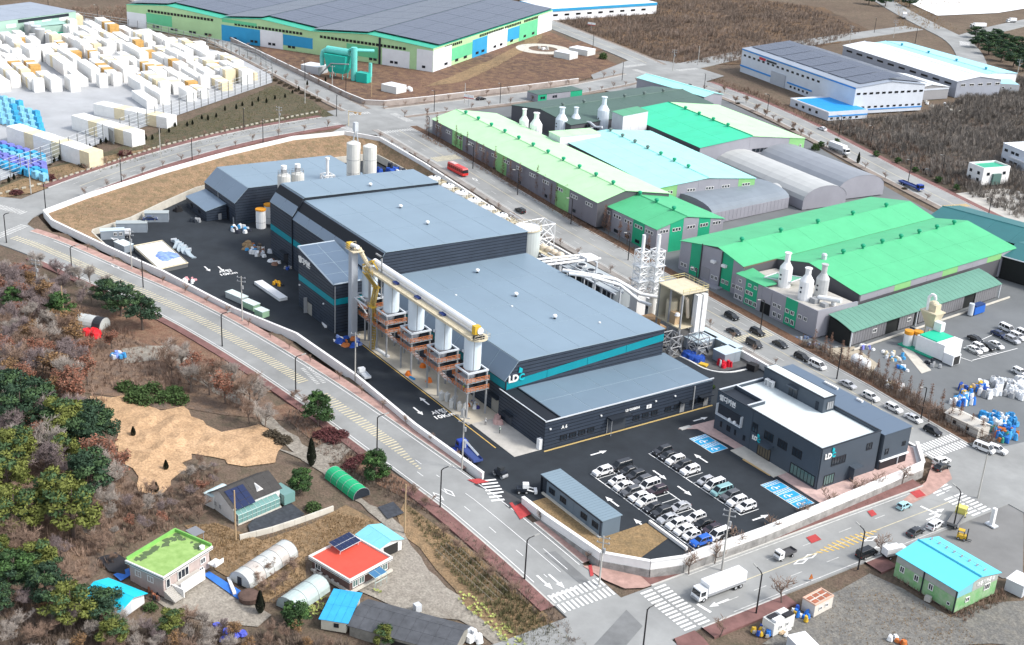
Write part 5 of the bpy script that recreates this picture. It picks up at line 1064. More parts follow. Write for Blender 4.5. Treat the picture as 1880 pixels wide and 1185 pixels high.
# small things on the silo pad
for i in range(7):
    x,y=-238.6+i*1.7-(i % 2)*.4,147.7+(i % 3)*.9
    t=thing('bulk_bag','white bulk bag standing on the pad under the silos','bulk bag',(x,y,.1),.3*i,'bulk bags under the silos'); MB().hexa([(-.45,-.45,0),(.45,-.45,0),(.45,.45,0),(-.45,.45,0)],[(-.55,-.5,2.0+.3*(i % 2)),(.5,-.52,1.9),(.55,.5,2.1),(-.5,.55,2.0)]).build('bag',M('white bag cloth',(.55,.55,.53),.9),t); MB().cyl(0,0,1.9,2.5,.4,.22,8).build('neck',MATS['white bag cloth'],t)
for i,(x,y) in enumerate(((-254.5,147.6),(-248.8,150.2),(-257.0,153.2))): t=MB().cyl(0,0,0,.7,.9,.7,9).dome(0,0,.7,.7,.5,9,2).build('orange_bag',M('orange bag',(.75,.19,.03),.8),None,(x,y,.1)); tag(t,['orange sack lying at the kerb side of the silo pad','orange sack on the silo pad below the middle silo','orange sack behind a steel leg near the hall wall'][i],'sack')
tag(MB().box(-1,-.3,0,1,.3,.3).build('blue_board',M('bright blue',(.03,.25,.55)),None,(-252.3,147.4,.1),.1),'blue board lying next to an orange sack on the silo pad','board')
for i,(p,L,w,h,a,lab) in enumerate((((700,648),7.5,.7,.5,.05,'bundle of white pipes lying on the asphalt by the silo pad'),((497,537),15.5,2.6,.9,.06,'long white roof panel stack lying on the yard'),((598,598),3.6,1.5,.6,-.2,'short white panel stack by the tower block corner'))):
    x,y=G(*p); t=thing('panel_stack',lab,'panels',(x,y,0),a)
    for k in range(3): MB().box(-L/2,-w/2,.12+k*h/3,L/2,w/2,.12+(k+.9)*h/3).build('panel',white_m,t)
    MB().box(-L*.3,-w/2,0,-L*.28,w/2,.12).box(L*.28,-w/2,0,L*.3,w/2,.12).build('bearer',M('timber',(.28,.19,.10),.9),t)
# twin silos behind the tall hall, lattice duct, back silos
for i,(p,lab) in enumerate((((520,320),'left one of two stubby cream silos behind the tall hall'),((543,316),'right one of two stubby cream silos behind the tall hall'))):
    x,y=G(*p,18); x,y=-372+i*.0,167.5+i*4.8
    t=thing('silo',lab,'silo',(x,y,0),0,'silos behind the tall hall'); MB().cyl(0,0,0,18,2.1,n=16).build('silo_shell',silo_w,t); MB().cyl(0,0,18.01,18.7,2.1,.9,16).build('cone',silo_w,t)
    railing(MB(),[(2*math.cos(a*.785),2*math.sin(a*.785),18.05) for a in range(9)],1.3,2,.07,step=1.5).build('railing',steel,t); MB().box(-.7,-.7,18.7,.7,.7,20).build('filter',steel,t); MB().cyl(0,0,20.01,21.2,.95,n=10).build('filter_cap',white_m,t)
t=thing('lattice_duct','small white lattice tower carrying a thin flue between two dark halls','flue',(-372,183,0));
def lattice(mb,x,y,w,z0,z1,n,r=.09):
    c=[(x-w,y-w),(x+w,y-w),(x+w,y+w),(x-w,y+w)]
    for p in c: mb.bar((*p,z0),(*p,z1),r*2.2)
    for i in range(n):
        a,b_=z0+(z1-z0)*i/n,z0+(z1-z0)*(i+1)/n
        for k in range(4): p,q=c[k],c[(k+1) % 4]; mb.bar((*p,b_),(*q,b_),r*1.8); mb.bar((*p,a),(*q,b_),r*1.4); mb.bar((*q,a),(*p,b_),r*1.4)
    return mb
lattice(MB(),0,0,1.7,0,16.5,5,.13).build('lattice',white_m,t); MB().cyl(0,0,0,21.5,.5,n=10).build('flue',white_m,t); MB().cyl(0,0,21.51,22.2,.75,n=10).build('flue_cap',white_m,t)
for i,(dx,dy,lab) in enumerate(((0,0,'left tall silo with a headframe at the back of the yard'),(2.2,5.2,'right tall silo beside blue tarpaulins at the back of the yard'))):
    t=thing('silo',lab,'silo',(-385.5+30+dx*1.0,196.5+dy,0),0,'tall silos at the back'); t.location=(-374+dx,193.6+dy*.95,0)
    t.scale=(.92,.92,1); MB().cyl(0,0,6.5,25.5-i,2.5,n=18).build('silo_shell',silo_w,t); MB().cyl(0,0,25.52-i,26.2-i,2.5,1.0,18).build('cone',silo_w,t); MB().cyl(0,0,2.5,6.48,.5,2.3,14).build('hopper',silo_w,t)
    for z in (11,15.5,20): MB().cyl(0,0,z,z+.12,2.56,n=18).build('band',steel,t)
    for a in range(4): MB().box(2.2*math.cos(a*1.57+.78)-.15,2.2*math.sin(a*1.57+.78)-.15,0,2.2*math.cos(a*1.57+.78)+.15,2.2*math.sin(a*1.57+.78)+.15,6.6).build('leg',steel,t)
    if i==0: MB().bar((-.6,0,25.5),(.5,.5,31),.35).bar((1.4,1.2,25.5),(.5,.5,31),.3).build('headframe',silver,t); MB().box(-.3,-.2,29.6,1.3,1.2,32.6).build('head_box',silver,t); MB().box(-6,-1.6,11,-2.6,1,11.2).build('side_deck',steel,t)
# blue tarps at the back, white round tanks along the wall
blue_t=M('blue tarpaulin',(.02,.075,.36),.6,.3,1.2); blue_l=M('light blue wrap',(.06,.30,.58),.6,.3,.8)
def heap(name,lab,cat,x,y,z,n,r,h,ms,seed=1,sz=(.8,2.2),group=None):      # a sheeted pile: each lump its own piece
    rr=random.Random(seed); t=thing(name,lab,cat,(x,y,z),0,group)
    for i in range(n):
        a,q=rr.uniform(0,6.28),r*math.sqrt(rr.random()); w,d,hh_=rr.uniform(*sz),rr.uniform(*sz),rr.uniform(.4,1)*h; cx,cy=q*math.cos(a),q*math.sin(a)*.7
        bot=[(cx+w/2*math.cos(k*.785+.2)*rr.uniform(.85,1.15),cy+d/2*math.sin(k*.785+.2)*rr.uniform(.85,1.15),0) for k in range(8)]; top=[(cx+(p[0]-cx)*.72,cy+(p[1]-cy)*.72,hh_*rr.uniform(.8,1.1)) for p in bot]
        MB().hexa(bot,top).build('bundle',rr.choice(ms),t)
    return t
heap('tarpaulin_heap','heap of blue tarpaulins and white sacks behind the tall silos','heap',*G(716,312,2),0,18,8,3.2,[blue_t,blue_t,M('dark sheet',(.03,.035,.05),.8),white_m,blue_t],2,(1.8,4))
for i in range(6):
    x,y=-401.5+i*9.8,232.4; x,y=G((797,822,847,870,895,920)[i],(325,339,352,366,379,393)[i],9); t=thing('round_tank','%s white domed round tank counted from the far end along the tall hall roof' % nth(i),'tank',(x,y,0),0,'white round tanks along the wall')
    MB().cyl(0,0,0,8.6,2.3,n=16).build('tank_wall',silo_w,t); MB().dome(0,0,8.61,2.4,.6,16,3).build('dome',white_m,t); MB().box(-.3,-.3,9.1,.1,.1,9.8).build('valve',trim_d,t); MB().cyl(.9,.6,8.9,9.4,.22,n=6).build('hatch',trim_d,t)
    q=thing('pipe_skid','cream pipe frame following the %s white round tank' % nth(i),'pipework',(x+4.8,y+.6,0),0,'pipe frames between the round tanks'); MB().box(-1.6,-1.4,7.6,1.6,1.6,7.9).build('deck',cream_m,q); lattice(MB(),0,0,1.0,0,8.8,3,.08).build('frame',cream_m,q)
# big tank
x,y=-307.5,219.0
t=thing('storage_tank','big pale cylindrical tank with white lid at the tall hall corner','tank',(x,y,0)); MB().cyl(0,0,0,12.6,4.3,n=28).build('tank_wall',M('pale grey green paint',(.50,.55,.54),.5,.04,.3),t); MB().cyl(0,0,12.61,12.9,4.6,n=28).build('rim',cream_m,t); MB().dome(0,0,12.91,4.3,.5,28,2).build('lid',white_m,t)
railing(MB(),[(4.5*math.cos(a*.2618),4.5*math.sin(a*.2618),12.9) for a in range(25)],1.1,2,.06,step=1.2).build('railing',cream_m,t); MB().box(-.25,-4.5,0,.25,-4.3,12.5).build('ladder',steel,t)
for i,(dx,dy) in enumerate(((-12,6),(-22,8))):
    t=thing('pipe_trestle',['white steel lattice frame rising behind the big tank','white pipe bridge frame left of the lattice behind the tank'][i],'steel frame',(x+dx+10,y+dy+1,0)); lattice(MB(),0,0,3.0 if i==0 else 2.4,0,13 if i==0 else 9,3,.14).build('lattice',white_m,t); MB().bar((-3,0,8),(-12,1,8),.3).bar((-3,0,9.2),(-12,1,9.2),.3).tube((-3,-2,5),(-12,-1,5),.5,n=8).build('pipe',white_m,t)
    for k in range(3): MB().cyl(-4-k*2,-3,0,5+k,.8,n=10).build('vessel',cream_m,t)
# pressure vessels on cream frame
t=thing('vessel_bank','bank of four round topped cream vessels on a cream deck','tanks',(-301.5,224.6,0)); MB().box(-6,-2.6,5.2,6,2.6,5.5).build('deck',cream_m,t)
for i in range(4): MB().cyl(-4.2+i*2.8,.3*(i % 2),0,5.15,.7,n=12).build('vessel_leg',silver,t); MB().cyl(-4.2+i*2.8,.3*(i % 2),5.52,6.3,1.35,n=14).dome(-4.2+i*2.8,.3*(i % 2),6.3,1.35,1.0,14,3).build('vessel',M('warm cream paint',(.64,.55,.43),.5),t)
t=thing('pump_house','brownish red plinth with white bent pipe next to the big tank','pump',(-300,212,0)); MB().box(-2.5,-2,0,2.5,2,6.4).build('plinth',M('rust plinth',(.26,.15,.12),.9),t); MB().path([(-3,-3,8.2),(3,-3,8.2),(4.4,-3,7.4),(4.6,-3,4)],.45,8).build('pipe',white_m,t)
# pipe bridges from hall roof
t=thing('pipe_bridge','pair of white pipes slanting from the low hall roof to the wall','pipework',(-287,205,0));
for k in range(3): MB().tube((k*2.6,0,11.0),(-1+k*2.6,24,9.0+k*.2),.36,n=8).build('pipe',white_m,t)
MB().box(-3,21,0,-2.6,21.4,9).box(6,21,0,6.4,21.4,9).box(-3,20.9,9,6.4,21.5,9.3).build('trestle',silver,t); MB().box(2,18,9.6,5.5,22,10.6).build('junction_box',white_m,t)
# cooling block
t=Bld('cooling_block','low grey cooling block with round fans on its flat roof','cooling unit',-291,221.5,-266,229.5,0); t.core([(0,0),(8,0),(8,5.6),(0,5.6)],'x',M('pale grey panel',(.40,.44,.46),.6),.0);
for i,(fx,fy) in enumerate(((3,4.8),(8,4.6),(12.5,4.2),(17.5,3.9),(22,3.6),(5,2),(15,1.8))): f_=MB().cyl(fx,fy,5.61,6.1,1.35,1.5,14).build('fan_ring',white_m,t.o); MB().cyl(fx,fy,6.11,6.16,1.2,n=12).build('fan',trim_d,f_)
for i in range(8): t.lbox('S',1+i*3,3.4+i*3,.5,4.9,.01,.08,trim_d,'louvre')
for i in range(9): MB().box(0,0,0,.3,.3,7.2).build('gantry_post',silver,t.o,(-6+i*4.2,-3.6,0))
MB().box(-7,-3.7,7.2,30,-3.2,7.5).box(-7,-1.0,7.2,30,-.6,7.5).build('gantry_beam',silver,t.o)
for i,c in enumerate((M('dark green set',(.06,.09,.06)),trim_d,trim_d,steel,trim_d)): q=thing('generator_set',['dark green machine under the pipe gantry','black cabinet second along the gantry','black cabinet third along the gantry','grey cabinet fourth along the gantry','black cabinet at the far right of the gantry'][i],'machine',(-294+i*5.8,212.5,.05)); MB().box(-2.2,-1.6,0,2.2,1.6,3.4).build('cabinet',c,q); MB().cyl(0,0,3.41,3.7,1.1,n=12).build('fan',steel,q)
t=thing('exhaust_duct','thick twin white ducts bending from the hall roof to the stacks','pipework',(-262,205,0)); MB().path([(-6,-1,14.6),(0,3,14.8),(4,10,13.5),(7,17,9.0),(11,21,8.6),(12,21,4)],.5,10).build('duct',white_m,t); MB().path([(-3,-1,14.6),(2,3,14.7),(6,10,12.5),(9,15,8.0),(13,16,8.0)],.45,10).build('duct',white_m,t); MB().box(6,12,0,14,22,.6).box(9,14,.6,13,20,3.4).build('fan_base',M('rusty plinth',(.42,.27,.15),.9,.3,1),t)
MB().box(2,4,0,2.4,4.4,13.5).box(6,10,0,6.4,10.4,12).build('post',silver,t)
for i,(dx,dy) in enumerate(((0,0),(1.6,4.2))):
    t=thing('lattice_stack',['left white stack caged in lattice over a white box base','right white stack caged in lattice by the roadside'][i],'stack',(-258.5+dx,224.2+dy,0)); MB().box(-1.6,-1.6,0,1.6,1.6,7.2).build('base_casing',white_m,t) if i==0 else MB().cyl(0,0,0,7.5,1.1,n=12).build('base_casing',silo_w,t)
    lattice(MB(),0,0,1.5,7.25,20.5,6,.11).build('lattice',white_m,t); MB().cyl(0,0,7.3,25,.5,n=10).build('flue',white_m,t); MB().bar((.6,0,25),(.6,0,28),.08).build('lightning_rod',steel,t)
    for z in (11.6,16): MB().box(-1.9,-1.9,z,1.9,1.9,z+.15).build('deck',silver,t)
# cream boxed unit
t=thing('recovery_unit','cream box frame with two tall white vessels next to the parked cars','plant unit',(-240.5,224.3,0));
MB().box(-5,-4.5,6.0,5,4.5,6.3).build('deck',cream_m,t); MB().box(-5,-4.5,15.8,5,4.5,16.1).build('deck',cream_m,t); MB().box(-5,4.2,6.3,5,4.5,15.8).box(-5,-4.5,6.31,-4.7,4.2,15.8).build('panel_wall',M('ivory panel',(.64,.60,.48),.6,.05,.3),t); railing(MB(),[(-5,-4.5,16.1),(-5,4.5,16.1),(5,4.5,16.1),(5,-4.5,16.1)],1.3,2,.07).build('railing',M('pale yellow rail',(.6,.52,.25)),t)
for k,y in enumerate((1.0,3.1)): MB().box(4.2,y-.75,4.4,5.8,y+.75,15.2).build('vessel',white_m,t)
MB().cyl(-1,-2.5,6.3,12.2,1.6,n=14).build('drum',cream_m,t); MB().path([(1,-1,6.5),(1.2,-1.2,13.6),(3,-1,13.6),(3,0,8)],.5,8).build('pipe',M('warm cream paint',(.64,.55,.43)),t); MB().box(0,-4,6.3,2.4,-2.2,9.6).build('pump_box',M('tan box',(.5,.36,.22)),t); MB().dome(2.4,-3.4,9.0,.8,.9,10,2).build('valve_dome',white_m,t)
for dx in (-4.8,0,4.8):
    for dy in (-4.2,4.2): MB().box(dx-.2,dy-.2,0,dx+.2,dy+.2,15.8).build('post',steel,t)
for i,(dx,dy,h_) in enumerate(((6,-8,6),(9,-1,5.5),(2,-12,7))): q=thing('pipe_rack',['tangled steel pipe rack below the cream unit','steel pipe rack with posts next to the container offices','steel stair frame against the low hall corner'][i],'steel frame',(-240+dx,224+dy,0)); lattice(MB(),0,0,2.0,0,h_,2,.12).build('lattice',steel,q); MB().path([(-2,-1,1.5),(0,0,2.6),(2,1,2.6),(2,2,1)],.3,7).build('pipe',trim_d,q); MB().box(-1,-1,0,.6,.6,1.6).build('pump',steel,q)
t=thing('black_skid','black machine skid with white caps between ducts and cream unit','machine',(-251,216,0)); MB().box(-4.5,-3,0,4.5,3,4.2).build('skid',M('black skid',(.025,.028,.03),.7),t); [MB().dome(-2+k*2.2,1.2,4.2,.8,.7,10,2).build('cap',white_m,t) for k in range(3)]
railing(MB(),[(-280,205.2,0),(-226,205.2,0)],12.4,1,.12,step=7).build('roof_edge_rail',silver,None); tag(bpy.data.objects['roof_edge_rail'],'row of pale steel posts along the back edge of the low hall','steel frame')
# container offices in the curved yard
def cabin(name,lab,x0,y0,x1,y1,h,wm,rm,wins=(),z=0,rz=0,cat='cabin',group=None):
    b=Bld(name,lab,cat,x0,y0,x1,y1,z,rz,group); b.core([(0,0),(b.W,0),(b.W,h),(0,h)],'x',wm,0.0)
    MB().box(-.12,-.12,h+.005,b.L+.12,b.W+.12,h+.16).build('roof',rm,b.o)
    for k in 'SE':
        n=max(2,int(b.slen(k)/1.5))
        for i in range(n+1): b.lbox(k,max(0,b.slen(k)*i/n-.05),min(b.slen(k),b.slen(k)*i/n+.05),.05,h-.05,.003,.05,wm,'rib') if i % 2==0 else None
    for k,u,w in wins: b.win(k,u,1.1,w,1.1,frame_w,mull=1,out=.05)
    return b
cgrey=M('grey container',(.27,.31,.35),.55,.06,.4); croof=M('pale container roof',(.50,.60,.66),.5,.05,.4)
cabin('container_office','grey site container with two white windows left of the blue tarpaulin',-236.6,223.0,-231.6,230.6,2.9,cgrey,croof,(('E',3,1.2),('E',5,1.2)),rz=.05)
cabin('container_office','long grey green container along the wall behind the tarpaulin',-238.8,231.2-1.2,-224.2,233.6-.9,2.9,M('grey green container',(.22,.25,.25)),croof,(('S',4,1.0),('S',10,1.0)),rz=.0)
cabin('container_office','grey container beside the red heap',-226.6,224.6,-222.2,230.4,2.9,cgrey,croof,(),rz=.02)
heap('tarpaulin_heap','flat blue tarpaulin heap in the curved yard','heap',-229.5,221.0,.02,9,3.0,1.5,[blue_t],5,(2.5,4)); heap('scrap_heap','heap of bright red frames in the curved yard','heap',-221.5,224.6,.02,14,2.2,2.0,[M('signal red',(.62,.02,.04),.5),MATS['signal red'],white_m],6,(.6,1.6))
tag(MB().box(-1.1,-.8,0,1.1,.8,.5).build('yellow_pallet',yellow_m,None,(-224.6,219.6,.02),.4),'yellow pallet between blue tarpaulin and red heap','pallet'); tag(MB().box(-1.3,-1,0,1.3,1,1.7).build('black_bin',M('black bin',(.02,.02,.022)),None,(-216.5,229.5,.02),.2),'black bin beside the low white kerb near the parked cars','bin')
# west yard
b=cabin('container_office','grey container with two windows in the west corner of the yard',*[0,0,7.2,2.8],2.7,cgrey,croof,(('S',4.4,1),('S',6,1)),rz=0); x,y=G(165,443); b.o.location=(-385.0,111.2,0); b.o.rotation_euler=(0,0,rad(75)); b.o['label']='grey container with two windows in the west corner of the yard'
for i,(p,a,L,lab) in enumerate((((232,412),68,9.5,'large grey container behind the white delivery van'),((262,403),66,7.5,'grey container behind the dark blue car'))):
    x,y=G(*p); b=cabin('container_box',lab,0,0,L,2.9,3.0,cgrey,M('dusty container roof',(.38,.42,.42)),(),rz=0); b.o.location=(-389.5-i*6.5,117.5+i*11.5,0); b.o.rotation_euler=(0,0,rad(a))
x,y=G(196,462); b=cabin('container_box','pale topped low container just inside the wall, left of the blue sheeted slab',0,0,5.5,3.2,2.2,cgrey,M('white container roof',(.62,.70,.72)),(),rz=0); b.o.location=(-375.5,112.4,0); b.o.rotation_euler=(0,0,rad(14))
# sloping blue sheeted slab with silver ducts
t=thing('slab_form','raised white slab with crumpled blue sheet and timber rim in the west yard','slab',(0,0,0)); q=[G(245,452,1.3),G(292,495,1.3),G(345,483,1.3),G(298,442,1.3)]
MB().hexa([(*p,0) for p in q],[(*p,1.25) for p in q]).build('slab',M('dark slab side',(.14,.145,.145),.9),t);
cx,cy=sum(p[0] for p in q)/4,sum(p[1] for p in q)/4
MB().hexa([(cx+(p[0]-cx)*.93,cy+(p[1]-cy)*.93,1.26) for p in q],[(cx+(p[0]-cx)*.93,cy+(p[1]-cy)*.93,1.36) for p in q]).build('top_sheet',M('white sheet',(.74,.76,.78),.7),t)
for a,b_ in zip(q,q[1:]+q[:1]): MB().bar((*a,1.3),(*b_,1.3),.3).build('rim',cream_m,t)
rr=random.Random(4); bm=MB()
for k in range(9):
    w=rr.uniform(1.5,3); ox,oy=rr.uniform(-3.4,3.4)+2,rr.uniform(-1.8,1.8)+1; bm.hexa([(cx+ox+w*math.cos(s*.9)*rr.uniform(.8,1.2),cy+oy+w*.7*math.sin(s*.9),1.37) for s in range(7)],[(cx+ox+w*.6*math.cos(s*.9),cy+oy+w*.4*math.sin(s*.9),1.5+rr.uniform(0,.2)) for s in range(7)])
bm.build('crumpled_sheet',M('pale blue sheet',(.22,.33,.72),.5,.4,.8),t)
for k in range(4):
    x,y=G(322+k*9,448+k*6,.4); d=thing('duct_section','bent silver duct section lying beside the blue sheeted slab','duct',(x,y,0),rad(-12),'silver duct sections in the west yard')
    mb=MB(); pts_=[(-3+s*1.3,.0+.7*math.sin(s*.9+k),.75+.5*math.sin(s*1.1)) for s in range(6)]
    for a,b_ in zip(pts_,pts_[1:]): mb.hexa([(a[0],a[1]-.7,0.05),(b_[0],b_[1]-.7,.05),(b_[0],b_[1]+.7,.05),(a[0],a[1]+.7,.05)],[(a[0],a[1]-.7,a[2]),(b_[0],b_[1]-.7,b_[2]),(b_[0],b_[1]+.7,b_[2]),(a[0],a[1]+.7,a[2])])
    mb.build('duct',M('pale grey duct',(.36,.43,.47),.5),d); MB().box(-3.4,-.9,0,-3.05,.9,1.1).build('flange',silver,d)
heap('pink_heap','heap of pink and white bags against the boundary wall','heap',*G(347,516),0,12,2.6,1.1,[M('pink bag',(.68,.32,.34),.8),white_m],8,(.7,1.5))
heap('timber_heap','heap of timber, orange frames and blue sheet in the west yard','heap',*G(462,455),0,18,4.2,1.1,[M('timber',(.28,.19,.1)),orange_m,M('dark timber',(.09,.07,.055)),blue_l,MATS['timber']],9,(.8,3))
heap('sack_heap','white sacks and blue crate by the store hall door','heap',*G(440,424),0,14,4.2,1.5,[white_m,white_m,M('dark sheet',(.03,.035,.05)),blue_l],10,(1,2.4))
heap('material_heap','white and grey materials heaped along the tall hall wall','heap',*G(478,465),0,18,4.4,1.5,[white_m,M('grey sack',(.3,.29,.27)),M('brown board',(.24,.13,.09)),silver],11,(.8,2)); heap('material_heap','white boards and brown crate below the tower block','heap',*G(505,482),0,8,2.6,1.0,[white_m,MATS['brown board'],white_m],12,(1,2.4)); heap('material_heap','blue trolley and frames beside the tall hall corner','heap',*G(530,494),0,6,1.4,1.2,[blue_t,M('grey sack',(.3,.29,.27))],13,(.5,1.4))
heap('material_heap','blue frames and orange beams at the foot of the hoist','heap',*G(640,628),0,18,4.0,1.0,[blue_t,orange_m,white_m,M('pale blue frame',(.25,.33,.6))],14,(.6,3)); heap('material_heap','pink wrapped bundle in front of the annex doorway','heap',*G(913,775),0,7,1.6,1.3,[M('pink wrap',(.55,.36,.33),.8)],15,(.9,1.8)); heap('material_heap','white, navy and orange boxes at the end of the silo pad','heap',*G(868,748),.1,14,2.6,1.0,[white_m,M('navy box',(.05,.05,.2)),orange_m,M('tan board',(.5,.38,.25))],16,(.6,1.4))
heap('loader_parts','yellow machine parts lying on the yard beside the white panel','machine',*G(512,524),0,8,2.0,1.1,[M('amber paint',(.62,.33,.02)),MATS['amber paint'],trim_d],17,(.6,1.8))
for i,p in enumerate(((468,420),(482,414))):
    x,y=G(474+i*15,419-i*9,0); t=thing('orange_top_tank',['front white tank with orange lid beside the tall hall','rear white tank with orange lid beside the tall hall'][i],'tank',(x,y+1.0,0)); MB().cyl(0,0,0,6.0,1.6,n=16).build('tank_wall',white_m,t); MB().cyl(0,0,6.01,6.5,1.75,n=16).build('lid',M('orange lid',(.70,.30,.03),.6),t); MB().cyl(0,0,2,2.1,1.65,n=16).build('band',steel,t)
for i,(p,w,lab) in enumerate((((430,553),7,'long white lidded skip just inside the boundary wall'),((456,568),5,'pale green topped skip next to the boundary wall'),((476,582),3.4,'green container beside the wall pole'))):
    x,y=G(*p); t=thing('skip',lab,'skip',(x-.5,y+1.0,0),rad(16)); MB().box(-w/2,-1.2,0,w/2,1.2,1.7).build('body',M('pale green box',(.30,.48,.32)) if i else M('grey skip',(.4,.44,.44)),t); MB().box(-w/2-.1,-1.3,1.71,w/2+.1,1.3,1.85).build('lid',M('white green lid',(.62,.72,.70)),t)
# ================================================================== VEHICLES
tyre=M('tyre rubber',(.015,.015,.016),.8); rim_m=M('wheel rim',(.42,.43,.44),.4); carglass=M('car glass',(.012,.016,.02),.08,spec=.6); lampm=M('head lamp',(.7,.72,.74),.2); tail_m=M('tail lamp',(.35,.01,.01),.3)
def wheel(par,x,y,r=.33,w=.24):
    key='wheel%.2f%.2f' % (r,w)
    if key not in WM:
        a=MB(); a.tube((0,-w/2,0),(0,w/2,0),r,n=12); b=MB(); b.tube((0,-w/2-.015,0),(0,w/2+.015,0),r*.58,n=8); WM[key]=(a.mesh('wheel',tyre),b.mesh('rim',rim_m))
    o=link('wheel',WM[key][0],par,(x,y,r)); link('rim',WM[key][1],o); return o
CARM={}
def car_proto(kind,m):
    """side outline lofted to the car's width; x forward"""
    if kind=='suv': L,Wd,low,prof,cab,top=4.7,1.9,.32,[(-2.35,.62),(-2.3,1.02),(-2.1,1.1),(.95,1.08),(1.9,.98),(2.25,.86),(2.35,.6)],[(-2.2,1.08),(1.1,1.06)],[(-1.95,1.66),(.3,1.64)]
    elif kind=='van': L,Wd,low,prof,cab,top=5.1,1.95,.34,[(-2.55,.62),(-2.53,1.1),(-2.4,1.2),(1.6,1.15),(2.3,.95),(2.5,.85),(2.55,.6)],[(-2.45,1.17),(1.9,1.1)],[(-2.3,1.95),(1.0,1.92)]
    elif kind=='hatch': L,Wd,low,prof,cab,top=3.8,1.65,.3,[(-1.9,.6),(-1.86,.95),(-1.7,1.0),(.9,.98),(1.6,.86),(1.85,.74),(1.9,.55)],[(-1.8,.98),(1.05,.96)],[(-1.5,1.52),(.25,1.5)]
    else: L,Wd,low,prof,cab,top=4.75,1.85,.28,[(-2.37,.58),(-2.34,.92),(-2.15,1.0),(-1.5,1.0),(1.0,.96),(2.0,.84),(2.3,.72),(2.37,.52)],[(-1.85,.99),(1.25,.95)],[(-1.05,1.44),(.35,1.43)]
    w=Wd/2; mb=MB()
    out=[(-L/2,low)]+prof+[(L/2,low)]
    def hw(x,z): return w*(1-.09*max(0,(abs(x)/(L/2)-.8)/.2))*(1.0 if z < .8 else .95)
    A=[(x,-hw(x,z),z) for x,z in out]; B=[(x,hw(x,z),z) for x,z in out]; n=len(out)
    mb.quad(*A); mb.quad(*B[::-1])
    for i in range(n): j=(i+1) % n; mb.quad(A[i],B[i],B[j],A[j])
    body=mb.mesh('body',m,False)
    (c0,z0),(c1,z1)=cab; (t0,y0),(t1,y1)=top; wt=w*.72; wb=w*.93
    g=MB(); g.hexa([(c0,-wb,z0),(c1,-wb,z1),(c1,wb,z1),(c0,wb,z0)],[(t0,-wt,y0),(t1,-wt,y1),(t1,wt,y1),(t0,wt,y0)]); gl=g.mesh('window_glass',carglass)
    r=MB(); e=.03; r.hexa([(t0-.12,-wt-e,y0-.03),(t1+.1,-wt-e,y1-.03),(t1+.1,wt+e,y1-.03),(t0-.12,wt+e,y0-.03)],[(t0,-wt+.05,y0+.06),(t1-.05,-wt+.05,y1+.06),(t1-.05,wt-.05,y1+.06),(t0,wt-.05,y0+.06)])
    for s in (-1,1):       # pillars
        r.bar((c1-.03,s*wb*1.005,z1),(t1+.02,s*wt*1.01,y1),.09); r.bar((c0+.05,s*wb*1.005,z0),(t0,s*wt*1.01,y0),.16 if kind !='sedan' else .12); xm=(c0+c1)/2-.15; r.bar((xm,s*wb*1.005,(z0+z1)/2),(xm-.05,s*wt*1.01,y0),.09)
        if kind in ('suv','van','hatch'): r.bar((c0+1.0,s*wb*1.005,z0),(t0+.85,s*wt*1.01,y0),.12)
    roof=r.mesh('roof',m)
    h=MB(); [h.box(L/2-.12,s*w*.66-.18,.62,L/2-.005,s*w*.66+.18,.76) for s in (-1,1)]; hm=h.mesh('headlight',lampm)
    k=MB(); [k.box(-L/2+.0,s*w*.7-.18,.72,-L/2+.1,s*w*.7+.18,.88) for s in (-1,1)]; km=k.mesh('tail_light',tail_m)
    mi=MB(); [mi.box(c1-.35,s*(wb+.02)-.1,1.0,c1-.15,s*(wb+.02)+.1,1.14) for s in (-1,1)]; mm=mi.mesh('wing_mirror',m)
    return body,gl,roof,hm,km,mm,L,w
carcol=dict(white=M('white car paint',(.78,.78,.78),.25,spec=.6),silver=M('silver car paint',(.42,.43,.45),.3,spec=.6),grey=M('grey car paint',(.10,.105,.115),.25,spec=.6),black=M('black car paint',(.012,.013,.015),.2,spec=.6),charcoal=M('charcoal car paint',(.035,.038,.044),.25,spec=.6),blue=M('blue car paint',(.015,.12,.52),.25,spec=.6),navy=M('navy car paint',(.02,.035,.10),.25,spec=.6),teal=M('pale teal car paint',(.25,.45,.46),.3,spec=.6),wine=M('dark plum car paint',(.045,.03,.04),.25,spec=.6),sky=M('light blue car paint',(.38,.62,.66),.3,spec=.6))
def car(kind,col,x,y,a,label,z=None,group=None):
    key=kind+col
    if key not in CARM: CARM[key]=car_proto(kind,carcol[col])
    body,gl,roof,hm,km,mm,L,w=CARM[key]; z=Z(x,y)+.01 if z is None else z
    sl=0
    t=thing('parked_car' if group else 'car',label,'car',(x,y,z),a,group)
    for n,me in (('body',body),('window_glass',gl),('roof',roof),('headlight',hm),('tail_light',km),('wing_mirror',mm)): link(n,me,t)
    r=.36 if kind in ('suv','van') else .32
    for wx in (-L*.29,L*.3):
        for wy in (-w+.1,w-.1): wheel(t,wx,wy,r,.22)
    return t
KN=dict(suv='suv',van='van',hatch='hatchback',sedan='sedan'); ORD=['first','second','third','fourth','fifth','sixth','seventh','eighth','ninth','tenth','eleventh','twelfth','thirteenth','fourteenth']
def row(spec,x0,dx,yc,ang,where,group):
    for i,s in enumerate(spec):
        if s is None: continue
        kind,col=s; jit=random.uniform(-.12,.12)
        car(kind,col,x0+(i+.5)*dx+jit,yc+random.uniform(-.25,.25),rad(ang)+random.uniform(-.03,.03),'%s %s in the %s bay from the factory end of the %s' % (col if col !='wine' else 'dark plum',KN[kind],ORD[i],where),.025,group)
W_,D_,C_=('sedan','white'),('sedan','charcoal'),('suv','charcoal')
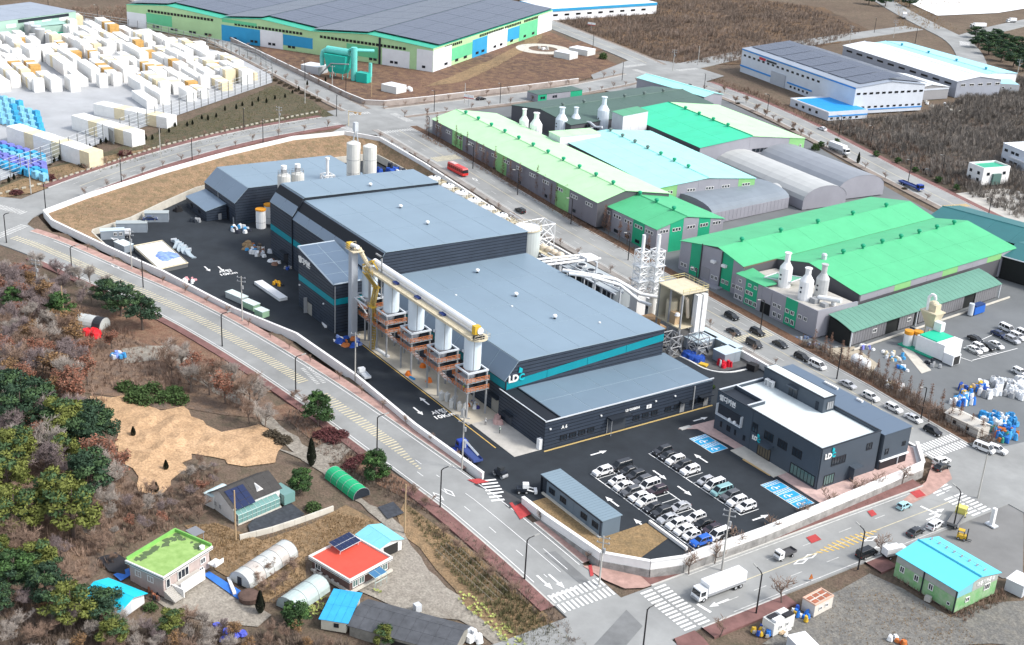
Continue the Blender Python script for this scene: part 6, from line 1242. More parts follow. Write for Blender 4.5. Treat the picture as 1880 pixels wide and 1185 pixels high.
row([('suv','white'),None,('hatch','white'),('sedan','white'),('suv','grey'),('sedan','white'),('suv','white'),('sedan','charcoal'),('suv','charcoal'),('sedan','silver'),('suv','white'),('sedan','white'),('hatch','white'),('suv','blue')],-192.2,BAYL,160.55,-90,'row nearest the gatehouse','cars in the car park')
row([('van','charcoal'),('sedan','charcoal'),('suv','charcoal'),('suv','grey'),('van','white'),('suv','wine'),None,None,('sedan','silver'),None,('suv','white'),('sedan','black'),('sedan','wine'),('van','white')],-192.2,BAYL,165.6,-90,'middle parking row','cars in the car park')
car('suv','black',-158.6,167.2,rad(-90),'black suv squeezed beside the parapet at the end of the middle parking row',.025,'cars in the car park')
row([('suv','charcoal'),('sedan','charcoal'),('suv','white'),('suv','charcoal'),('suv','white'),None,('hatch','silver'),('van','white'),('van','teal'),('suv','grey'),('suv','white'),('suv','white')],-193.4,BAYR,178.1,-90,'row nearest the office','cars in the car park')
def road_car(kind,col,p,a,label,group=None): x,y=T(*p); return car(kind,col,x,y,rad(a),label,None,group)
gr='cars parked along the road behind the plant'
for p,k,c,lab in (((1343,585),'suv','black','black suv parked on the roadside beside the cream plant unit'),((1347,613),'sedan','charcoal','charcoal sedan parked behind the container offices'),((1390,614),'suv','black','black suv parked on the far kerb opposite the containers'),((1384,636),'van','charcoal','charcoal van parked behind the red heap'),((1432,636),'sedan','charcoal','charcoal sedan on the far kerb before the crossing'),((1472,660),'suv','black','black suv on the far kerb beside the hedge'),((1500,675),'van','white','white people carrier ahead of the parked row by the office'),((1556,710),'sedan','silver','silver sedan parked behind the office roof house'),((1598,733),'suv','white','white suv parked halfway along the office wing'),((1640,754),'suv','white','white suv second from the far corner of the office wing'),((1676,772),'sedan','white','white sedan parked at the corner of the office wing'),((1712,796),'suv','black','black suv parked past the office wing near the crossing')):
    road_car(k,c,p,2,lab,gr)
road_car('suv','white',(1728,851),88,'white suv waiting at the crossing by the office corner'); road_car('sedan','black',(1728,862),92,'black sedan beside the white suv at the office corner')
road_car('van','white',(1806,828),12,'left of two white vehicles parked on the corner by the blue heap'); road_car('suv','white',(1830,830),14,'right of two white vehicles parked on the corner by the blue heap')
road_car('hatch','sky',(1659,933),94,'light blue hatchback driving past the stone wall'); road_car('suv','white',(1716,968),100,'white suv turning in behind the recovery truck'); road_car('sedan','charcoal',(1680,981),96,'charcoal sedan next to the white suv near the blue roofed hall'); road_car('van','black',(1590,1021),92,'black van pulling out by the street lamp near the blue roofed hall')
road_car('sedan','black',(883,184),88,'dark car on the cross road above the pale green roof'); road_car('sedan','white',(1509,239),176,'white car on the road behind the emerald works'); road_car('sedan','black',(1700,316),172,'dark car parked on the far road below the scrub'); road_car('sedan','navy',(276,405),70,'dark blue car parked beside grey containers in the west yard'); bpy.data.objects[-1] if False else None
road_car('suv','black',(955,390),178,'black car on the road left of the big tank'); road_car('suv','white',(1050,385),178,'white car') if False else None
# lorry park cars
gl_='cars in the factory lorry park'
for p,c,k,lab in (((1848,608),'white','van','white people carrier in the upper row of the lorry park'),((1833,617),'navy','sedan','navy sedan next to the white people carrier in the lorry park'),((1790,626),'black','sedan','black sedan standing alone in the upper lorry park row'),((1858,628),'silver','suv','silver suv behind the white cars in the lorry park'),((1868,622),'white','suv','white suv second from the end of the lower lorry park row'),((1880,618),'white','van','white car at the end of the lower lorry park row'),((1788,646),'white','sedan','white sedan first in the lower lorry park row'),((1798,642),'white','suv','white suv second in the lower lorry park row'),((1812,640),'black','sedan','black sedan in the lower lorry park row'),((1828,637),'white','sedan','white sedan after the black one in the lower lorry park row'),((1872,688),'white','suv','white suv parked beside the crate heap at the right edge')): road_car(k,c,p,-4,lab,gl_)
lx=MB()
for (a,b_) in (((1768,640),(1842,606)),((1770,640),(1800,655)),((1785,662),(1868,640)),((1750,652),(1785,664)),((1800,655),(1830,648))):
    A,B_=T(*a),T(*b_); d=Vector((B_[0]-A[0],B_[1]-A[1],0)).normalized()*.12; n_=Vector((-d.y,d.x,0)); lx.quad(*[(q.x,q.y,Z(q.x,q.y)+.02) for q in (Vector((*A,0))-n_,Vector((*B_,0))-n_,Vector((*B_,0))+n_,Vector((*A,0))+n_)])
lx.build('parking_bay_lines',white_p,kind='structure')
# trucks
def truck(label,p,a,L=9.5,Wd=2.4,boxh=2.5,cabm=None,boxm=None,kind='box',z=None,xy=None):
    x,y=xy or T(*p); z=Z(x,y)+.02 if z is None else z; t=thing('lorry',label,'lorry',(x,y,z),rad(a)); cabm=cabm or white_m; boxm=boxm or white_m; w=Wd/2; f=L/2; cl=min(2.1,L*.3)
    MB().box(-f,-w*.5,.55,f-.2,w*.5,.85).build('chassis',trim_d,t)
    MB().hexa([(f-cl,-w*.96,.6),(f,-w*.96,.6),(f,w*.96,.6),(f-cl,w*.96,.6)],[(f-cl,-w*.93,min(2.7,1.5+L*.12)),(f-.35,-w*.9,min(2.7,1.5+L*.12)),(f-.35,w*.9,min(2.7,1.5+L*.12)),(f-cl,w*.93,min(2.7,1.5+L*.12))]).build('cab',cabm,t)
    h=min(2.7,1.5+L*.12)
    MB().hexa([(f-.18,-w*.88,1.45),(f-.12,-w*.88,1.45),(f-.12,w*.88,1.45),(f-.18,w*.88,1.45)],[(f-.34,-w*.84,h-.25),(f-.27,-w*.84,h-.25),(f-.27,w*.84,h-.25),(f-.34,w*.84,h-.25)]).build('windscreen',carglass,t)
    for s in (-1,1): MB().box(f-cl+.5,s*w*.97-.03,1.45,f-.5,s*w*.97+.03,h-.35).build('side_window',carglass,t)
    MB().box(f-.02,-w*.8,.5,f+.08,w*.8,.95).build('bumper',steel,t); MB().box(f+.0,-w*.85,.96,f+.06,-w*.5,1.15).box(f+.0,w*.5,.96,f+.06,w*.85,1.15).build('headlight',lampm,t)
    b0,b1=-f,f-cl-.15
    if kind=='box': MB().box(b0,-w,.95,b1,w,.95+boxh).build('cargo_box',boxm,t); MB().box(b0+.02,-w-.02,1.0,b1-.02,-w-.002,1.5).box(b0+.02,w+.002,1.0,b1-.02,w+.02,1.5).build('side_skirt',steel,t)
    elif kind=='flat': MB().box(b0,-w,.9,b1,w,1.05).build('load_bed',boxm,t); MB().box(b0,-w,1.05,b1,-w+.06,1.45).box(b0,w-.06,1.05,b1,w,1.45).box(b0,-w+.06,1.05,b0+.06,w-.06,1.45).build('drop_side',boxm,t)
    r=.5 if L > 7 else .34
    for wx in ([f-1.3,-f+1.2,-f+2.5] if L > 8 else [f-1.0,-f+1.1]):
        for wy in (-w+.2,w-.2): wheel(t,wx,wy,r,.32)
    return t
truck('long white box lorry waiting at the stone wall corner',(1318,1088),-90,12.0,2.5,2.6)
truck('white box lorry on the road beside the scrub, upper right',(1540,280),-6,11,2.5,2.6); truck('white tanker like box lorry at the top right junction',(1795,52),-110,11,2.5,2.4); truck('white box lorry on the top right road by the pines',(1660,33),130,10,2.5,2.5); truck('white box van at the top right edge by the lot',(1856,42),-110,7,2.2,2.2)
truck('blue flatbed lorry on the road behind the arched halls',(1672,345),-8,12,2.5,1,M('blue cab paint',(.02,.06,.34),.4),M('blue bed paint',(.05,.08,.24),.6),'flat')
t=truck('white pickup with open load bed on the bottom road',(1440,1024),-88,5.1,1.75,1,kind='flat',boxm=M('dark load bed',(.08,.08,.085))); truck('small white flatbed truck parked inside the plant wall by the silos',(672,694),175,5.1,1.75,1,kind='flat',xy=(-258.2,137.0),z=.02,boxm=silver)
truck('white delivery van body truck in the west yard',(224,418),-110,5.6,1.9,1.7,xy=(-384.5,117.6),z=.02)
t=truck('blue crane lorry parked along the wall near the gateway',(880,838),176,9,2.3,1,M('blue cab paint',(.02,.06,.34),.4),M('blue bed paint',(.05,.08,.24),.6),'flat',xy=(-211.5,138.6),z=.02); MB().bar((2.0,0,1.2),(2.0,0,3.2),.5).bar((2.0,0,3.1),(-4.2,0,2.5),.4).build('crane_arm',silver,t); MB().box(2.6,1.2,.3,4.4,2.6,.5).build('outrigger',M('blue cab paint',(.02,.06,.34)),t)
t=truck('yellow cabbed recovery truck with grey bed by the lorry park',(1756,958),112,8,2.3,1,M('pale yellow cab paint',(.68,.62,.16),.4),M('grey bed',(.2,.2,.2)),'flat')
t=truck('red city bus',(838,315),4,10.8,2.5) if False else None
x,y=T(840,318); t=thing('bus','red city bus driving along the road beside the aged grey wall','bus',(x,y,Z(x,y)+.05),rad(0)); red_b=M('red bus paint',(.62,.03,.025),.35,spec=.5)
MB().hexa([(-5.5,-1.22,.35),(5.5,-1.22,.35),(5.5,1.22,.35),(-5.5,1.22,.35)],[(-5.5,-1.22,1.35),(5.55,-1.22,1.35),(5.55,1.22,1.35),(-5.5,1.22,1.35)]).build('lower_body',red_b,t)
MB().hexa([(-5.48,-1.2,1.36),(5.5,-1.2,1.36),(5.5,1.2,1.36),(-5.48,1.2,1.36)],[(-5.4,-1.15,2.5),(5.3,-1.15,2.5),(5.3,1.15,2.5),(-5.4,1.15,2.5)]).build('window_band',M('red tinted glass',(.14,.01,.012),.15,spec=.6),t)
MB().hexa([(-5.45,-1.2,2.51),(5.38,-1.2,2.51),(5.38,1.2,2.51),(-5.45,1.2,2.51)],[(-5.3,-1.0,3.0),(5.1,-1.0,3.0),(5.1,1.0,3.0),(-5.3,1.0,3.0)]).build('roof',red_b,t); MB().box(-4.6,-.8,3.01,-1.2,.8,3.2).build('roof_unit',M('pale pink roof unit',(.66,.45,.43)),t)
for k in range(7): MB().box(-4.6+k*1.4,-1.235,1.36,-4.5+k*1.4,1.235,2.5).build('window_post',red_b,t)
MB().box(5.5,-1.05,1.3,5.56,1.05,2.45).build('windscreen',carglass,t)
for wx in (-3.2,3.4):
    for wy in (-1.05,1.05): wheel(t,wx,wy,.48,.3)
x,y=T(1765,990); t=thing('forklift','yellow forklift standing behind the blue roofed hall','forklift',(x,y,Z(x,y)),rad(30)); MB().box(-1,-.6,.3,.9,.6,1.1).build('body',yellow_m,t); MB().box(-.9,-.55,2.1,.4,.55,2.2).build('roof_guard',yellow_m,t); MB().bar((-.85,-.5,1.1),(-.85,-.5,2.1),.1).bar((-.85,.5,1.1),(-.85,.5,2.1),.1).bar((.35,-.5,1.1),(.35,-.5,2.1),.1).bar((.35,.5,1.1),(.35,.5,2.1),.1).build('guard_post',trim_d,t); MB().bar((1.0,-.4,.1),(1.0,-.4,2.6),.14).bar((1.0,.4,.1),(1.0,.4,2.6),.14).box(1.0,-.45,.1,2.0,-.3,.18).box(1.0,.3,.1,2.0,.45,.18).build('mast',trim_d,t)
for wx in (-.6,.6):
    for wy in (-.55,.55): wheel(t,wx,wy,.32,.22)
x,y=T(1641,1024); truck('white van half hidden behind the end of the blue roofed hall',(1641,1022),80,5.4,1.9,1.6)
# gate machine
x,y=G(972,905); t=thing('compact_loader','black compact loader with white cab standing at the gateway','loader',(-192.6,140.6,.02),rad(60)); MB().box(-1.6,-.8,.4,.6,.8,1.2).build('body',trim_d,t); MB().box(-.3,-.6,1.21,1.0,.6,2.2).build('cab',white_m,t); MB().bar((.6,-.7,1.0),(2.4,-.7,.5),.2).bar((.6,.7,1.0),(2.4,.7,.5),.2).box(2.2,-.9,.1,2.8,.9,.7).build('bucket',white_m,t)
for wx in (-1.1,.5):
    for wy in (-.8,.8): wheel(t,wx,wy,.4,.28)
x,y=T(965,878);
t=thing('road_roller','black machine with raised white arm by the wall gap at the gateway','machine',(-200.8,140.0,.02),rad(190)); MB().box(-1.4,-.8,.5,1.2,.8,1.5).build('body',trim_d,t); MB().box(-.6,-.6,1.51,.5,.6,2.3).build('cab',M('dark glazed cab',(.03,.035,.04)),t); MB().tube((-1.2,-.8,.5),(-1.2,.8,.5),.5,n=12).tube((1.1,-.8,.5),(1.1,.8,.5),.5,n=12).build('roller',steel,t)
for i,(p,lab,c) in enumerate((((357,405),'black parked machine beside the lean-to',trim_d),((318,378),'black covered load behind the lean-to by the retaining wall',M('black cover',(.02,.02,.022),.9)))):
    x,y=G(*p,0); heap('covered_load',lab,'heap',-390+i*-13,144.5-i*1.6,0,8,2.4,1.7,[c,c,steel],30+i,(1,2.4))
# workers
def person(label,x,y,z,a,top,low_):
    me=bpy.data.meshes.new('person'); bm=bmesh.new(); pts=[((0,0,.92),.15),((0,0,1.25),.16),((0,0,1.45),.12),((0,0,1.53),.06),((.02,0,1.66),.10),((0,-.1,.85),.09),((.03,-.12,.48),.07),((-.02,-.12,.06),.05),((.1,-.12,.04),.045),((0,.1,.85),.09),((-.08,.12,.48),.07),((-.12,.12,.06),.05),((0,.12,.04),.045),((0,-.2,1.4),.07),((.03,-.28,1.12),.05),((.18,-.26,.95),.04),((0,.2,1.4),.07),((-.03,.28,1.12),.05),((.1,.28,.9),.04)]
    ed=[(0,1),(1,2),(2,3),(3,4),(0,5),(5,6),(6,7),(7,8),(0,9),(9,10),(10,11),(11,12),(2,13),(13,14),(14,15),(2,16),(16,17),(17,18)]
    vs=[bm.verts.new(p) for p,r in pts]; [bm.edges.new((vs[i],vs[j])) for i,j in ed]; bm.to_mesh(me); bm.free(); o=link('person',me,None,(x,y,z),a,label,'person')
    md=o.modifiers.new('skin','SKIN'); lay=o.data.skin_vertices[0].data
    for i,(p,r) in enumerate(pts): lay[i].radius=(r,r)
    lay[0].use_root=True; sb=o.modifiers.new('sub','SUBSURF'); sb.levels=sb.render_levels=1; me.materials.append(low_)
    MB().cyl(0,0,.95,1.42,.22,.24,10).build('safety_vest',top,o); MB().dome(.02,0,1.66,.13,.13,10,3).build('helmet',M('white helmet',(.75,.75,.72),.4),o); return o
vest=M('lime safety vest',(.35,.62,.06),.8); dark_c=M('dark work clothes',(.03,.035,.05),.9)
person('worker in lime vest leaning on the orange railing of the silo nearest the car park',-228.6,147.6,6.75,1.2,vest,dark_c); person('worker in pale vest standing on the annex loading slab',-217.5,150.8,.06,.4,M('pale mint vest',(.5,.62,.5),.8),dark_c); person('worker in white shirt near the hall corner at the annex slab',-222.6,150.2,.06,2.0,M('white shirt',(.7,.7,.68),.9),dark_c)
# ================================================================== LAMPS, POLES, FENCES
blkpost=M('black lamp post',(.018,.018,.02),.5); polec=M('concrete pole',(.42,.41,.38),.9,.1,.5)
lp=thing('street_lamp','lamp','street lamp',(0,0,0))
MB().cyl(0,0,0,.5,.2,.16,8).cyl(0,0,.5,8.8,.16,.13,8).build('post',blkpost,lp); MB().bar((0,0,8.7),(.5,0,9.15),.2).bar((.45,0,9.1),(1.9,0,9.4),.17).build('arm',blkpost,lp); MB().hexa([(1.5,-.17,9.28),(2.6,-.17,9.5),(2.6,.17,9.5),(1.5,.17,9.28)],[(1.5,-.14,9.44),(2.6,-.14,9.64),(2.6,.14,9.64),(1.5,.14,9.44)]).build('lamp_head',M('lamp head',(.35,.35,.33),.4),lp)
first=[True]
def lamp(p,a,label,group,s=1.0):
    x,y=T(*p)
    if first[0]: first[0]=False; lp.location=P3(x,y); lp.rotation_euler=(0,0,rad(a)); lp.scale=(s,)*3; lp['label']=label; lp['group']=group; return lp
    return dup(lp,P3(x,y),rad(a),label,group,s)
g_='black street lamps along the front road'
for p,l in (((12,446),'black lamp at the left edge beside the striped crossing'),((133,508),'black lamp left of the purple bare trees on the front road'),((408,636),'black lamp between bare trees and the hatched road, left of the side crossing'),((543,718),'black lamp beside the small painted crossing on the front road'),((692,832),'black lamp just right of the round green tree on the front road'),((808,932),'black lamp beside the double diamond markings'),((963,1064),'black lamp opposite the lawn corner of the car park'),((1180,1195),'black lamp at the bottom edge of the picture')): lamp(p,80 if p[0] < 900 else 85,l,g_)
for p,l in (((1388,1127),'black lamp behind the white lorry near the bare kerb tree'),((1575,1046),'black lamp on the rounded kerb island near the black van'),((1750,970),'black lamp beside the recovery truck')): lamp(p,175,l,'black street lamps on the bottom road')
for p,l in (((263,528),'black lamp showing over the big dark pine by the boundary wall'),): lamp(p,-70,l,g_)
for i,p in enumerate(((84,385),(223,335),(353,297),(483,262),(618,214),(448,240))): lamp(p,-15,'%s black lamp from the left on the back road beside the red footway' % nth(i) if i < 4 else ['black lamp at the far crossroads end of the back road','black lamp on the outer verge of the back road'][i-4],'black street lamps along the back road')
for i,p in enumerate(((787,255),(868,310),(950,358),(1048,412),(1153,478),(1274,545),(1396,606),(1536,696),(1690,772))): lamp(p,-92,'%s black lamp from the far end of the verge in front of the green works' % nth(i),'black street lamps along the works road')
for i,p in enumerate(((1408,210),(1540,250),(1598,270),(1667,335),(1728,326),(1812,408))): lamp(p,-100,'%s dark lamp from the left along the road below the scrub' % nth(i),'street lamps along the scrub road')
for p in ((1003,58),(1088,95),(1142,148),(560,148),(635,178),(797,205),(918,190),(1292,170),(1605,60),(1680,80),(90,28),(180,40)): lamp(p,-60,'thin dark lamp on the distant roads at the top','street lamps on distant roads')
def pole(p,h,label,arms=2,m=None,group='utility poles'):
    x,y=T(*p); t=thing('utility_pole',label,'utility pole',P3(x,y),rad(40),group); MB().cyl(0,0,0,h,.2,.13,8).build('post',m or polec,t)
    for k in range(arms): MB().box(-1.3,-.06,h-.5-k*1.1,1.3,.06,h-.35-k*1.1).build('crossarm',steel,t); [MB().cyl(q,0,h-.35-k*1.1,h-.1-k*1.1,.08,n=6).build('insulator',silver,t) for q in (-1.1,0,1.1)]
    if arms: MB().cyl(.35,0,h-3.6,h-2.7,.28,n=8).build('transformer',steel,t)
for p,h,l,a in (((242,494),12,'grey pole beside the red footway below the blue sheeted slab',2),((445,590),13,'grey pole beside the wall at the green container',2),((652,700),13,'grey pole at the wall in front of the hoist',1),((848,862),13,'grey pole at the wall by the blue crane lorry',2),((513,246),11,'pale pole on the wintry slope above the back road',2),((1325,1048),14,'grey pole with crossarms in front of the car park parapet',2),((1100,1075),11,'grey pole near the pavement corner',2),((1795,915),11,'white capped pole at the top right crossing',0),((743,978),11,'tan wooden pole beside the black sheeted garden bed',0),((433,992),11,'tan wooden pole before the white house garden',0),((118,590),10,'tan pole standing below the dark pines',0),((71,545),11,'pale pole among purple bare trees',2),((610,165),11,'pale pole on the far road by the wintry slope',1),((682,178),9,'reddish pole on the brown lot',0),((1235,130),11,'grey pole at the upper crossroads',2),((1281,120),10,'grey pole by the brown field edge',0),((295,290),12,'pale pole above the brown back road verge',0),((57,356),12,'pale pole near the left edge of the back road',0),((560,190),9,'short pole on the far road',0),((853,190),9,'pale pole on the cross road',0),((1640,70),11,'pole by the white roofed works',2),((1560,78),10,'pole behind the white roofed works',2),((1865,150),12,'tall pole with crossarms by the pines at right',2),((1590,800),9,'thin pole by the hedge',0)): pole(p,h,l,a,M('tan pole',(.42,.30,.18),.9) if 'tan' in l or 'reddish' in l else None)
t=thing('traffic_signal','pale signal pole with orange arms at the far crossroads','traffic signal',P3(*T(640,232)),rad(20)); MB().cyl(0,0,0,6.5,.2,n=8).build('post',cream_m,t); MB().bar((0,0,6.2),(7,0,6.8),.2).build('arm',M('amber arm',(.60,.40,.2)),t); [MB().box(k,-.2,5.9,k+1.2,.2,6.4).build('signal_head',M('amber arm',(.60,.40,.2)),t) for k in (3,5.4)]
for p in ((860,196),(1085,58)): t=thing('sign_panel','pair of white over red direction boards on a post by the far road' if p[0] > 1000 else 'small blue grey direction sign at the crossroads','road sign',P3(*T(*p)),rad(30)); MB().cyl(0,0,0,5,.12,n=6).build('post',steel,t); MB().box(-2.4,-.1,4,2.4,.1,5.2).build('board',white_m,t); MB().box(-2.4,-.12,3.6,2.4,.12,3.98).build('board_band',M('sign red',(.5,.06,.05)),t)
t=thing('road_sign','small orange arrow board at the kerb near the red roofed hut','road sign',P3(*T(1488,1068)),rad(80)); MB().cyl(0,0,0,.6,.06,n=6).build('post',steel,t); MB().hexa([(-.5,-.05,.6),(.5,-.05,.6),(.5,.05,.6),(-.5,.05,.6)],[(-.05,-.05,1.7),(.05,-.05,1.7),(.05,.05,1.7),(-.05,.05,1.7)]).build('arrow_board',orange_m,t)
t=thing('loading_post','white leaning signpost slab at the grey lot edge','post',P3(*T(1820,965)),0); MB().box(-1.2,-.8,0,1.2,.8,.3).build('base',silver,t); MB().box(-.4,-.4,.3,.4,.4,4.2).build('slab',white_m,t)
# tall yard fence: posts and rails
fpost=M('dark fence post',(.16,.17,.17),.6); frail=M('pale fence rail',(.52,.55,.56),.6)
def lattice_fence(label,pts,h,sp,nr):
    t=thing('tall_fence',label,'fence',P3(*pts[0])); o=Vector((pts[0][0],pts[0][1],Z(*pts[0]))); pm=None; q=densify(pts,sp)
    me=MB().box(-.13,-.13,0,.13,.13,h).mesh('post',fpost)
    for p in q: link('post',me,t,Vector(P3(*p))-o)
    for a,b_ in zip(q,q[1:]):
        A,B_=Vector(P3(*a))-o,Vector(P3(*b_))-o
        for k in range(nr): MB().bar(A+Vector((0,0,h*(k+1)/nr-.1)),B_+Vector((0,0,h*(k+1)/nr-.1)),.11).build('rail',frail,t)
lattice_fence('tall lattice fence holding in the blue and white block stacks',[T(0,335),T(95,300),T(190,262)],7.2,5.0,5); lattice_fence('tall lattice fence above the wintry slope',[T(222,250),T(330,210),T(500,150)],7.0,5.0,5); lattice_fence('lattice fence along the far side of the block yard',[T(498,128),T(470,110),T(270,60),T(140,40)],5.5,6.0,4)
t=thing('palisade','grey palisade at the corner of the block yard fence','fence',P3(*T(205,262))); [MB().box(-3+k*.7,-.1,0,-2.7+k*.7,.1,5).build('plank',fpost,t) for k in range(9)]
# solar works boundary wall and hedge line of planters
t=thing('boundary_wall','low pale wall with a dotted top edge round the solar works lot','wall',(0,0,0)); wallrun(t,[(-700,262),(-620,261),(-560,260.5),(-510,260),(-494,261),(-489.5,268),(-490,290),(-494,340),(-498,380)],.4,lambda x,y: Z(x,y)-.3,lambda x,y: Z(x,y)+2.2,M('pinkish wall',(.36,.31,.28),.9,.15,.4),'wall_panel',1.4,6)
t=thing('planter_row','dotted row of stone blocks along the brown verge of the back road','kerb stones',(0,0,0)); q=densify([T(0,357),T(100,333),T(300,268),(T(480,226)),T(590,205)],2.6); me=MB().box(-.75,-.25,0,.75,.25,.55).mesh('stone_block',M('pale block',(.42,.40,.33),.9,.15,.5))
for p,r in zip(q,q[1:]): link('stone_block',me,t,P3(*p),math.atan2(r[1]-p[1],r[0]-p[0]))
# roadside net fence in front of the works
t=thing('mesh_fence','thin brownish mesh fence along the hedge by the lorry park','fence',(0,0,0)); q=densify([(-222,253.5),(-170,251.5),(-158,254)],3.5)
for p in q: MB().box(p[0]-.05,p[1]-.05,Z(*p),p[0]+.05,p[1]+.05,Z(*p)+3.2).build('post',M('rusty post',(.14,.09,.06),.8),t)
for a,b_ in zip(q,q[1:]): [MB().bar((*a,Z(*a)+k),(*b_,Z(*b_)+k),.06).build('rail',MATS['rusty post'],t) for k in (1.2,2.4,3.1)]
# ================================================================== BLOCK YARD
blkw=M('white block',(.80,.79,.76),.8,.04,.6); blkc=M('cream block face',(.72,.62,.42),.8,.08,.6); blko=M('orange timber face',(.56,.33,.11),.85,.2,.9); rr=random.Random(21)
yard=[(-452,100),(-463,120),(-488,150),(-511,183),(-549,238),(-582,250),(-597,249),(-682,224),(-735,204),(-760,120),(-700,70),(-560,40),(-500,60)]
bm_={}
def block(par,x,y,w,d,h,m):
    k=(round(w,1),round(d,1),round(h,1),m.name)
    if k not in bm_:
        mb=MB(); n=3
        for i in range(n): mb.box(-w/2+.02*(i % 2),-d/2,h*i/n+.03*(i > 0),w/2-.02*(i % 2),d/2,h*(i+1)/n)
        bm_[k]=mb.mesh('block',m)
    return link('block',bm_[k],par,(x,y,0))
cnt=0
def stackrow(x,y,n,a,w,d,h,lab,ms,group):
    t=thing('block_stack',lab,'block stack',(x,y,Z(x,y)-.1),a,group)
    for i in range(n): block(t,i*(w+.06),0,w,d,h+(.0 if i % 3 else .12),ms[i % len(ms)])
    return t
BIG=[((32,232),(185,280),6.0,'long white and cream block stack nearest the tall fence on the left'),((150,212),(262,244),5.5,'long white block stack second from the tall fence'),((190,190),(325,215),4.5,'low broad cream topped block stack before the slope fence')]
for (p,q,h,lab) in BIG:
    A,B_=T(*p,h),T(*q,h); a=math.atan2(B_[1]-A[1],B_[0]-A[0]); L=math.dist(A,B_); n=int(L/5); stackrow(A[0],A[1],n,a,L/n-.06,6.0,h,lab,[blkw,blkw,blkc],None)
y=104; rowi=-1
while y < 246:
    rowi +=1; cnt=0; x=-760+rr.uniform(0,12)
    while x < -455:
        n=rr.choice([1,2,2,3,3,4,5]); w=rr.choice([3.6,4.2,5.0]); d=rr.uniform(3.6,5.2); h=rr.choice([3.4,4.4,5.4,5.4,6.2]); xe=x+n*w
        ok=all(inside(px_,py_,yard) for px_,py_ in ((x-2,y-3),(xe+2,y-3),(x-2,y+3),(xe+2,y+3)))
        u,v_=(x+xe)/2,y
        # keep the near corner for the big stacks and blue pallets
        dd=RV.dot(Vector((u,v_,6-CH))),FV.dot(Vector((u,v_,6-CH))),UV.dot(Vector((u,v_,6-CH))); sx,sy=IW/2+FPX*dd[0]/dd[1],IH/2-FPX*dd[2]/dd[1]
        if sx < 250 and sy > 165 or sx < 350 and sy > 190: ok=False
        if sx < 120 and sy < 72: ok=False
        if ok and rr.random() < .9: ms=rr.choice([[blkw],[blkw],[blkw],[blkw,blkw,blkc],[blkw,blkc],[blkw,blko]]); stackrow(x,y,n,rr.uniform(-.04,.04),w,d,h,'%s block stack of %d, %s from far end, %s row from slope fence' % ('white' if len(ms)==1 else 'white and orange' if ms[-1] is blko else 'white and cream',n,nth(cnt),nth(rowi)),ms,'white block stacks in the yard'); cnt +=1
        x=xe+rr.choice([.8,.8,1.6,4,7])
    y +=rr.choice([6.0,6.6,7.4])
bl1,bl2,bl3=M('blue pallet wrap',(.05,.36,.62),.6,.25,.8),M('sky pallet wrap',(.22,.52,.70),.6,.25,.8),M('violet pallet wrap',(.20,.22,.60),.6,.2,.8)
def wrapped(p,i,m,g,lab,a=.3):
    x,y=T(*p); t=thing('wrapped_pallet',lab,'pallet',P3(x,y),a,g);
    for k in range(3): MB().hexa([(-1.3+k*.9,-1.1,.15),(-.45+k*.9,-1.1,.15),(-.45+k*.9,1.1,.15),(-1.3+k*.9,1.1,.15)],[(-1.26+k*.9,-1.0,2.6),(-.5+k*.9,-1.0,2.7),(-.5+k*.9,1.0,2.7),(-1.26+k*.9,1.0,2.6)]).build('bale',m,t)
    MB().box(-1.35,-1.15,0,1.4,1.15,.14).build('pallet_base',MATS['timber'],t)
k=0
for r in range(5):
    for c in range(6-(r==0)*2): p=(-6+c*14+r*3,184+r*11+c*4); wrapped(p,k,[bl1,bl2,bl2][k % 3],'blue wrapped pallets at the yard left edge','bright blue wrapped pallet, %s in the %s row of the upper blue group' % (nth(c),nth(r))); k +=1
for r in range(6):
    for c in range(7): p=(-8+c*14+r*1,268+r*9+c*4.5-r*1.5); wrapped(p,k,[bl3,bl1,bl2,bl3][(r+(c > 4)) % 4],'blue and violet wrapped pallets behind the tall fence','%s wrapped pallet, %s in the %s row behind the tall fence' % (['violet','blue','sky blue','violet'][(r+(c > 4)) % 4],nth(c),nth(r))); k +=1
# tanks at the top left
for i,p in enumerate(((68,72),(55,68),(75,78),(30,66),(22,60))): x,y=T(*p); t=thing('storage_tank','grey upright tank by the celadon shed at top left','tank',P3(x,y),0,'grey tanks at top left'); MB().cyl(0,0,0,6.5,2.4,n=14).build('tank_wall',M('grey tank',(.36,.37,.37)),t); MB().cyl(0,0,6.51,6.9,2.5,n=14).build('lid',silver,t)
b=cabin('tank_shelter','small white roofed shelter among the grey tanks at top left',*(lambda q: (q[0]-4,q[1]-4,q[0]+5,q[1]+4))(T(38,62)),6.5,silver,white_m,(),z=5.4)
# ================================================================== HOUSES AND SHEDS, LOWER LEFT AND LOWER RIGHT
def zt(p,h): z=0; x,y=T(*p,h); return Z(x,y)+h
red_r=M('red roof paint',(.60,.085,.055),.55,.08,.5); moss_r=M('lime roof paint',(.34,.50,.17),.8,.12,.5,col2=(.22,.36,.10)); aqua=M('bright aqua sheet',(.02,.54,.72),.5,.04,.4); sky_r=M('light aqua sheet',(.22,.58,.66),.5,.05,.4); blue_r=M('bright blue sheet roof',(.04,.36,.66),.55,.1,.5)
brick=M('dark brick wall',(.14,.085,.075),.9,.2,1.5); pinkw=M('pinkish render',(.46,.38,.35),.9,.1,.6); white_r=M('white render',(.74,.73,.70),.85,.06,.6); poly_m=M('milky film',(.52,.54,.52),.35,.1,.4,spec=.4); solar_m=M('house solar cells',(.012,.022,.07),.2,spec=.5)
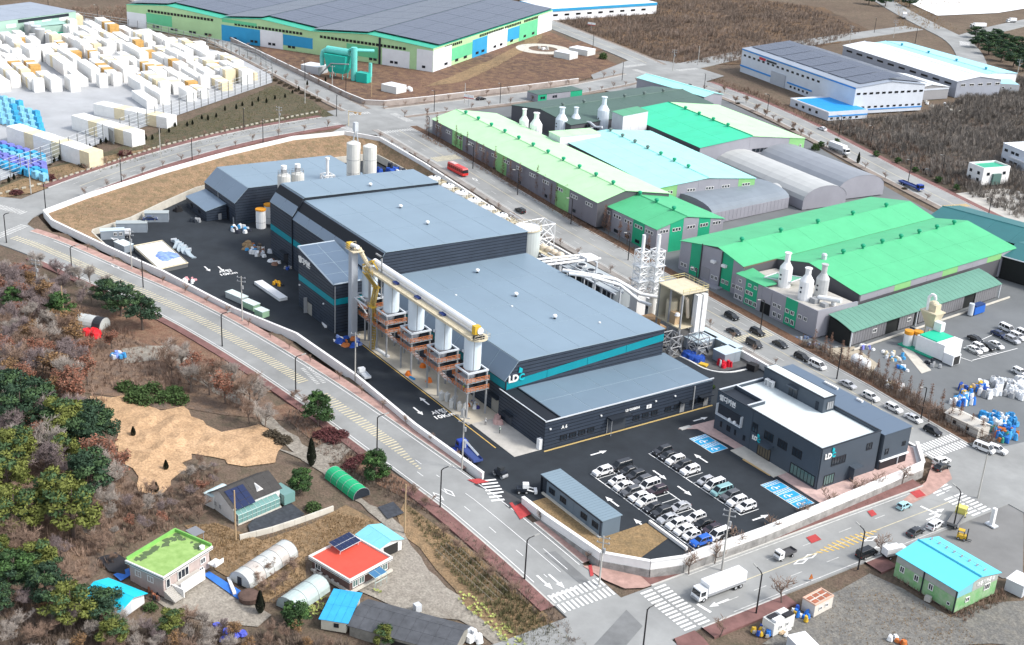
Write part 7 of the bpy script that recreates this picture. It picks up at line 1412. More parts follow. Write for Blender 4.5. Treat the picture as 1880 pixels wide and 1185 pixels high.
# red roof house
b=from_px('red_roof_house','single storey house with red flat roof and rooftop solar panels','house',(566,1023),(642,1068),(718,1023),zt((642,1068),3.3)); L,W,H=b.L,b.W,b.H
b.core([(.5,0),(W-.5,0),(W-.5,H-.45),(.5,H-.45)],'x',brick,.55)
MB().box(0,0,H-.44,L,W,H-.1).build('roof_slab',white_r,b.o); MB().box(.35,.35,H-.09,L-.35,W-.35,H-.02).build('roof',red_r,b.o)
MB().box(0,0,H-.1,L,.3,H+.3).box(0,W-.3,H-.1,L,W,H+.3).box(0,.3,H-.1,.3,W-.3,H+.3).box(L-.3,.3,H-.1,L,W-.3,H+.3).build('parapet',M('white parapet band',(.70,.68,.64),.8),b.o); MB().box(-.04,-.04,H-.28,L+.04,-.003,H-.16).box(L+.003,-.04,H-.28,L+.04,W,H-.16).build('eaves_line',trim_d,b.o)
pn=Matrix.Rotation(rad(22),4,'Y'); sp=thing('solar',None,None,(.4,W*.42,H+.5)); sp.parent=b.o; sp.name='solar_rack'
for i in range(5):
    for j in range(2): MB().box(j*1.7+.05,i*1.05+.04,.9-j*.0,j*1.7+1.6,i*1.05+1.0,.96).build('solar_panel',solar_m,sp)
MB().box(0,0,.84,3.4,5.3,.89).build('rack_frame',silver,sp); [MB().box(x,y,-.5,x+.1,y+.1,.83).build('rack_leg',silver,sp) for x in (.2,3.0) for y in (.2,4.8)]
sp.rotation_euler=(0,rad(8),0)
for u,w in ((2.2,1.5),(8.8,.01)):
    if w > .5: b.win('S',u,1.0,w,1.3,frame_w,mull=1,out=-.5)
for u in (1.8,3.4,9.4,10.8):
    if u < W-1: b.win('E',u,.7,1.4,1.7,frame_w,glass_g,mull=1,out=-.5)
pc_=MB(); pg=MB(); e0=W*.42
for y in (e0,e0+1.5,e0+3): pc_.bar((L-.4,y,2.7),(L+1.9,y,2.3),.1); pc_.bar((L+1.9,y,0),(L+1.9,y,2.3),.1)
pc_.bar((L+1.9,e0,2.3),(L+1.9,e0+3,2.3),.1).bar((L+1.9,e0,1.2),(L+1.9,e0+3,1.2),.08); pc_.build('porch_frame',M('mint frame',(.45,.56,.52)),b.o); pg.quad((L-.4,e0,2.72),(L+1.9,e0,2.32),(L+1.9,e0+3,2.32),(L-.4,e0+3,2.72)); pg.build('porch_glass',M('blue porch glass',(.05,.16,.30),.1,spec=.6),b.o)
MB().box(.5,.1,0,L,.5,.5).box(L-.45,.5,0,L+.1,W,.45).build('plinth',conc_l,b.o)
for i in range(5): tag(MB().cyl(0,0,0,.7,.3,.36,10).dome(0,0,.7,.36,.15,10,2).build('jar',M('pale jar',(.55,.52,.48),.6),None,P3(*T(578+i*11,1052+i*6))),'pale storage jar in the row along the red roofed house','jar','jars beside the red roofed house')
# aqua shed behind red roof
b=from_px('aqua_shed','small shed with light aqua gabled roof behind the red roofed house','shed',(654.7,982),(695,1010),(737,989),zt((695,1010),2.6)); b.core([(0,0),(b.W,0),(b.W,b.H),(b.W/2,b.H+.9),(0,b.H)],'x',white_r,.3); roof_grid(b.o,(-.2,-.3,b.H),(b.L+.4,0,0),(0,b.W/2+.3,.95),3,1,sky_r,.08,.05); roof_grid(b.o,(-.2,b.W/2,b.H+.95),(b.L+.4,0,0),(0,b.W/2+.3,-.95),3,1,sky_r,.08,.05); b.lbox('E',1.5,b.W-1,.05,b.H-.3,-.28,-.2,M('dark opening',(.03,.03,.03)),'opening')
# lime roof house
b=from_px('lime_roof_house','two level house with mossy lime green flat roof and white trim','house',(229,1030),(300,1062),(382,1000),zt((300,1062),4.9)); L,W,H=b.L,b.W,b.H
b.core([(.5,0),(W-.5,0),(W-.5,H-.5),(.5,H-.5)],'x',pinkw,.6); MB().box(0,0,H-.5,L,W,H-.12).build('roof_slab',white_r,b.o); MB().box(.3,.3,H-.11,L-.3,W-.3,H-.03).build('roof',moss_r,b.o)
lime=M('lime parapet',(.20,.46,.11),.7,.1,.6)
MB().box(.02,.0,H-.12,L-.02,.3,H+.12).box(L-.3,.3,H-.12,L,W,H+.12).build('parapet',M('white parapet band',(.70,.68,.64),.8),b.o); MB().box(0,.3,H-.1,.3,W,H+.6).box(.3,W-.3,H-.1,L-.3,W,H+.6).build('parapet',lime,b.o); MB().box(-.05,-.05,H-.3,L+.05,-.003,H-.18).box(L+.003,-.05,H-.3,L+.05,W,H-.18).build('eaves_line',trim_d,b.o)
rr=random.Random(3)
for k in range(26): x,y=(rr.uniform(.8,2.4),rr.uniform(1,W-1)) if k % 3 else (rr.uniform(1,L-1),W-rr.uniform(.8,2)); s_=rr.uniform(.25,.8); MB().prism([(x+s_*rr.uniform(.5,1.4)*math.cos(a*.7),y+s_*rr.uniform(.5,1.9)*math.sin(a*.7)) for a in range(9)],H-.027,H-.018+.0008*k).build('lichen_patch',M('lichen',(.10,.14,.07),.95),b.o)
for u in (.28,.6): b.win('S',L*u,H-2.6,1.5,1.3,frame_w,mull=1,out=-.55)
b.win('E',W*.42,H-2.9,2.8,1.9,frame_w,mull=2,out=-.55); b.win('E',W*.82,H-2.6,1.3,1.2,frame_w,out=-.55); b.win('E',W*.78,.5,1.0,.8,frame_w,out=-.55); b.win('E',W*.12,H-3.0,1.0,1.9,frame_w,out=-.55,mull=0)
MB().box(L-.5,W*.22,0,L+1.4,W*.7,1.5).box(L+1.2,W*.22,1.5,L+1.4,W*.7,2.3).build('balcony',white_r,b.o); MB().box(L-.5,W*.24,1.51,L+1.2,W*.69,1.56).build('balcony_floor',conc,b.o); MB().box(L-.4,W*.9,1.2,L+1.6,W+.9,1.4).box(L+1.5,W*.9,1.41,L+1.65,W+.9,2.2).build('balcony',white_r,b.o)
for s in range(8): MB().box(L-.3+s*.32,W*.02,0,L+s*.32,W*.18,1.5-s*.18).build('step',conc,b.o)
MB().box(L-1.0,W*.18,0,L+2.4,W*.2,1.7).build('stair_wall',white_r,b.o)
MB().cyl(L-1.2,W-1.6,H-.02,H+.5,.5,n=12).build('roof_dish',white_m,b.o)
heap('flower_pots','dark pots and bric a brac lined below the lime roofed house','pots',*T(284,1093),Z(*T(284,1093)),14,2.6,.9,[brick,trim_d,M('terracotta',(.35,.14,.08))],41,(.35,.8))
b=from_px('carport','small grey carport behind the lime roofed house','carport',(340,975),(357,986),(374,976),zt((357,986),2.2)); MB().box(0,0,b.H,b.L,b.W,b.H+.12).build('roof',M('grey carport roof',(.22,.23,.25)),b.o); [MB().box(x,y,0,x+.12,y+.12,b.H-.003).build('post',steel,b.o) for x in (.1,b.L-.3) for y in (.1,b.W-.3)]
b=from_px('aqua_barn','barn with bright aqua gabled roof and white end wall, lower left','barn',(149,1096),(220,1125),(269,1091),zt((220,1125),2.7)); b.core([(0,0),(b.W,0),(b.W,b.H),(b.W*.52,b.H+1.1),(0,b.H)],'x',white_r,.5); roof_grid(b.o,(-.2,-.3,b.H-.05),(b.L+.4,0,0),(0,b.W*.52+.3,1.16),4,1,aqua,.08,.04); roof_grid(b.o,(-.2,b.W*.52,b.H+1.1),(b.L+.4,0,0),(0,b.W*.48+.3,-1.16),4,1,aqua,.08,.04); b.lbox('E',1.0,3.2,.1,2.0,-.48,-.4,silver,'door')
for i,(q,m,lab) in enumerate((([(373,1056),(384,1050),(446,1088),(438,1102)],M('blue ground sheet',(.04,.17,.56),.7,.15,.6),'long blue sheet laid along the garden below the lime roofed house'),([(208,1056),(237,1044),(240,1057),(222,1068)],MATS['blue ground sheet'],'small blue sheet between aqua barn and lime roofed house'),([(180,1025),(212,1015),(235,1030),(230,1056),(200,1050)],M('black ground sheet',(.035,.035,.04),.8),'black sheet on the ground above the aqua barn'))):
    tag(patch('ground_sheet',[T(*p) for p in q],m,.12,3,kind=None),lab,'ground sheet')
tag(MB().box(-2.6,-.3,0,2.6,.3,.4).build('white_beam',white_m,None,P3(*T(425,1078),.1),rad(-10)),'white beam lying beside the long blue sheet','beam')
t=thing('round_mound','big dark brown round covered mound beside the film tunnel','mound',P3(*T(458,1100))); MB().cyl(0,0,0,.9,1.9,2.0,18).build('drum',M('brown cover',(.115,.075,.06),.9,.2,.8),t); MB().dome(0,0,.91,2.05,.45,18,3).build('cover',MATS['brown cover'],t)
# white house with dark roof
b=from_px('white_house','white house with dark gabled roof, solar panels and mint glazed veranda','house',(386,905),(426.4,931.6),(503,888),zt((426,931),3.3)); L,W,H=b.L,b.W,b.H; dr=M('charcoal shingles',(.055,.052,.05),.85,.15,.8); mint=M('mint frame',(.45,.56,.52)); mgl=M('mint glass',(.16,.30,.28),.12,spec=.5)
b.core([(0,0),(L,0),(L,H),(L*.45,H+2.0),(0,H)],'y',white_r,.2); roof_grid(b.o,(-.5,-.3,H-.2),(0,W+.5,0),(L*.45+.5,0,2.25),6,1,dr,.12,.02); roof_grid(b.o,(L*.45,-.3,H+2.02),(0,W+.5,0),(L*.55+.4,0,-2.2),6,2,dr,.12,.02)
nrm=Vector((2.2,0,L*.55)).normalized(); U_=Vector((L*.55,0,-2.2)).normalized()
for i in range(3):
    for j in range(3): p0=Vector((L*.45,.5,H+2.32))+U_*(.9+j*1.62)+Vector((0,i*1.5,0)); MB().hexa([p0,p0+U_*1.54,p0+U_*1.54+Vector((0,1.42,0)),p0+Vector((0,1.42,0))],[q+nrm*.06 for q in (p0,p0+U_*1.54,p0+U_*1.54+Vector((0,1.42,0)),p0+Vector((0,1.42,0)))]).build('solar_panel',solar_m,b.o)
MB().hexa([(L*.7,W*.56,H+.6),(L*.88,W*.52,H+.1),(L*.88,W*.74,H+.1),(L*.7,W*.7,H+.6)],[(L*.62,W*.62,H+1.5),(L*.885,W*.625,H+1.35),(L*.885,W*.635,H+1.35),(L*.62,W*.64,H+1.5)]).build('dormer',white_r,b.o)
MB().box(L+.2,.2,0,L+1.6,W-1,.3).build('veranda_base',conc_l,b.o); vf=MB(); n_=9
for i in range(n_+1): y=.3+(W-1.6)*i/n_; vf.bar((L+1.5,y,.3),(L+1.5,y,2.2),.09); vf.bar((L+.1,y,2.75),(L+1.55,y,2.2),.08)
vf.bar((L+1.5,.3,2.2),(L+1.5,W-1.3,2.2),.1).bar((L+1.5,.3,1.2),(L+1.5,W-1.3,1.2),.07); vf.build('veranda_frame',mint,b.o); MB().box(L+1.42,.35,.31,L+1.46,W-1.35,2.15).build('veranda_glass',mgl,b.o); g2=MB(); g2.quad((L+.1,.3,2.72),(L+1.5,.3,2.2),(L+1.5,W-1.3,2.2),(L+.1,W-1.3,2.72)); g2.build('veranda_glass',mgl,b.o)
MB().box(-.6,W-3.2,0,L+1.5,W+1.4,2.1).build('sunroom',mgl,b.o) if False else MB().box(L*.55,W-.1,0,L+1.4,W+2.6,2.3).build('sunroom',mgl,b.o)
for u in (1.6,3.2): b.win('S',u,1.1,.9,1.2,frame_w,mull=1,out=-.15)
b2=from_px('pale_annex','pale aqua hipped lean-to on the back of the white house','annex',(375,905),(391,913),(412,890),zt((391,913),2.6)); b2.core([(0,0),(b2.W,0),(b2.W,b2.H),(0,b2.H)],'x',white_r,.0); MB().hexa([(-.2,-.2,b2.H),(b2.L,-.2,b2.H),(b2.L,b2.W,b2.H),(-.2,b2.W,b2.H)],[(1,1,b2.H+.6),(b2.L,1,b2.H+.6),(b2.L,b2.W-.5,b2.H+.6),(1,b2.W-.5,b2.H+.6)]).build('roof',M('pale aqua roof',(.6,.74,.74)),b2.o)
t=thing('garden_wall','pale stone garden wall in front of the black sheeted beds','wall',(0,0,0)); wallrun(t,[T(440,990),T(500,975),T(560,955),T(612,936)],.35,lambda x,y: Z(x,y)-.3,lambda x,y: Z(x,y)+.9,conc_l,'wall_panel',None,3)
tag(patch('garden_beds',[T(*p) for p in ((455,965),(470,950),(535,925),(560,945),(520,968),(460,982))],M('black mulch film',(.05,.055,.065),.6,.3,1.2),.1,3,kind=None),'black film covered garden beds below the white house','garden beds')
tag(patch('garden_bed',[T(*p) for p in ((694,932),(722,922),(742,943),(712,954))],MATS['black mulch film'],.12,3,kind=None),'square black sheeted bed beside the tan pole','garden bed')
# tunnels
def tunnel(label,a,b_,w,h,mats,hoops=6,cat='greenhouse',endm=None):
    A,B_=T(*a),T(*b_); L=math.dist(A,B_); z=min(Z(*A),Z(*B_)); o=thing('film_tunnel',label,cat,(A[0],A[1],z),math.atan2(B_[1]-A[1],B_[0]-A[0])); n=10; pr=[(-w/2*math.cos(math.pi*i/n),h*math.sin(math.pi*i/n)**.8 if 0 < i < n else 0) for i in range(n+1)]
    for j in range(hoops):
        mb=MB(); x0,x1=L*j/hoops+.02,L*(j+1)/hoops-.02
        for (t0,z0),(t1,z1) in zip(pr,pr[1:]): mb.quad((x0,t0,z0),(x1,t0,z0),(x1,t1,z1),(x0,t1,z1))
        mb.build('film_sheet',mats[j % len(mats)],o)
    for x in (0.03,L-.03): mb=MB(); mb.quad(*[(x,t_,z_) for t_,z_ in pr]); mb.build('end_sheet',endm or mats[0],o)
    for j in range(hoops+1): mb=MB(); mb.path([(L*j/hoops,t_*1.01,z_*1.01) for t_,z_ in pr],.05,4); mb.build('hoop',steel,o)
    MB().box(-.06,-.5,0,-.01,.5,1.7).build('door',trim_d,o); return o
pm2=M('pinkish film',(.50,.46,.42),.4,.12,.35); gfilm=M('greenish film',(.42,.50,.48),.3,.12,.5)
tunnel('long pale film tunnel above the round brown mound',(440,1074),(529,1014),5.0,2.6,[poly_m,pm2,poly_m],6); tunnel('greenish film tunnel with dark hoops next to the red roofed house',(526,1121),(588,1077),4.8,2.6,[gfilm],3); tunnel('emerald green covered tunnel by the cypress',(611,873),(664,914),4.0,2.2,[M('emerald cover',(.02,.40,.17),.5)],5,'store tunnel',trim_d)
tunnel('half white half black tunnel tent among the bare trees',(146,594),(193,604),5.0,3.0,[poly_m,poly_m,M('black cover sheet',(.03,.033,.04),.6)],3,'store tunnel')
heap('red_awning','bright red tarpaulin tent beside the black and white tunnel','tarpaulin',*T(172,614),Z(*T(172,614)),5,2.2,1.6,[M('scarlet sheet',(.72,.02,.03),.6)],44,(2.5,4)); heap('blue_cover','blue sheeted heap under the brown leaved trees','tarpaulin',*T(218,655),Z(*T(218,655)),9,2.4,1.4,[blue_l,M('pale blue sheet',(.22,.33,.72)),silver],45,(1,2)); heap('blue_cover','two violet blue sheets among bare shrubs at the lower edge','tarpaulin',*T(420,1160),Z(*T(420,1160)),6,4,.7,[M('violet sheet',(.10,.13,.60))],46,(1,2.2))
# blue and black long house at the bottom
b=from_px('blue_roof_house','cream cottage with bright blue roof joined to the long dark barn','cottage',(587,1137),(638,1145),(672,1096),zt((638,1145),2.3)); b.core([(0,0),(b.W,0),(b.W,b.H),(0,b.H)],'x',M('cream render',(.56,.54,.45),.9,.08,.6),.25); roof_grid(b.o,(-.2,-.2,b.H+.02),(b.L+.4,0,0),(0,b.W+.4,.5),4,2,blue_r,.1,.04); b.win('S',b.L*.6,.9,.9,.8,frame_d,mull=1)
b=from_px('long_barn','long low barn with worn dark sheet roof at the bottom edge','barn',(639,1148),(830,1200),(848,1148),zt((700,1160),2.2)); wr=M('worn dark sheet',(.085,.09,.10),.8,.25,.5,detail=8); b.core([(0,0),(b.W,0),(b.W,b.H),(b.W*.62,b.H+1.2),(0,b.H)],'x',M('old board wall',(.25,.24,.21),.9,.2,1),.3); roof_grid(b.o,(-.2,-.3,b.H),(b.L+.4,0,0),(0,b.W*.62+.3,1.22),9,2,wr,.08,.04); roof_grid(b.o,(-.2,b.W*.62,b.H+1.22),(b.L+.4,0,0),(0,b.W*.38+.3,-1.22),9,1,wr,.08,.04); b.lbox('S',b.L*.42,b.L*.75,.1,1.7,.01,.06,M('dark opening',(.03,.03,.03)),'opening')
heap('stored_sheets','white sheeted stacks at the end of the long barn','stack',*T(868,1172),Z(*T(868,1172)),8,2.4,1.2,[white_m,white_m,silver],47,(1,2.4)); tag(MB().box(-.6,-.6,0,.6,.6,1.5).build('cold_box',silver,None,P3(*T(766,1122))),'grey box standing behind the long barn roof','box')
# crops along the track
cab=M('cabbage leaf',(.36,.40,.12),.8,.3,1.5)
mb=MB(); rr=random.Random(8)
for (a,b_,n,w) in (((850,1095),(950,1185),90,1.6),((690,1085),(700,1088),4,.4),((555,1130),(612,1100),60,1.4)):
    A,B_=T(*a),T(*b_)
    for i in range(n):
        s=rr.random(); x,y=A[0]+(B_[0]-A[0])*s+rr.uniform(-w,w),A[1]+(B_[1]-A[1])*s+rr.uniform(-w,w); z=Z(x,y)
        for k in range(5): a_=rr.uniform(0,6.28); r=rr.uniform(.25,.5); mb.quad((x,y,z+.05),(x+r*math.cos(a_),y+r*math.sin(a_),z+.3),(x+r*math.cos(a_+.8),y+r*math.sin(a_+.8),z+.28))
mb.build('cabbage_rows',cab,kind='stuff')
mb=MB()
for r in range(5):
    A,B_=T(800+r*9,1015-r*6),T(905+r*9,1110-r*6)
    for k in range(22): s=k/22; x,y=A[0]+(B_[0]-A[0])*s,A[1]+(B_[1]-A[1])*s; mb.tube((x,y,Z(x,y)-.1),(x+.1,y,Z(x,y)+1.0),.05,n=3)
    mb.path([(A[0],A[1],Z(*A)+.8),(B_[0],B_[1],Z(*B_)+.8)],.04,3)
mb.build('bean_poles',M('grey cane',(.30,.26,.2),.9),kind='stuff')
# lower right hall
b=from_px('blue_roof_hall','hall with bright light blue gabled roof and green painted walls at lower right','hall',(1648,1018),(1759.5,1085.4),(1835,1051.7),zt((1759,1085),5.0)); L,W,H=b.L,b.W,b.H; hb=M('bright sky blue roof',(.13,.62,.78),.5,.03,.5); gwl=M('painted green wall',(.16,.40,.15),.8,.25,.5,col2=(.34,.46,.30))
b.core([(0,0),(W,0),(W,H),(W*.5,H+1.1),(0,H)],'x',M('hall base wall',(.35,.37,.34)),.1); b.clad('S',[(0,.1),(L,.1),(L,H*.66),(0,H*.66)],seq(0,L,5.2),0,lambda c: gwl,th=-.06+.1,gap=.03); b.clad('S',[(0,H*.67),(L,H*.67),(L,H-.03),(0,H-.03)],seq(0,L,5.2),0,lambda c: M('grey mural band',(.36,.38,.35),.8,.1,.6),th=.04,gap=.03); b.clad('E',[(0,.1),(W,.1),(W,H*.66),(0,H*.66)],seq(0,W,4.6),0,lambda c: gwl,th=.04,gap=.03); b.clad('E',[(0,H*.67),(W,H*.67),(W,H-.03),(W/2,H+1.06),(0,H-.03)],[0,W*.36,W],0,lambda c: M('blue mural',(.22,.50,.56)) if c < W*.3 else MATS['grey mural band'],th=.04,gap=.03)
roof_grid(b.o,(-.3,-.35,H-.05),(L+.6,0,0),(0,W/2+.35,1.16),1,1,hb,.12,.04); roof_grid(b.o,(-.3,W/2,H+1.12),(L+.6,0,0),(0,W/2+.6,-1.3),1,1,hb,.12,.04)
mb=MB(); [mb.box(L*i/24-.03,-.3,0,L*i/24+.03,-.2,.05) for i in range(1,2)]; MB().bar((-.3,W/2,H+1.3),(L+.3,W/2,H+1.3),.3).build('ridge_cap',M('ridge blue',(.05,.42,.62)),b.o)
for k in range(8): MB().box(L*k/8+.5,W*.74,H+.62,L*k/8+.6,W*.8,H+1.1).build('roof_bracket',steel,b.o)
MB().bar((1,W*.77,H+1.05),(L-2,W*.77,H+1.05),.08).build('roof_cable',steel,b.o)
for u in (.12,.36,.6): b.win('S',L*u,1.8,1.1,1.4,frame_w,mull=1,out=.05)
b.win('S',L*.9,1.0,.7,.7,frame_w,mull=0,out=.05); b.win('E',W*.28,1.4,1.2,1.1,frame_w,mull=1,out=.05); b.win('E',W*.74,2.2,1.8,1.4,frame_w,mull=2,out=.05); b.lbox('S',L*.46,L*.475,0,H,.05,.25,trim_d,'downpipe'); b.lbox('S',L-.2,L,0,H,.05,.25,trim_d,'downpipe')
text('대동기계공업',1.0,white_p,'sign_letters',b.o,b.side('E',W*.68,H-.6,.1),(rad(90),0,math.pi/2),.04,.02)
b=from_px('grey_box','pale roofed grey box unit at the right edge beside the blue roofed hall','container',(1848,1063),(1880,1078),(1905,1066),zt((1880,1078),2.5)); b.core([(0,0),(b.W,0),(b.W,b.H),(0,b.H)],'x',silver,0.); MB().box(-.1,-.1,b.H+.003,b.L+.1,b.W+.1,b.H+.15).build('roof',white_m,b.o)
cabin_w=M('ivory cabin wall',(.62,.58,.52),.7,.08,.5); rust=M('rust red roof',(.36,.13,.075),.8,.2,.8)
b=from_px('red_roof_hut','ivory cabin with framed rust red roof on the gravel yard','cabin',(1474,1098),(1497,1112),(1534,1096),zt((1497,1112),2.6)); b.core([(0,0),(b.W,0),(b.W,b.H),(0,b.H)],'x',cabin_w,0.)
roof_grid(b.o,(.25,.25,b.H+.01),(b.L-.5,0,0),(0,b.W-.5,0),2,3,rust,.08,.35); MB().box(-.05,-.05,b.H-.15,b.L+.05,.2,b.H+.16).box(-.05,b.W-.2,b.H-.15,b.L+.05,b.W+.05,b.H+.16).box(-.05,.2,b.H-.15,.2,b.W-.2,b.H+.16).box(b.L-.2,.2,b.H-.15,b.L+.05,b.W-.2,b.H+.16).build('roof_rim',M('salmon rim',(.62,.40,.30)),b.o)
for u in (1.7,3.6): b.win('E',u,1.0,.9,.8,frame_w,mull=1)
b=from_px('white_hut','white cabin with black panels on its roof on the gravel yard','cabin',(1401,1133),(1422,1147),(1461,1129),zt((1422,1147),2.6)); b.core([(0,0),(b.W,0),(b.W,b.H),(0,b.H)],'x',M('white cabin wall',(.66,.67,.64)),0.)
for i in range(2):
    for j in range(2): MB().box(.4+i*b.L*.48,.4+j*b.W*.48,b.H+.15,.1+(i+1)*b.L*.48,(j+1)*b.W*.48-.1,b.H+.3+.2*i).build('roof_panel',[M('black panel',(.03,.03,.035)),white_m][(i+j) % 2],b.o)
for u in (1.8,3.6): b.win('E',u,1.0,.8,.8,frame_w,mull=1)
b=from_px('white_container','white container box cut by the bottom edge of the picture','container',(1446,1168),(1492,1215),(1522,1205),zt((1480,1190),2.6)); b.core([(0,0),(b.W,0),(b.W,b.H),(0,b.H)],'x',silver,0.); MB().box(-.1,-.1,b.H+.003,b.L+.1,b.W+.1,b.H+.15).build('roof',white_m,b.o)
heap('barrel_heap','blue and yellow barrels piled between the two gravel yard cabins','heap',*T(1472,1132),Z(*T(1472,1132)),12,2.0,1.3,[M('barrel blue',(.03,.18,.6)),yellow_m,white_m,blue_t,MATS['barrel blue']],51,(.6,1.1)); heap('barrel_heap','blue and yellow barrels left of the white cabin','heap',*T(1398,1160),Z(*T(1398,1160)),13,2.2,1.2,[blue_t,yellow_m,MATS['barrel blue'],white_m,M('grey sack',(.3,.29,.27))],52,(.6,1.2)); heap('orange_heap','orange machine parts at the bottom edge','heap',*T(1650,1180),Z(*T(1650,1180)),8,2,1.0,[orange_m,white_m,M('hot orange',(.7,.12,.02))],53,(.6,1.6)); heap('board_heap','pale broken boards on the ground before the white cabin','heap',*T(1440,1158),Z(*T(1440,1158)),9,2,.4,[white_m,M('tan board',(.5,.38,.25))],54,(.5,1.4))
tag(MB().box(-.6,-.5,0,.6,.5,1.0).build('stone_block',conc,None,P3(*T(1703,1103)),.3),'concrete block beside the green wall of the blue roofed hall','block')
# ================================================================== LORRY PARK PLANT AND LITTER
t=thing('batching_plant','white and cream plant with green roof and swan necked pipe in the lorry park','plant unit',P3(*T(1712,645)),rad(3)); gp=M('green deck paint',(.02,.36,.22),.6)
MB().box(-8,-5,0,3,3,.3).build('deck',gp,t); MB().box(-3,-4,.31,6,4,4.6).build('wall',white_m,t); MB().box(-2.6,-3.6,4.61,3.2,3.6,4.9).build('roof',M('bright green roof',(.02,.50,.30),.6),t); MB().box(3.3,-4.1,4.61,6.1,4.1,4.8).build('roof_slab',white_m,t); MB().box(-6,3.2,4.4,-3.4,5.4,7.0).box(-2.8,2.6,4.91,-.4,4.4,7.4).build('roof_box',white_m,t)
for x,y in ((-6.2,-3.2),(-4.6,-1.2)): q=MB().cyl(x,y,.3,3.6,1.25,n=14).build('tank',white_m,t); MB().cyl(x,y,3.61,4.6,1.3,n=14).build('tank_band',M('orange lid',(.70,.30,.03)),q)
MB().hexa([(-5.6,3,5),(-3.4,3,5),(-3.4,5.2,5),(-5.6,5.2,5)],[(-7.4,2,9.2),(-2.4,2,9.2),(-2.4,6,9.2),(-7.4,6,9.2)]).build('hopper',cream_m,t); MB().box(-7.6,1.8,9.21,-2.2,6.2,9.6).build('platform',cream_m,t); MB().box(-6.4,3,9.61,-3.4,5.4,11.6).dome(-5,4.2,11.6,1.4,.8,12,3).build('mixer',cream_m,t); MB().path([(-6,3,9),(-6.2,3,13.4),(-5.4,3.2,14.4),(-4.6,3.4,14.2),(-4.4,3.6,13.0)],.42,8).build('swan_neck_pipe',white_m,t); MB().bar((-9,1,3.6),(4,-1,4.6),.4).build('conveyor',trim_d,t)
for x in (-5.8,-3.2):
    for y in (3,5.2): MB().box(x,y,.3,x+.25,y+.25,5).build('leg',cream_m,t)
MB().box(6.1,-4,0,9.2,-.6,2.9).build('lean_to',white_m,t); MB().box(9.21,-3.6,.1,9.25,-1,2.5).build('opening',M('dark opening',(.03,.03,.03)),t); MB().cyl(2,6,.4,1.6,.9,n=12).build('green_tank',M('mint tank',(.10,.45,.32)),t)
heap('machine_scrap','white frames and machine parts in front of the green roofed plant','heap',*T(1715,672),0,12,2.6,1.3,[white_m,steel,trim_d],61,(.6,1.8)); heap('crate_row','row of white, cream and blue tubs along the lorry park hedge','heap',*T(1640,655),0,20,4.0,1.2,[white_m,silver,cream_m,blue_l,steel],62,(.7,1.6)); heap('crate_row','blue tubs at the near end of the white plant apron','heap',*T(1658,678),0,8,1.8,1.3,[M('barrel blue',(.03,.18,.6)),blue_l,white_m],63,(.7,1.2)); heap('crate_row','white rolls heaped behind the mesh fence','heap',*T(1640,710),0,18,3.6,1.2,[white_m,cream_m,silver],64,(.7,1.6)); heap('crate_row','blue and violet tubs beside the lean-to corner','heap',*T(1590,640),.2,9,2.2,1.2,[MATS['violet pallet wrap'],steel,white_m],65,(.7,1.5)); heap('drum_row','row of blue grey drums along the hedge by the road','heap',*T(1480,626),.2,16,4.2,1.1,[M('dull blue drum',(.12,.17,.28)),silver,MATS['dull blue drum']],66,(.6,1.0))
flat_=patch('apron',[T(*p) for p in ((1655,640),(1668,636),(1710,680),(1692,686))],conc_l,-.03,4); patch('apron',[T(*p) for p in ((1518,640),(1568,636),(1612,668),(1590,700),(1540,690))],M('tan slab',(.40,.35,.27),.9,.15,.4),-.05,4)
rr=random.Random(70); k=0
for (c,n,sp,ms,lab) in (((1838,715),26,6.5,[white_m,silver,steel,white_m,white_m],'grey and white scrap crates heaped at the right edge of the lorry park'),((1788,722),8,3.2,[MATS['barrel blue'],MATS['tan board'],yellow_m,blue_t],'blue and orange tubs at the edge of the scrap crates'),((1766,738),6,2.6,[M('barrel blue',(.03,.18,.6)),white_m,blue_l],'blue frames left of the scrap crates'),((1835,775),15,4.4,[blue_l,MATS['bright blue'],blue_l,white_m],'sky blue wrapped heaps behind the two corner cars'),((1838,800),9,3.4,[blue_l,MATS['barrel blue'],orange_m,M('green net',(.05,.3,.22))],'blue netted heap at the street corner')):
    for i in range(n):
        x,y=T(c[0]+rr.uniform(-1,1)*sp*6,c[1]+rr.uniform(-1,1)*sp*2.4); heap('scrap_crate',lab,'crate heap',x,y,Z(x,y)-.05,6,1.7,2.0,ms,100+k,(.7,1.8),lab); k +=1
b=from_px('white_shed','small cream walled shed with white gabled roof behind the hedge fence','shed',(1736,758),(1798,789),(1812,778),zt((1798,789),2.7)); b.core([(0,0),(b.W,0),(b.W,b.H),(b.W/2,b.H+1),(0,b.H)],'x',M('cream shed wall',(.56,.53,.48),.9,.08,.5),.2); roof_grid(b.o,(-.2,-.3,b.H-.05),(b.L+.4,0,0),(0,b.W/2+.3,1.06),5,1,M('ivory roof',(.66,.62,.55)),.08,.04); roof_grid(b.o,(-.2,b.W/2,b.H+1.0),(b.L+.4,0,0),(0,b.W/2+.3,-1.06),5,1,M('ivory roof'),.08,.04)
for u in (.3,.68): b.win('S',b.L*u,.9,.9,.9,frame_d,mull=1)
for i,p in enumerate(((1572,668),(1586,676))): t=thing('dome_tank',['left white spherical tank behind bare hedge stems','right white spherical tank behind bare hedge stems'][i],'tank',P3(*T(*p))); MB().cyl(0,0,0,1.4,1.7,n=14).build('tank_wall',white_m,t); MB().dome(0,0,1.41,1.7,1.4,14,4).build('dome',white_m,t)
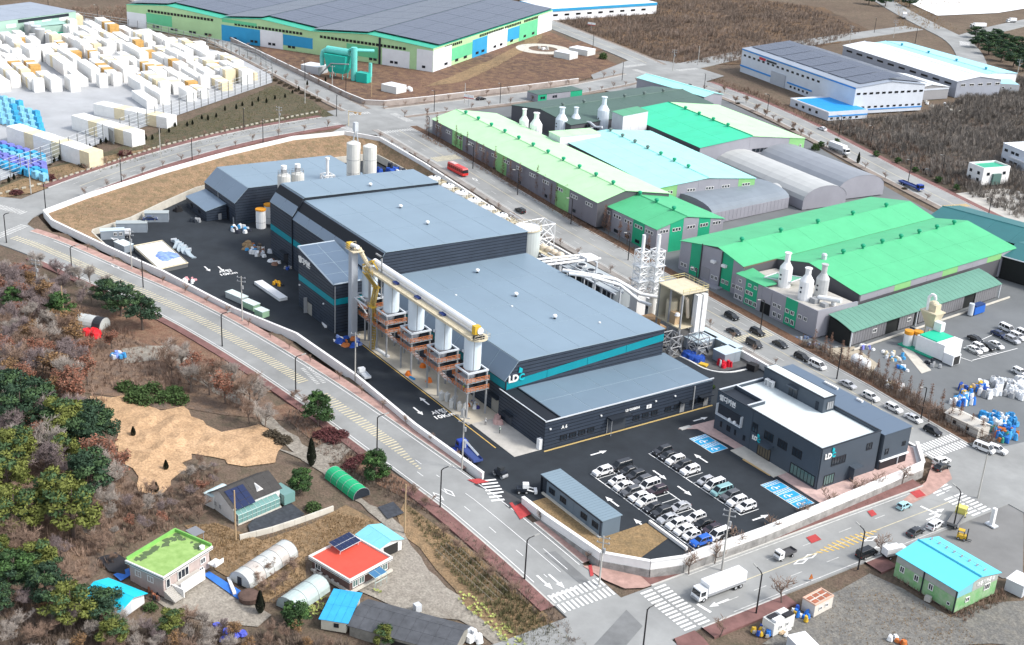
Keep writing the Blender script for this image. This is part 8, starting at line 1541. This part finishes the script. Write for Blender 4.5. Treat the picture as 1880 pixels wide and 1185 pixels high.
# top of the frame: teal dust collector, round court, sheds
t=thing('dust_collector','big turquoise dust collector with curved pipe in front of the solar works','plant unit',P3(*T(622,143)),rad(29)); tq=M('turquoise paint',(.14,.56,.50),.5,.05,.4); tq2=M('deep turquoise paint',(.02,.42,.34),.5)
MB().hexa([(-5,-3,5),(5,-3,5),(5,3,5),(-5,3,5)],[(-6.5,-3.2,11),(6,-3.2,11),(6,3.2,11),(-6.5,3.2,11)]).build('hopper',tq2,t); MB().hexa([(-4,-2.4,2.6),(4,-2.4,2.6),(4,2.4,2.6),(-4,2.4,2.6)],[(-5,-3,4.98),(5,-3,4.98),(5,3,4.98),(-5,3,4.98)]).build('cone',tq2,t); MB().tube((-6.5,0,12.6),(6,0,12.6),1.7,n=14).build('header',tq,t); MB().path([(-6.5,0,12.6),(-9,0,11.2),(-9.6,0,8.4),(-9,-.6,4.6)],1.1,10).build('elbow_pipe',tq,t); MB().cyl(8.6,0,0,15.5,1.5,n=14).build('stack',tq,t); MB().tube((6,0,14),(13,10,13),.8,n=8).build('feed_pipe',tq,t); MB().box(11,-2,0,17,2,4.5).build('fan_house',tq2,t); MB().box(16,1,0,17.2,2.2,9).build('riser',tq,t); MB().bar((-9,-3.4,.2),(-2,-3.6,7),.5).bar((-2,-3.6,7),(8,-3.6,8),.4).build('stair',steel,t)
for x in (-3.6,3.4):
    for y in (-2.2,2.0): MB().box(x,y,0,x+.3,y+.3,2.7).build('leg',tq,t)
cabin('grey_shed','low white roofed grey shed left of the turquoise dust collector',*(lambda q: (q[0]-5,q[1]-4,q[0]+5,q[1]+4))(T(575,135)),3.6,M('cool grey wall',(.45,.47,.49)),white_m,(),z=5.8,rz=rad(29)); cabin('white_cabin','white cabin with reddish shrubs on the brown lot',*(lambda q: (q[0]-5,q[1]-3.5,q[0]+4,q[1]+3.5))(T(722,170)),3.2,M('white cabin wall',(.66,.67,.64)),white_m,(),z=5.8,rz=rad(20)); heap('white_heap','white sacks next to the cabin on the brown lot','heap',*T(748,165),5.9,9,3,1.4,[white_m],71,(1,2.2))
cabin('white_cabin','two joined white cabins by the round court at the top',*(lambda q: (q[0]-6,q[1]-4,q[0]+4,q[1]+4))(T(1040,108)),3.2,M('white cabin wall',(.66,.67,.64)),white_m,(),z=5.8,rz=rad(20)); cabin('white_cabin','white flat cabin at the right of the round court',*(lambda q: (q[0]-6,q[1]-4,q[0]+6,q[1]+4))(T(1067,100)),3.0,M('white cabin wall',(.66,.67,.64)),white_m,(),z=5.8,rz=rad(20))
cx,cy=T(997,90); mb=MB(); mb2=[(cx+15*math.cos(a*.2618),cy+15*math.sin(a*.2618)) for a in range(24)]; patch('round_court',mb2,conc_l,-.03,6); heap('white_heap','white stones in the middle of the round court','heap',cx,cy,5.95,9,4,1.4,[white_m,conc],72,(1,2.5)); patch('court_planting',[(cx+8*math.cos(a*.35),cy+8*math.sin(a*.35)) for a in range(18)],brown,.02,4)
patch('lot_track',[T(*p) for p in ((775,160),(850,150),(920,118),(985,80),(1000,60),(985,55),(960,78),(900,110),(830,140))],tan,-.05,8,.5); patch('lot_track',[T(*p) for p in ((930,125),(1080,70),(1110,90),(960,140))],MATS['brown fallow lot'],-.06,8,.5)
heap('rubble_row','pale rubble along the edge of the scrub below the grey shed','heap',*T(1725,195),5.2,16,12,1,[conc_l,white_m,conc],73,(1,2.5))
# ================================================================== TREES AND SCRUB
bark=M('grey bark',(.13,.10,.085),.95,.2,1.0); bark_l=M('pale bark',(.20,.16,.13),.95,.2,1); twig_p=M('purplish twigs',(.25,.20,.195),.95,.25,.5); twig_g=M('greyish twigs',(.34,.30,.265),.95,.2,.5); twig_b=M('brown twigs',(.26,.18,.135),.95,.25,.5)
rus=M('russet leaves',(.26,.115,.075),.9,.3,.9); rus2=M('tan leaves',(.25,.15,.07),.9,.3,.9)
pin1=M('dark pine needles',(.036,.070,.040),.9,.3,.8); pin2=M('pine needles',(.062,.11,.046),.9,.3,.8); pin3=M('olive pine needles',(.15,.17,.042),.9,.25,.8); ever=M('evergreen leaves',(.042,.085,.030),.9,.3,.9); bam=M('bamboo leaves',(.07,.14,.04),.9,.3,.9); cyp=M('dark cypress',(.022,.028,.016),.95,.3,1)
def skel(seed,h,lv,spread,n0=5,r0=.16,up=.35,minr=.022):
    rr=random.Random(seed); tr,tw,tips=MB(),MB(),[]
    def br(p,d,L,r,lev):
        k=2 if lev > 1 else 3; q=p; dd=d
        for s in range(k):
            dd=(dd+Vector((rr.uniform(-.16,.16),rr.uniform(-.16,.16),rr.uniform(-.04,.12)))).normalized(); e=q+dd*L/k; (tr if lev < 2 else tw).tube(q,e,max(minr,r*(1-.3*s/k)),max(minr,r*(1-.3*(s+1)/k)),5 if lev==0 else 3); q2=q; q=e
            if lev < lv and (lev > 0 or s > 0):
                for _ in range((2 if lev else n0) if s==k-1 else (1 if lev else 2)):
                    a=rr.uniform(0,6.283); pr=Vector((math.cos(a),math.sin(a),rr.uniform(-.1,.5))); br(q2+(e-q2)*rr.uniform(.4,1),(dd*(1-spread)+pr*spread+Vector((0,0,up*.4))).normalized(),L*rr.uniform(.5,.72),r*.58,lev+1)
        if lev >=lv-1:
            tips.append(q)
            for _ in range(5 if h > 6 else 1): tw.tube(q-dd*L*rr.uniform(0,.6),q+(dd*.6+Vector((rr.uniform(-1,1),rr.uniform(-1,1),rr.uniform(-.3,.8)))).normalized()*h*rr.uniform(.05,.1),minr*.75,minr*.5,3)
    br(Vector((0,0,0)),Vector((0,0,1)),h*.42,r0,0); return tr,tw,tips
def leafcards(mb,P,n,sz,rr,spread,mi=0):
    for _ in range(n):
        c=P+Vector((rr.gauss(0,spread),rr.gauss(0,spread),rr.gauss(0,spread*.7))); u=Vector((rr.uniform(-1,1),rr.uniform(-1,1),rr.uniform(-.6,.6))).normalized(); v=u.cross(Vector((rr.uniform(-1,1),rr.uniform(-1,1),rr.uniform(-1,1)))).normalized(); s=sz*rr.uniform(.6,1.3); mb.quad(c-u*s,c-v*s*.5,c+u*s,c+v*s*.5,m=mi)
TP={}
def tree_proto(kind,i):
    k=(kind,i)
    if k in TP: return TP[k]
    rr=random.Random(100+i)
    if kind in ('bare','bare_p','bare_s','bare_b'):
        h={'bare_s': 5.0}.get(kind,10.0); tr,tw,tips=skel(31+i*7,h,4 if kind !='bare_s' else 3,.62,4,.2 if kind !='bare_s' else .1,minr=.03 if kind !='bare_s' else .028); m={'bare': twig_g,'bare_p': twig_p,'bare_b': twig_b,'bare_s': twig_b}[kind]; r=(tr.mesh('trunk',bark if kind !='bare' else bark_l),tw.mesh('crown',m))
    elif kind in ('rus','tan'):
        tr,tw,tips=skel(51+i*5,9.0,3,.6,4,.2,minr=.035);
        for t_ in tips: leafcards(tw,t_,9,.3,rr,.45,1)
        r=(tr.mesh('trunk',bark),tw.mesh('crown',[twig_b,rus if kind=='rus' else rus2]))
    elif kind in ('pine','olive','ever'):
        tr,cr=MB(),MB(); h=9.0; tr.tube((0,0,0),(.3,.1,h*.55),.28,.2,7); tr.tube((.3,.1,h*.55),(.1,.3,h*.93),.2,.06,6)
        for s in range(34 if kind !='ever' else 36):
            zf=rr.uniform(.36,1.0) if kind !='ever' else rr.uniform(.2,1); rad_=(3.9 if kind !='ever' else 3.4)*(1-((zf-.48)/.62)**2*.9 if zf > .48 else .75+.5*(zf-.2)); a=rr.uniform(0,6.283); q=rad_*math.sqrt(rr.uniform(.15,1)); c=Vector((q*math.cos(a),q*math.sin(a),h*zf)); tr.tube((.2,.1,h*zf*.82),c,.07,.03,3)
            mi=rr.choice([0,0,1])
            for _ in range(105):
                d=Vector((rr.gauss(0,1),rr.gauss(0,1),rr.gauss(0,.62))); d=d.normalized()*rr.uniform(.6,1.05)*1.25; d.z *=.62; p=c+d; u=Vector((rr.uniform(-1,1),rr.uniform(-1,1),rr.uniform(-.2,.9))).normalized(); v=u.cross(d).normalized() if u.cross(d).length > .01 else Vector((1,0,0)); s_=rr.uniform(.26,.5); cr.quad(p-u*s_*.7,p+v*s_*.4,p+u*s_,p-v*s_*.4,m=mi)
        mm={'pine': [pin1,pin2],'olive': [pin3,pin2],'ever': [ever,bam]}[kind]; r=(tr.mesh('trunk',bark),cr.mesh('crown',mm))
    elif kind=='cyp':
        tr,cr=MB(),MB(); tr.cyl(0,0,0,2,.14,n=6)
        for _ in range(900): zf=rr.random(); q=1.0*math.sin(min(1,zf*2.2+.25)*1.57)*(1-zf)**.7*1.15; a=rr.uniform(0,6.28); p=Vector((q*math.cos(a),q*math.sin(a),.4+zf*5.4)); u=Vector((math.cos(a)*.4,math.sin(a)*.4,1)).normalized(); v=Vector((-math.sin(a),math.cos(a),0)); cr.quad(p-u*.3,p+v*.14,p+u*.35,p-v*.14)
        r=(tr.mesh('trunk',bark),cr.mesh('crown',cyp))
    elif kind=='larch':       # tall thin reddish column
        tr,cr=MB(),MB(); tr.tube((0,0,0),(0,0,11),.14,.04,5)
        for _ in range(90): zf=rr.uniform(.12,1); a=rr.uniform(0,6.28); q=1.5*(1-zf)**.75+.15; p=Vector((0,0,11*zf)); e=p+Vector((q*math.cos(a),q*math.sin(a),q*.75)); cr.tube(p,e,.028,.02,3); leafcards(cr,(p+e)/2,2,.22,rr,.22,1)
        r=(tr.mesh('trunk',bark),cr.mesh('crown',[twig_b,M('dry larch needles',(.17,.085,.055),.9,.3,1)]))
    elif kind in ('shrub','shrubr','shrubg'):
        tr,cr=MB(),MB()
        for _ in range(7): a=rr.uniform(0,6.28); tr.tube((0,0,0),(.5*math.cos(a),.5*math.sin(a),.7),.04,.02,3)
        for _ in range(420): d=Vector((rr.gauss(0,1),rr.gauss(0,1),abs(rr.gauss(0,1)))).normalized()*rr.uniform(.55,1); leafcards(cr,Vector((d.x*1.2,d.y*1.2,d.z*1.25+.1)),1,.2,rr,.05)
        r=(tr.mesh('stem',bark),cr.mesh('crown',{'shrub': M('dull shrub',(.075,.06,.04),.95,.3,1),'shrubr': M('maroon shrub',(.10,.035,.035),.95,.3,1),'shrubg': M('green shrub',(.055,.095,.03),.95,.3,1)}[kind]))
    TP[k]=r; return r
NM=dict(bare='bare_tree',bare_p='bare_tree',bare_b='bare_tree',bare_s='street_tree',rus='brown_leaved_tree',tan='brown_leaved_tree',pine='pine_tree',olive='pine_tree',ever='evergreen_tree',cyp='cypress_tree',larch='columnar_tree',shrub='shrub',shrubr='shrub',shrubg='shrub')
TRN=random.Random(5)
def tree(kind,x,y,label,group=None,h=1.0,w=None,i=None,z=None):
    i=TRN.randrange({'bare': 4,'bare_p': 3,'bare_b': 2,'bare_s': 4,'pine': 3,'olive': 2,'ever': 3,'rus': 3,'tan': 2,'larch': 2}.get(kind,1)) if i is None else i; a,b_=tree_proto(kind,i)
    t=thing(NM[kind],label,'tree' if 'shrub' not in kind else 'shrub',(x,y,(Z(x,y) if z is None else z)-.15),TRN.uniform(0,6.28),group); w=w or h; t.scale=(w,w,h)
    link('trunk' if 'shrub' not in kind else 'stem',a,t); link('crown',b_,t); return t
def tp(kind,p,label,group=None,h=1.0,w=None): x,y=T(*p); return tree(kind,x,y,label,group,h,w)
# single trees that can be told apart
for kind,p,h,w,lab in (('pine',(222,580),1.0,1.2,'left of two big dark pines beside the red soil by the front road'),('pine',(262,605),1.0,1.15,'right of two big dark pines beside the red soil by the front road'),('pine',(195,560),.8,.9,'smaller dark pine behind the pair by the front road'),('ever',(112,590),.85,1.0,'dark evergreen standing behind the tan pole at left'),('ever',(584,782),.9,1.0,'round dark green tree beside the hatched front road'),('ever',(690,880),.75,.85,'green tree at the black lamp near the drive junction'),('ever',(551,905),.62,.72,'rounded green garden tree by the white house'),('shrubg',(575,935),1.3,1.5,'low bright green garden shrub below the white house'),('cyp',(572,855),1.15,1.1,'slim dark cypress between the bare earth and the drive'),('cyp',(478,1125),.8,.9,'small dark conical tree beside the round brown mound'),('ever',(545,1150),.55,.7,'small greyish evergreen in front of the greenish tunnel'),
    ('olive',(135,985),1.25,1.3,'big olive green pine in the middle of the left wood'),('olive',(105,955),1.15,1.15,'olive pine behind the biggest olive pine'),('olive',(30,870),1.1,1.15,'olive pine at the left edge, upper'),('olive',(15,930),1.2,1.2,'olive pine at the left edge, middle'),('olive',(28,985),1.1,1.2,'olive pine at the left edge, lower'),('pine',(165,920),1.2,1.25,'dark pine right of the biggest olive pine'),('pine',(40,800),1.25,1.3,'large bluish pine at the left edge below the russet trees'),('pine',(70,775),1.1,1.2,'bluish pine in the clump left of the bare earth'),('olive',(115,815),1.15,1.25,'bright green pine facing the bare earth clearing'),('pine',(160,830),1.0,1.15,'dark pine at the edge of the bare earth clearing'),('pine',(20,760),1.1,1.2,'bluish pine at the far left edge'),('ever',(28,1085),.85,1.1,'round dark bluish evergreen at the left edge near the aqua barn'),('olive',(130,1150),.9,1.05,'olive pine in front of the aqua barn'),('pine',(190,1140),.7,.9,'dark pine at the aqua barn corner'),('olive',(75,1060),.8,.9,'olive pine above the aqua barn'),('olive',(210,1185),.6,.7,'yellow green pine at the bottom edge'),('olive',(315,1165),.55,.65,'small yellow green pine right of the aqua barn'),('olive',(705,1185),.45,.5,'yellow green shrubby tree before the long barn'),('shrubg',(277,1118),1.0,1.1,'small green bush at the corner of the aqua barn'),
    ('ever',(25,570),.7,.8,'greyish evergreen near the left edge by the path'),('rus',(140,740),1.0,1.1,'russet leaved tree above the bare earth clearing'),('rus',(120,720),.9,1.1,'russet leaved tree left of the clearing'),('rus',(205,640),.7,.8,'russet tree over the blue sheeted heap'),('shrubr',(88,330),1.6,2.4,'maroon shrub at the left end of the back road verge'),('shrubr',(230,285),1.5,2.4,'maroon shrub on the back road verge under the fence'),('shrubr',(30,355),1.0,2.0,'small maroon shrub at the left edge of the verge'),('shrub',(160,305),1.2,2.6,'brown spreading shrub on the back road verge'),('shrubg',(1107,108),2.6,2.0,'round olive bush by the road at the top'),('ever',(265,180),.01,.01,'x'),('shrubg',(1497,275),2.2,1.6,'olive conifers beside the white lorry on the scrub road'),('cyp',(1575,300),.8,.8,'dark slim conifer by the arched halls'),('shrubg',(1307,712),.8,.8,'green bush at the far end of the front annex'),('tan',(285,880),.3,.3,'y')):
    if lab in 'xy': continue
    tp(kind,p,lab,None,h,w)
for i,p in enumerate(((232,845),(305,862),(287,903),(245,800))): tp('cyp',p,['small dark cypress on the bare earth, left edge','small dark cypress on the bare earth, right','small dark cypress on the bare earth, lowest','small dark cypress on the bare earth, upper'][i],None,.4,.6)
for p in ((230,715),(255,725),(280,718),(300,735),(320,725),(265,740),(330,738),(245,735)): tp('shrubg',p,'green bamboo clump along the upper edge of the bare earth','bamboo clumps by the clearing',1.8,2.0)
for p in ((590,800),(610,810),(625,800),(605,795),(500,800),(520,810)): tp('shrubr' if p[0] > 560 else 'shrub',p,'dark maroon shrub on the bank at the drive junction' if p[0] > 560 else 'brown bush beside the drive','shrubs by the drive junction',1.0,1.8)
for p in ((650,850),(665,845),(640,860)): tp('shrubr',p,'maroon bush behind the green tree by the drive','maroon bushes by the drive',1.0,1.6)
# woods: kinds scattered within outlines
def wood(outline,n,kinds,group,lab,hs,sep=3.4,seed=1):
    rr=random.Random(seed); P=[T(*p) for p in outline]; x0,x1=min(p[0] for p in P),max(p[0] for p in P); y0,y1=min(p[1] for p in P),max(p[1] for p in P); got=[]; tries=0
    while len(got) < n and tries < n*60:
        tries +=1; x,y=rr.uniform(x0,x1),rr.uniform(y0,y1)
        if not inside(x,y,P) or any((x-a)**2+(y-b_)**2 < sep*sep for a,b_ in got): continue
        got.append((x,y)); k=rr.choice(kinds); h=rr.uniform(*hs); tree(k,x,y,lab[k],group,h,h*rr.uniform(.9,1.2))
    return got
LB=dict(bare='pale grey bare tree in the wood at left',bare_p='purplish bare tree in the wood at left',bare_b='brown bare tree in the wood at left',rus='russet leaved tree in the wood at left',tan='tan leaved tree in the wood at left',pine='dark pine in the wood at left',olive='olive pine in the wood at left')
wood([(0,520),(50,520),(110,560),(150,640),(180,700),(150,740),(60,740),(0,730)],62,['bare_p','bare','bare_b','rus','rus','bare_p','tan'],'trees of the left wood',LB,(.65,1.05),3.0,1)
wood([(0,740),(150,760),(200,830),(230,900),(200,960),(110,900),(0,830)],24,['bare_p','bare_p','bare','pine','olive','bare','rus'],'trees of the left wood',LB,(.75,1.05),3.8,2)
wood([(200,960),(230,920),(320,900),(370,860),(400,900),(370,960),(320,970),(240,1010),(200,1040),(150,1010)],34,['bare_b','bare_b','rus','bare_p','bare'],'trees of the left wood',{k: v.replace('the wood at left','the thicket above the lime roofed house') for k,v in LB.items()},(.28,.5),2.4,3)
wood([(0,1000),(60,1020),(110,1010),(130,1070),(80,1120),(0,1130)],16,['bare_p','olive','bare_b','pine'],'trees of the left wood',LB,(.5,.85),3.5,4)
wood([(0,1120),(120,1110),(210,1160),(320,1150),(470,1170),(480,1185),(470,1240),(0,1240)],48,['bare','bare_p','bare_b','tan','bare'],'trees along the lower edge',{k: v.replace('the wood at left','the strip along the lower edge') for k,v in LB.items()},(.35,.6),2.6,5)
wood([(480,1160),(560,1165),(640,1180),(800,1240),(480,1240)],16,['bare_b','tan','bare_b'],'trees along the lower edge',{k: v.replace('the wood at left','the strip along the lower edge') for k,v in LB.items()},(.25,.42),2.2,6)
wood([(60,490),(130,520),(200,520),(190,560),(120,570),(60,545)],18,['bare_p','bare','bare_p'],'bare trees beside the front road',{k: v.replace('the wood at left','the clump by the side path') for k,v in LB.items()},(.55,.8),2.8,7)
wood([(290,660),(400,690),(480,740),(500,800),(430,760),(330,720)],20,['bare','bare_b','bare','rus'],'bare trees beside the lane',{k: v.replace('the wood at left','the row beside the lane above the bare earth') for k,v in LB.items()},(.7,1.1),4.0,8)
wood([(330,880),(370,850),(420,870),(380,900),(350,950)],8,['bare_b','bare_p'],'bushes by the white house',{k: v.replace('the wood at left','the scrub beside the white house') for k,v in LB.items()},(.22,.35),2.2,9)
for p in ((560,745),(600,775),(540,735),(780,930),(815,985),(840,1010),(880,1030),(900,1060),(940,1090),(760,910)): tp('bare_b',p,'low brown bare bush on the bank below the front road','bushes on the road bank',.3,.45)
for p in ((470,1070),(520,1075),(490,1055),(505,1090),(480,1090),(540,1050)): tp('bare_b',p,'brown bare bush between the two film tunnels','bushes between the tunnels',.34,.45)
# street trees
g_='bare street trees'
for rd,off,a,b_,st,lab in (('front',8.0,-385,-205,9,'slim bare sapling in the red footway along the white wall'),('front',7.9,-185,-160,8,'slim bare sapling in the footway below the lawn'),('back',-8.3,112,240,8.5,'bare street tree along the plant side of the back road'),('back',8.8,112,236,9,'bare street tree along the outer side of the back road'),('farw',5.6,-760,-490,9,'bare street tree on the far straight road'),('farw',-5.6,-760,-490,10,'bare street tree on the far straight road, solar works side'),('back',-8.6,264,420,9,'bare street tree on the cross road'),('back',8.6,264,415,9,'bare street tree on the cross road, solar works side')):
    pts,w=ROADS[rd]; ax=1 if rd=='back' else 0; seg=[p for p in offset(pts,off) if a <=p[ax] <=b_]; last=None; ti=0
    for p in seg:
        if last is None or math.dist(p,last) >=st: ti +=1; tree('bare_s',p[0]+TRN.uniform(-.3,.3),p[1]+TRN.uniform(-.3,.3),'%s %s' % (nth(ti-1),lab),g_,TRN.uniform(.62,.95) if rd !='front' else TRN.uniform(.5,.75),None); last=p
for p in ((1352,1010),(1415,985),(1470,958),(1520,935),(1575,915),(1612,905),(1655,890),(1312,1035),(1265,1055)): tp('bare_s',p,'bare street tree in front of the stone walled parapet, %s along' % nth(sorted((1352,1415,1470,1520,1575,1612,1655,1312,1265)).index(p[0])),g_,1.3,1.4)
for p,h in (((1435,1108),1.5),((1618,1018),1.2),((1705,775),1.5),((1322,1168),1.0),((1210,860),.01)):
    if h > .1: tp('bare_s',p,{1435: 'bare round tree on the kerb opposite the white lorry',1618: 'bare tree on the kerb beside the black van',1705: 'leaning bare tree at the office parapet corner',1322: 'bare tree at the bottom edge by the crossing'}[p[0]],None,h,h*1.1)
for x in range(-440,-200,9): tree('bare_s',x+TRN.uniform(-1,1),Z(x,240)*.0+237.3+(7 if x < -400 else 0)*.4+TRN.uniform(-.3,.3),'small bare tree on the plant side of the works road',g_,TRN.uniform(.5,.8))
for x in range(-440,-290,5):
    if TRN.random() < .85: tree('larch',x+TRN.uniform(-1.5,1.5),258.6+(x < -400)*2.6+TRN.uniform(-.6,.6),'thin reddish columnar tree against the aged grey works wall','columnar trees by the works wall',TRN.uniform(.6,1.05),TRN.uniform(.7,1.0))
for x in range(-218,-160,3): tree('larch',x+TRN.uniform(-1,1),254.2+TRN.uniform(-.8,.8),'thin reddish columnar tree in the hedge by the lorry park','columnar trees in the lorry park hedge',TRN.uniform(.45,.8),TRN.uniform(.6,.9))
pts,w=ROADS['farr']
for i,p in enumerate(offset(pts,-8)[8:100:3]): tree('bare_s' if i % 3 else 'shrub',p[0],p[1],'small bare tree or bush along the road below the scrub','roadside trees below the scrub',.8,1.0)
for i,p in enumerate(offset(pts,0)[6:110:5]): tree('shrub',p[0],p[1],'dark round bush on the verge of the road below the scrub','verge bushes below the scrub',1.0,1.1) if i % 2 and False else None
for i,p in enumerate(((1507,270),(1535,265),(1608,288),(1648,300),(1680,318),(1722,335),(1755,350))): tp('ever',p,'dark round evergreen on the kerb of the road below the scrub','round evergreens below the scrub',.28,.4)
for i,p in enumerate(((1390,205),(1405,215),(1430,232),(1455,240),(1470,250),(1350,190),(1330,170),(1370,190))): tp('bare_b',p,'reddish bare tree between the grey solar works and the road','reddish roadside trees',.45,.5)
for i,p in enumerate(((1790,70),(1805,78),(1820,85),(1835,92),(1850,100),(1866,108),(1880,112),(1795,88),(1815,100),(1838,112),(1860,122),(1878,130),(1845,84),(1868,90),(1890,100),(1828,75))): tp('pine',p,'dark bluish pine in the grove at the top right','pines at the top right',.8,1.3)
for i,p in enumerate(((1595,8),(1625,12),(1650,3),(1610,-4),(1670,12))): tp('pine',p,'dark pine on the slope at the top','pines at the top edge',.9,1.4)
for i in range(22): a=i/21; tp('cyp' if i % 3 else 'shrub',(8+a*195+TRN.uniform(-2,2),345-a*80+TRN.uniform(-2,2)-8),'small dark conifer at the foot of the tall fence','small conifers by the fence',.38,.6)
for i in range(24): tp('cyp',(250+i*15+TRN.uniform(-4,4),262-i*4.8+TRN.uniform(-6,4)),'small dark conifer in the row on the wintry slope','small conifers on the slope',TRN.uniform(.3,.45),.55)
for i in range(9): tp('shrub',(505+i*10,148+i*4.6),'dark clipped shrub along the straight far road','shrubs by the far road',.8,1.2)
# ---- scrub that nobody could count
def scrub(name,poly,n,m,hs,seed,twigs=13,wid=.9,zoff=0,leaf=0):
    rng=np.random.default_rng(seed); P=np.array(poly); xs_=rng.uniform(P[:,0].min(),P[:,0].max(),n*4); ys_=rng.uniform(P[:,1].min(),P[:,1].max(),n*4); pts=[(x,y) for x,y in zip(xs_,ys_) if inside(x,y,poly)][:n]
    V,F=[],[]; k=0
    for x,y in pts:
        h=rng.uniform(*hs)*(.7+.6*(.5+.5*math.sin(x*.13+y*.09)*math.cos(y*.11))); z=Z(x,y)-.2
        for _ in range(twigs):
            a=rng.uniform(0,6.283); q=wid*h*rng.uniform(.15,.6); r0=rng.uniform(0,.35)*h; bx,by=x+r0*math.cos(a+1),y+r0*math.sin(a+1); tx,ty,tz=bx+q*math.cos(a),by+q*math.sin(a),z+h*rng.uniform(.6,1.0); w=(.022+.016*h)*(2.4 if leaf else 1.0); px_,py_=-math.sin(a)*w,math.cos(a)*w
            V +=[(bx+px_,by+py_,z),(bx-px_,by-py_,z),(tx-px_*.6,ty-py_*.6,tz),(tx+px_*.6,ty+py_*.6,tz)]; F.append((k,k+1,k+2,k+3)); k +=4
    me=bpy.data.meshes.new(name); me.from_pydata(V,[],F); me.materials.append(m); return link(name,me,kind='stuff')
sc1=M('scrub twigs',(.20,.155,.125),.95,.35,.06,detail=6); sc2=M('reddish scrub twigs',(.26,.18,.135),.95,.35,.06,detail=6); sc3=M('dry grass blades',(.30,.205,.11),.95,.3,.1); sc4=M('grey scrub twigs',(.185,.165,.145),.95,.3,.05); sc5=M('olive grass blades',(.13,.125,.06),.95,.3,.08)
scrub('scrub_thicket',[(-392,440),(-305,420),(-268,412),(-272,470),(-335,555),(-400,630),(-460,615),(-400,545),(-388,500)],7000,sc4,(1.0,3.4),1,18); scrub('scrub_thicket',[(-392,440),(-305,420),(-300,440),(-388,462)],500,sc2,(1.0,2.6),2,12)
scrub('scrub_thicket',[(-520,458),(-640,474),(-760,494),(-760,640),(-640,690),(-560,650),(-522,560),(-508,500)],8500,sc1,(.8,2.8),3,14); scrub('scrub_thicket',[(-520,458),(-640,474),(-640,560),(-530,540)],900,sc2,(.8,2.2),4,10)
scrub('hillside_scrub',[T(*p) for p in ((0,480),(60,510),(160,570),(290,640),(420,700),(490,780),(380,720),(300,720),(190,715),(210,800),(235,870),(300,915),(330,880),(390,850),(380,900),(345,960),(240,1000),(200,1050),(130,1070),(80,1110),(0,1120))],3400,sc2,(.5,1.7),5,10); scrub('hillside_scrub',[T(*p) for p in ((0,1120),(130,1085),(220,1160),(330,1140),(480,1165),(640,1185),(640,1240),(0,1240))],1300,sc1,(.5,1.7),6,10)
scrub('dry_grass',[T(*p) for p in ((395,960),(470,990),(620,940),(690,960),(565,1020),(560,1060),(500,1110),(430,1060),(345,965))],2400,sc3,(.2,.6),7,6); scrub('dry_grass',[T(*p) for p in ((740,925),(800,965),(1060,1185),(960,1185),(800,1020))],1500,sc5,(.3,.9),8,6); scrub('dry_grass',[T(*p) for p in ((540,740),(640,810),(700,860),(800,930),(1000,1100),(1080,1185),(1040,1185),(820,960),(640,880),(520,770))],1300,sc1,(.3,1.1),9,7)
scrub('dry_grass',[T(*p) for p in ((215,275),(300,240),(505,158),(560,182),(610,214),(480,242),(330,275),(200,312),(0,362),(0,345))],2600,sc5,(.3,.8),10,6); scrub('dry_grass',[(-570,264),(-500,264),(-500,370),(-525,420),(-600,440),(-700,450),(-690,300)],2200,sc2,(.3,.9),11,6); scrub('dry_grass',[T(*p) for p in ((1540,1070),(1640,1090),(1760,1130),(1800,1185),(1500,1185))],700,sc3,(.12,.4),12,6); scrub('dry_grass',[T(*p) for p in ((1650,1040),(1760,1115),(1840,1080),(1850,1100),(1770,1140),(1640,1060))],420,sc2,(.4,1.3),13,8)
scrub('dry_grass',[(-222,252.5),(-160,250.6),(-160,257),(-222,257.5)],900,sc1,(.6,2.2),14,8); scrub('dry_grass',[(-440,256.5),(-330,254),(-290,252.5),(-290,259),(-330,257),(-440,262)],1000,sc2,(.3,1.2),15,7); scrub('dry_grass',[(-480,449),(-420,441),(-386,434),(-386,440),(-425,449),(-480,458)],500,sc2,(.5,1.8),16,8); scrub('dry_grass',[T(*p) for p in ((60,20),(250,10),(250,55),(130,45))],900,sc2,(.6,2.0),17,8); scrub('dry_grass',[(-155.6,150),(-156.6,226),(-155.6,226),(-154.8,150)],500,sc2,(.2,.5),18,6); scrub('dry_grass',[T(*p) for p in ((1650,55),(1760,55),(1700,15),(1880,-5),(1640,-5))],700,sc3,(.6,1.8),19,8); scrub('bank_grass',[(-395,107),(-404,103),(-450,208),(-447,228),(-438,222)],700,sc3,(.2,.5),20,5,zoff=0)
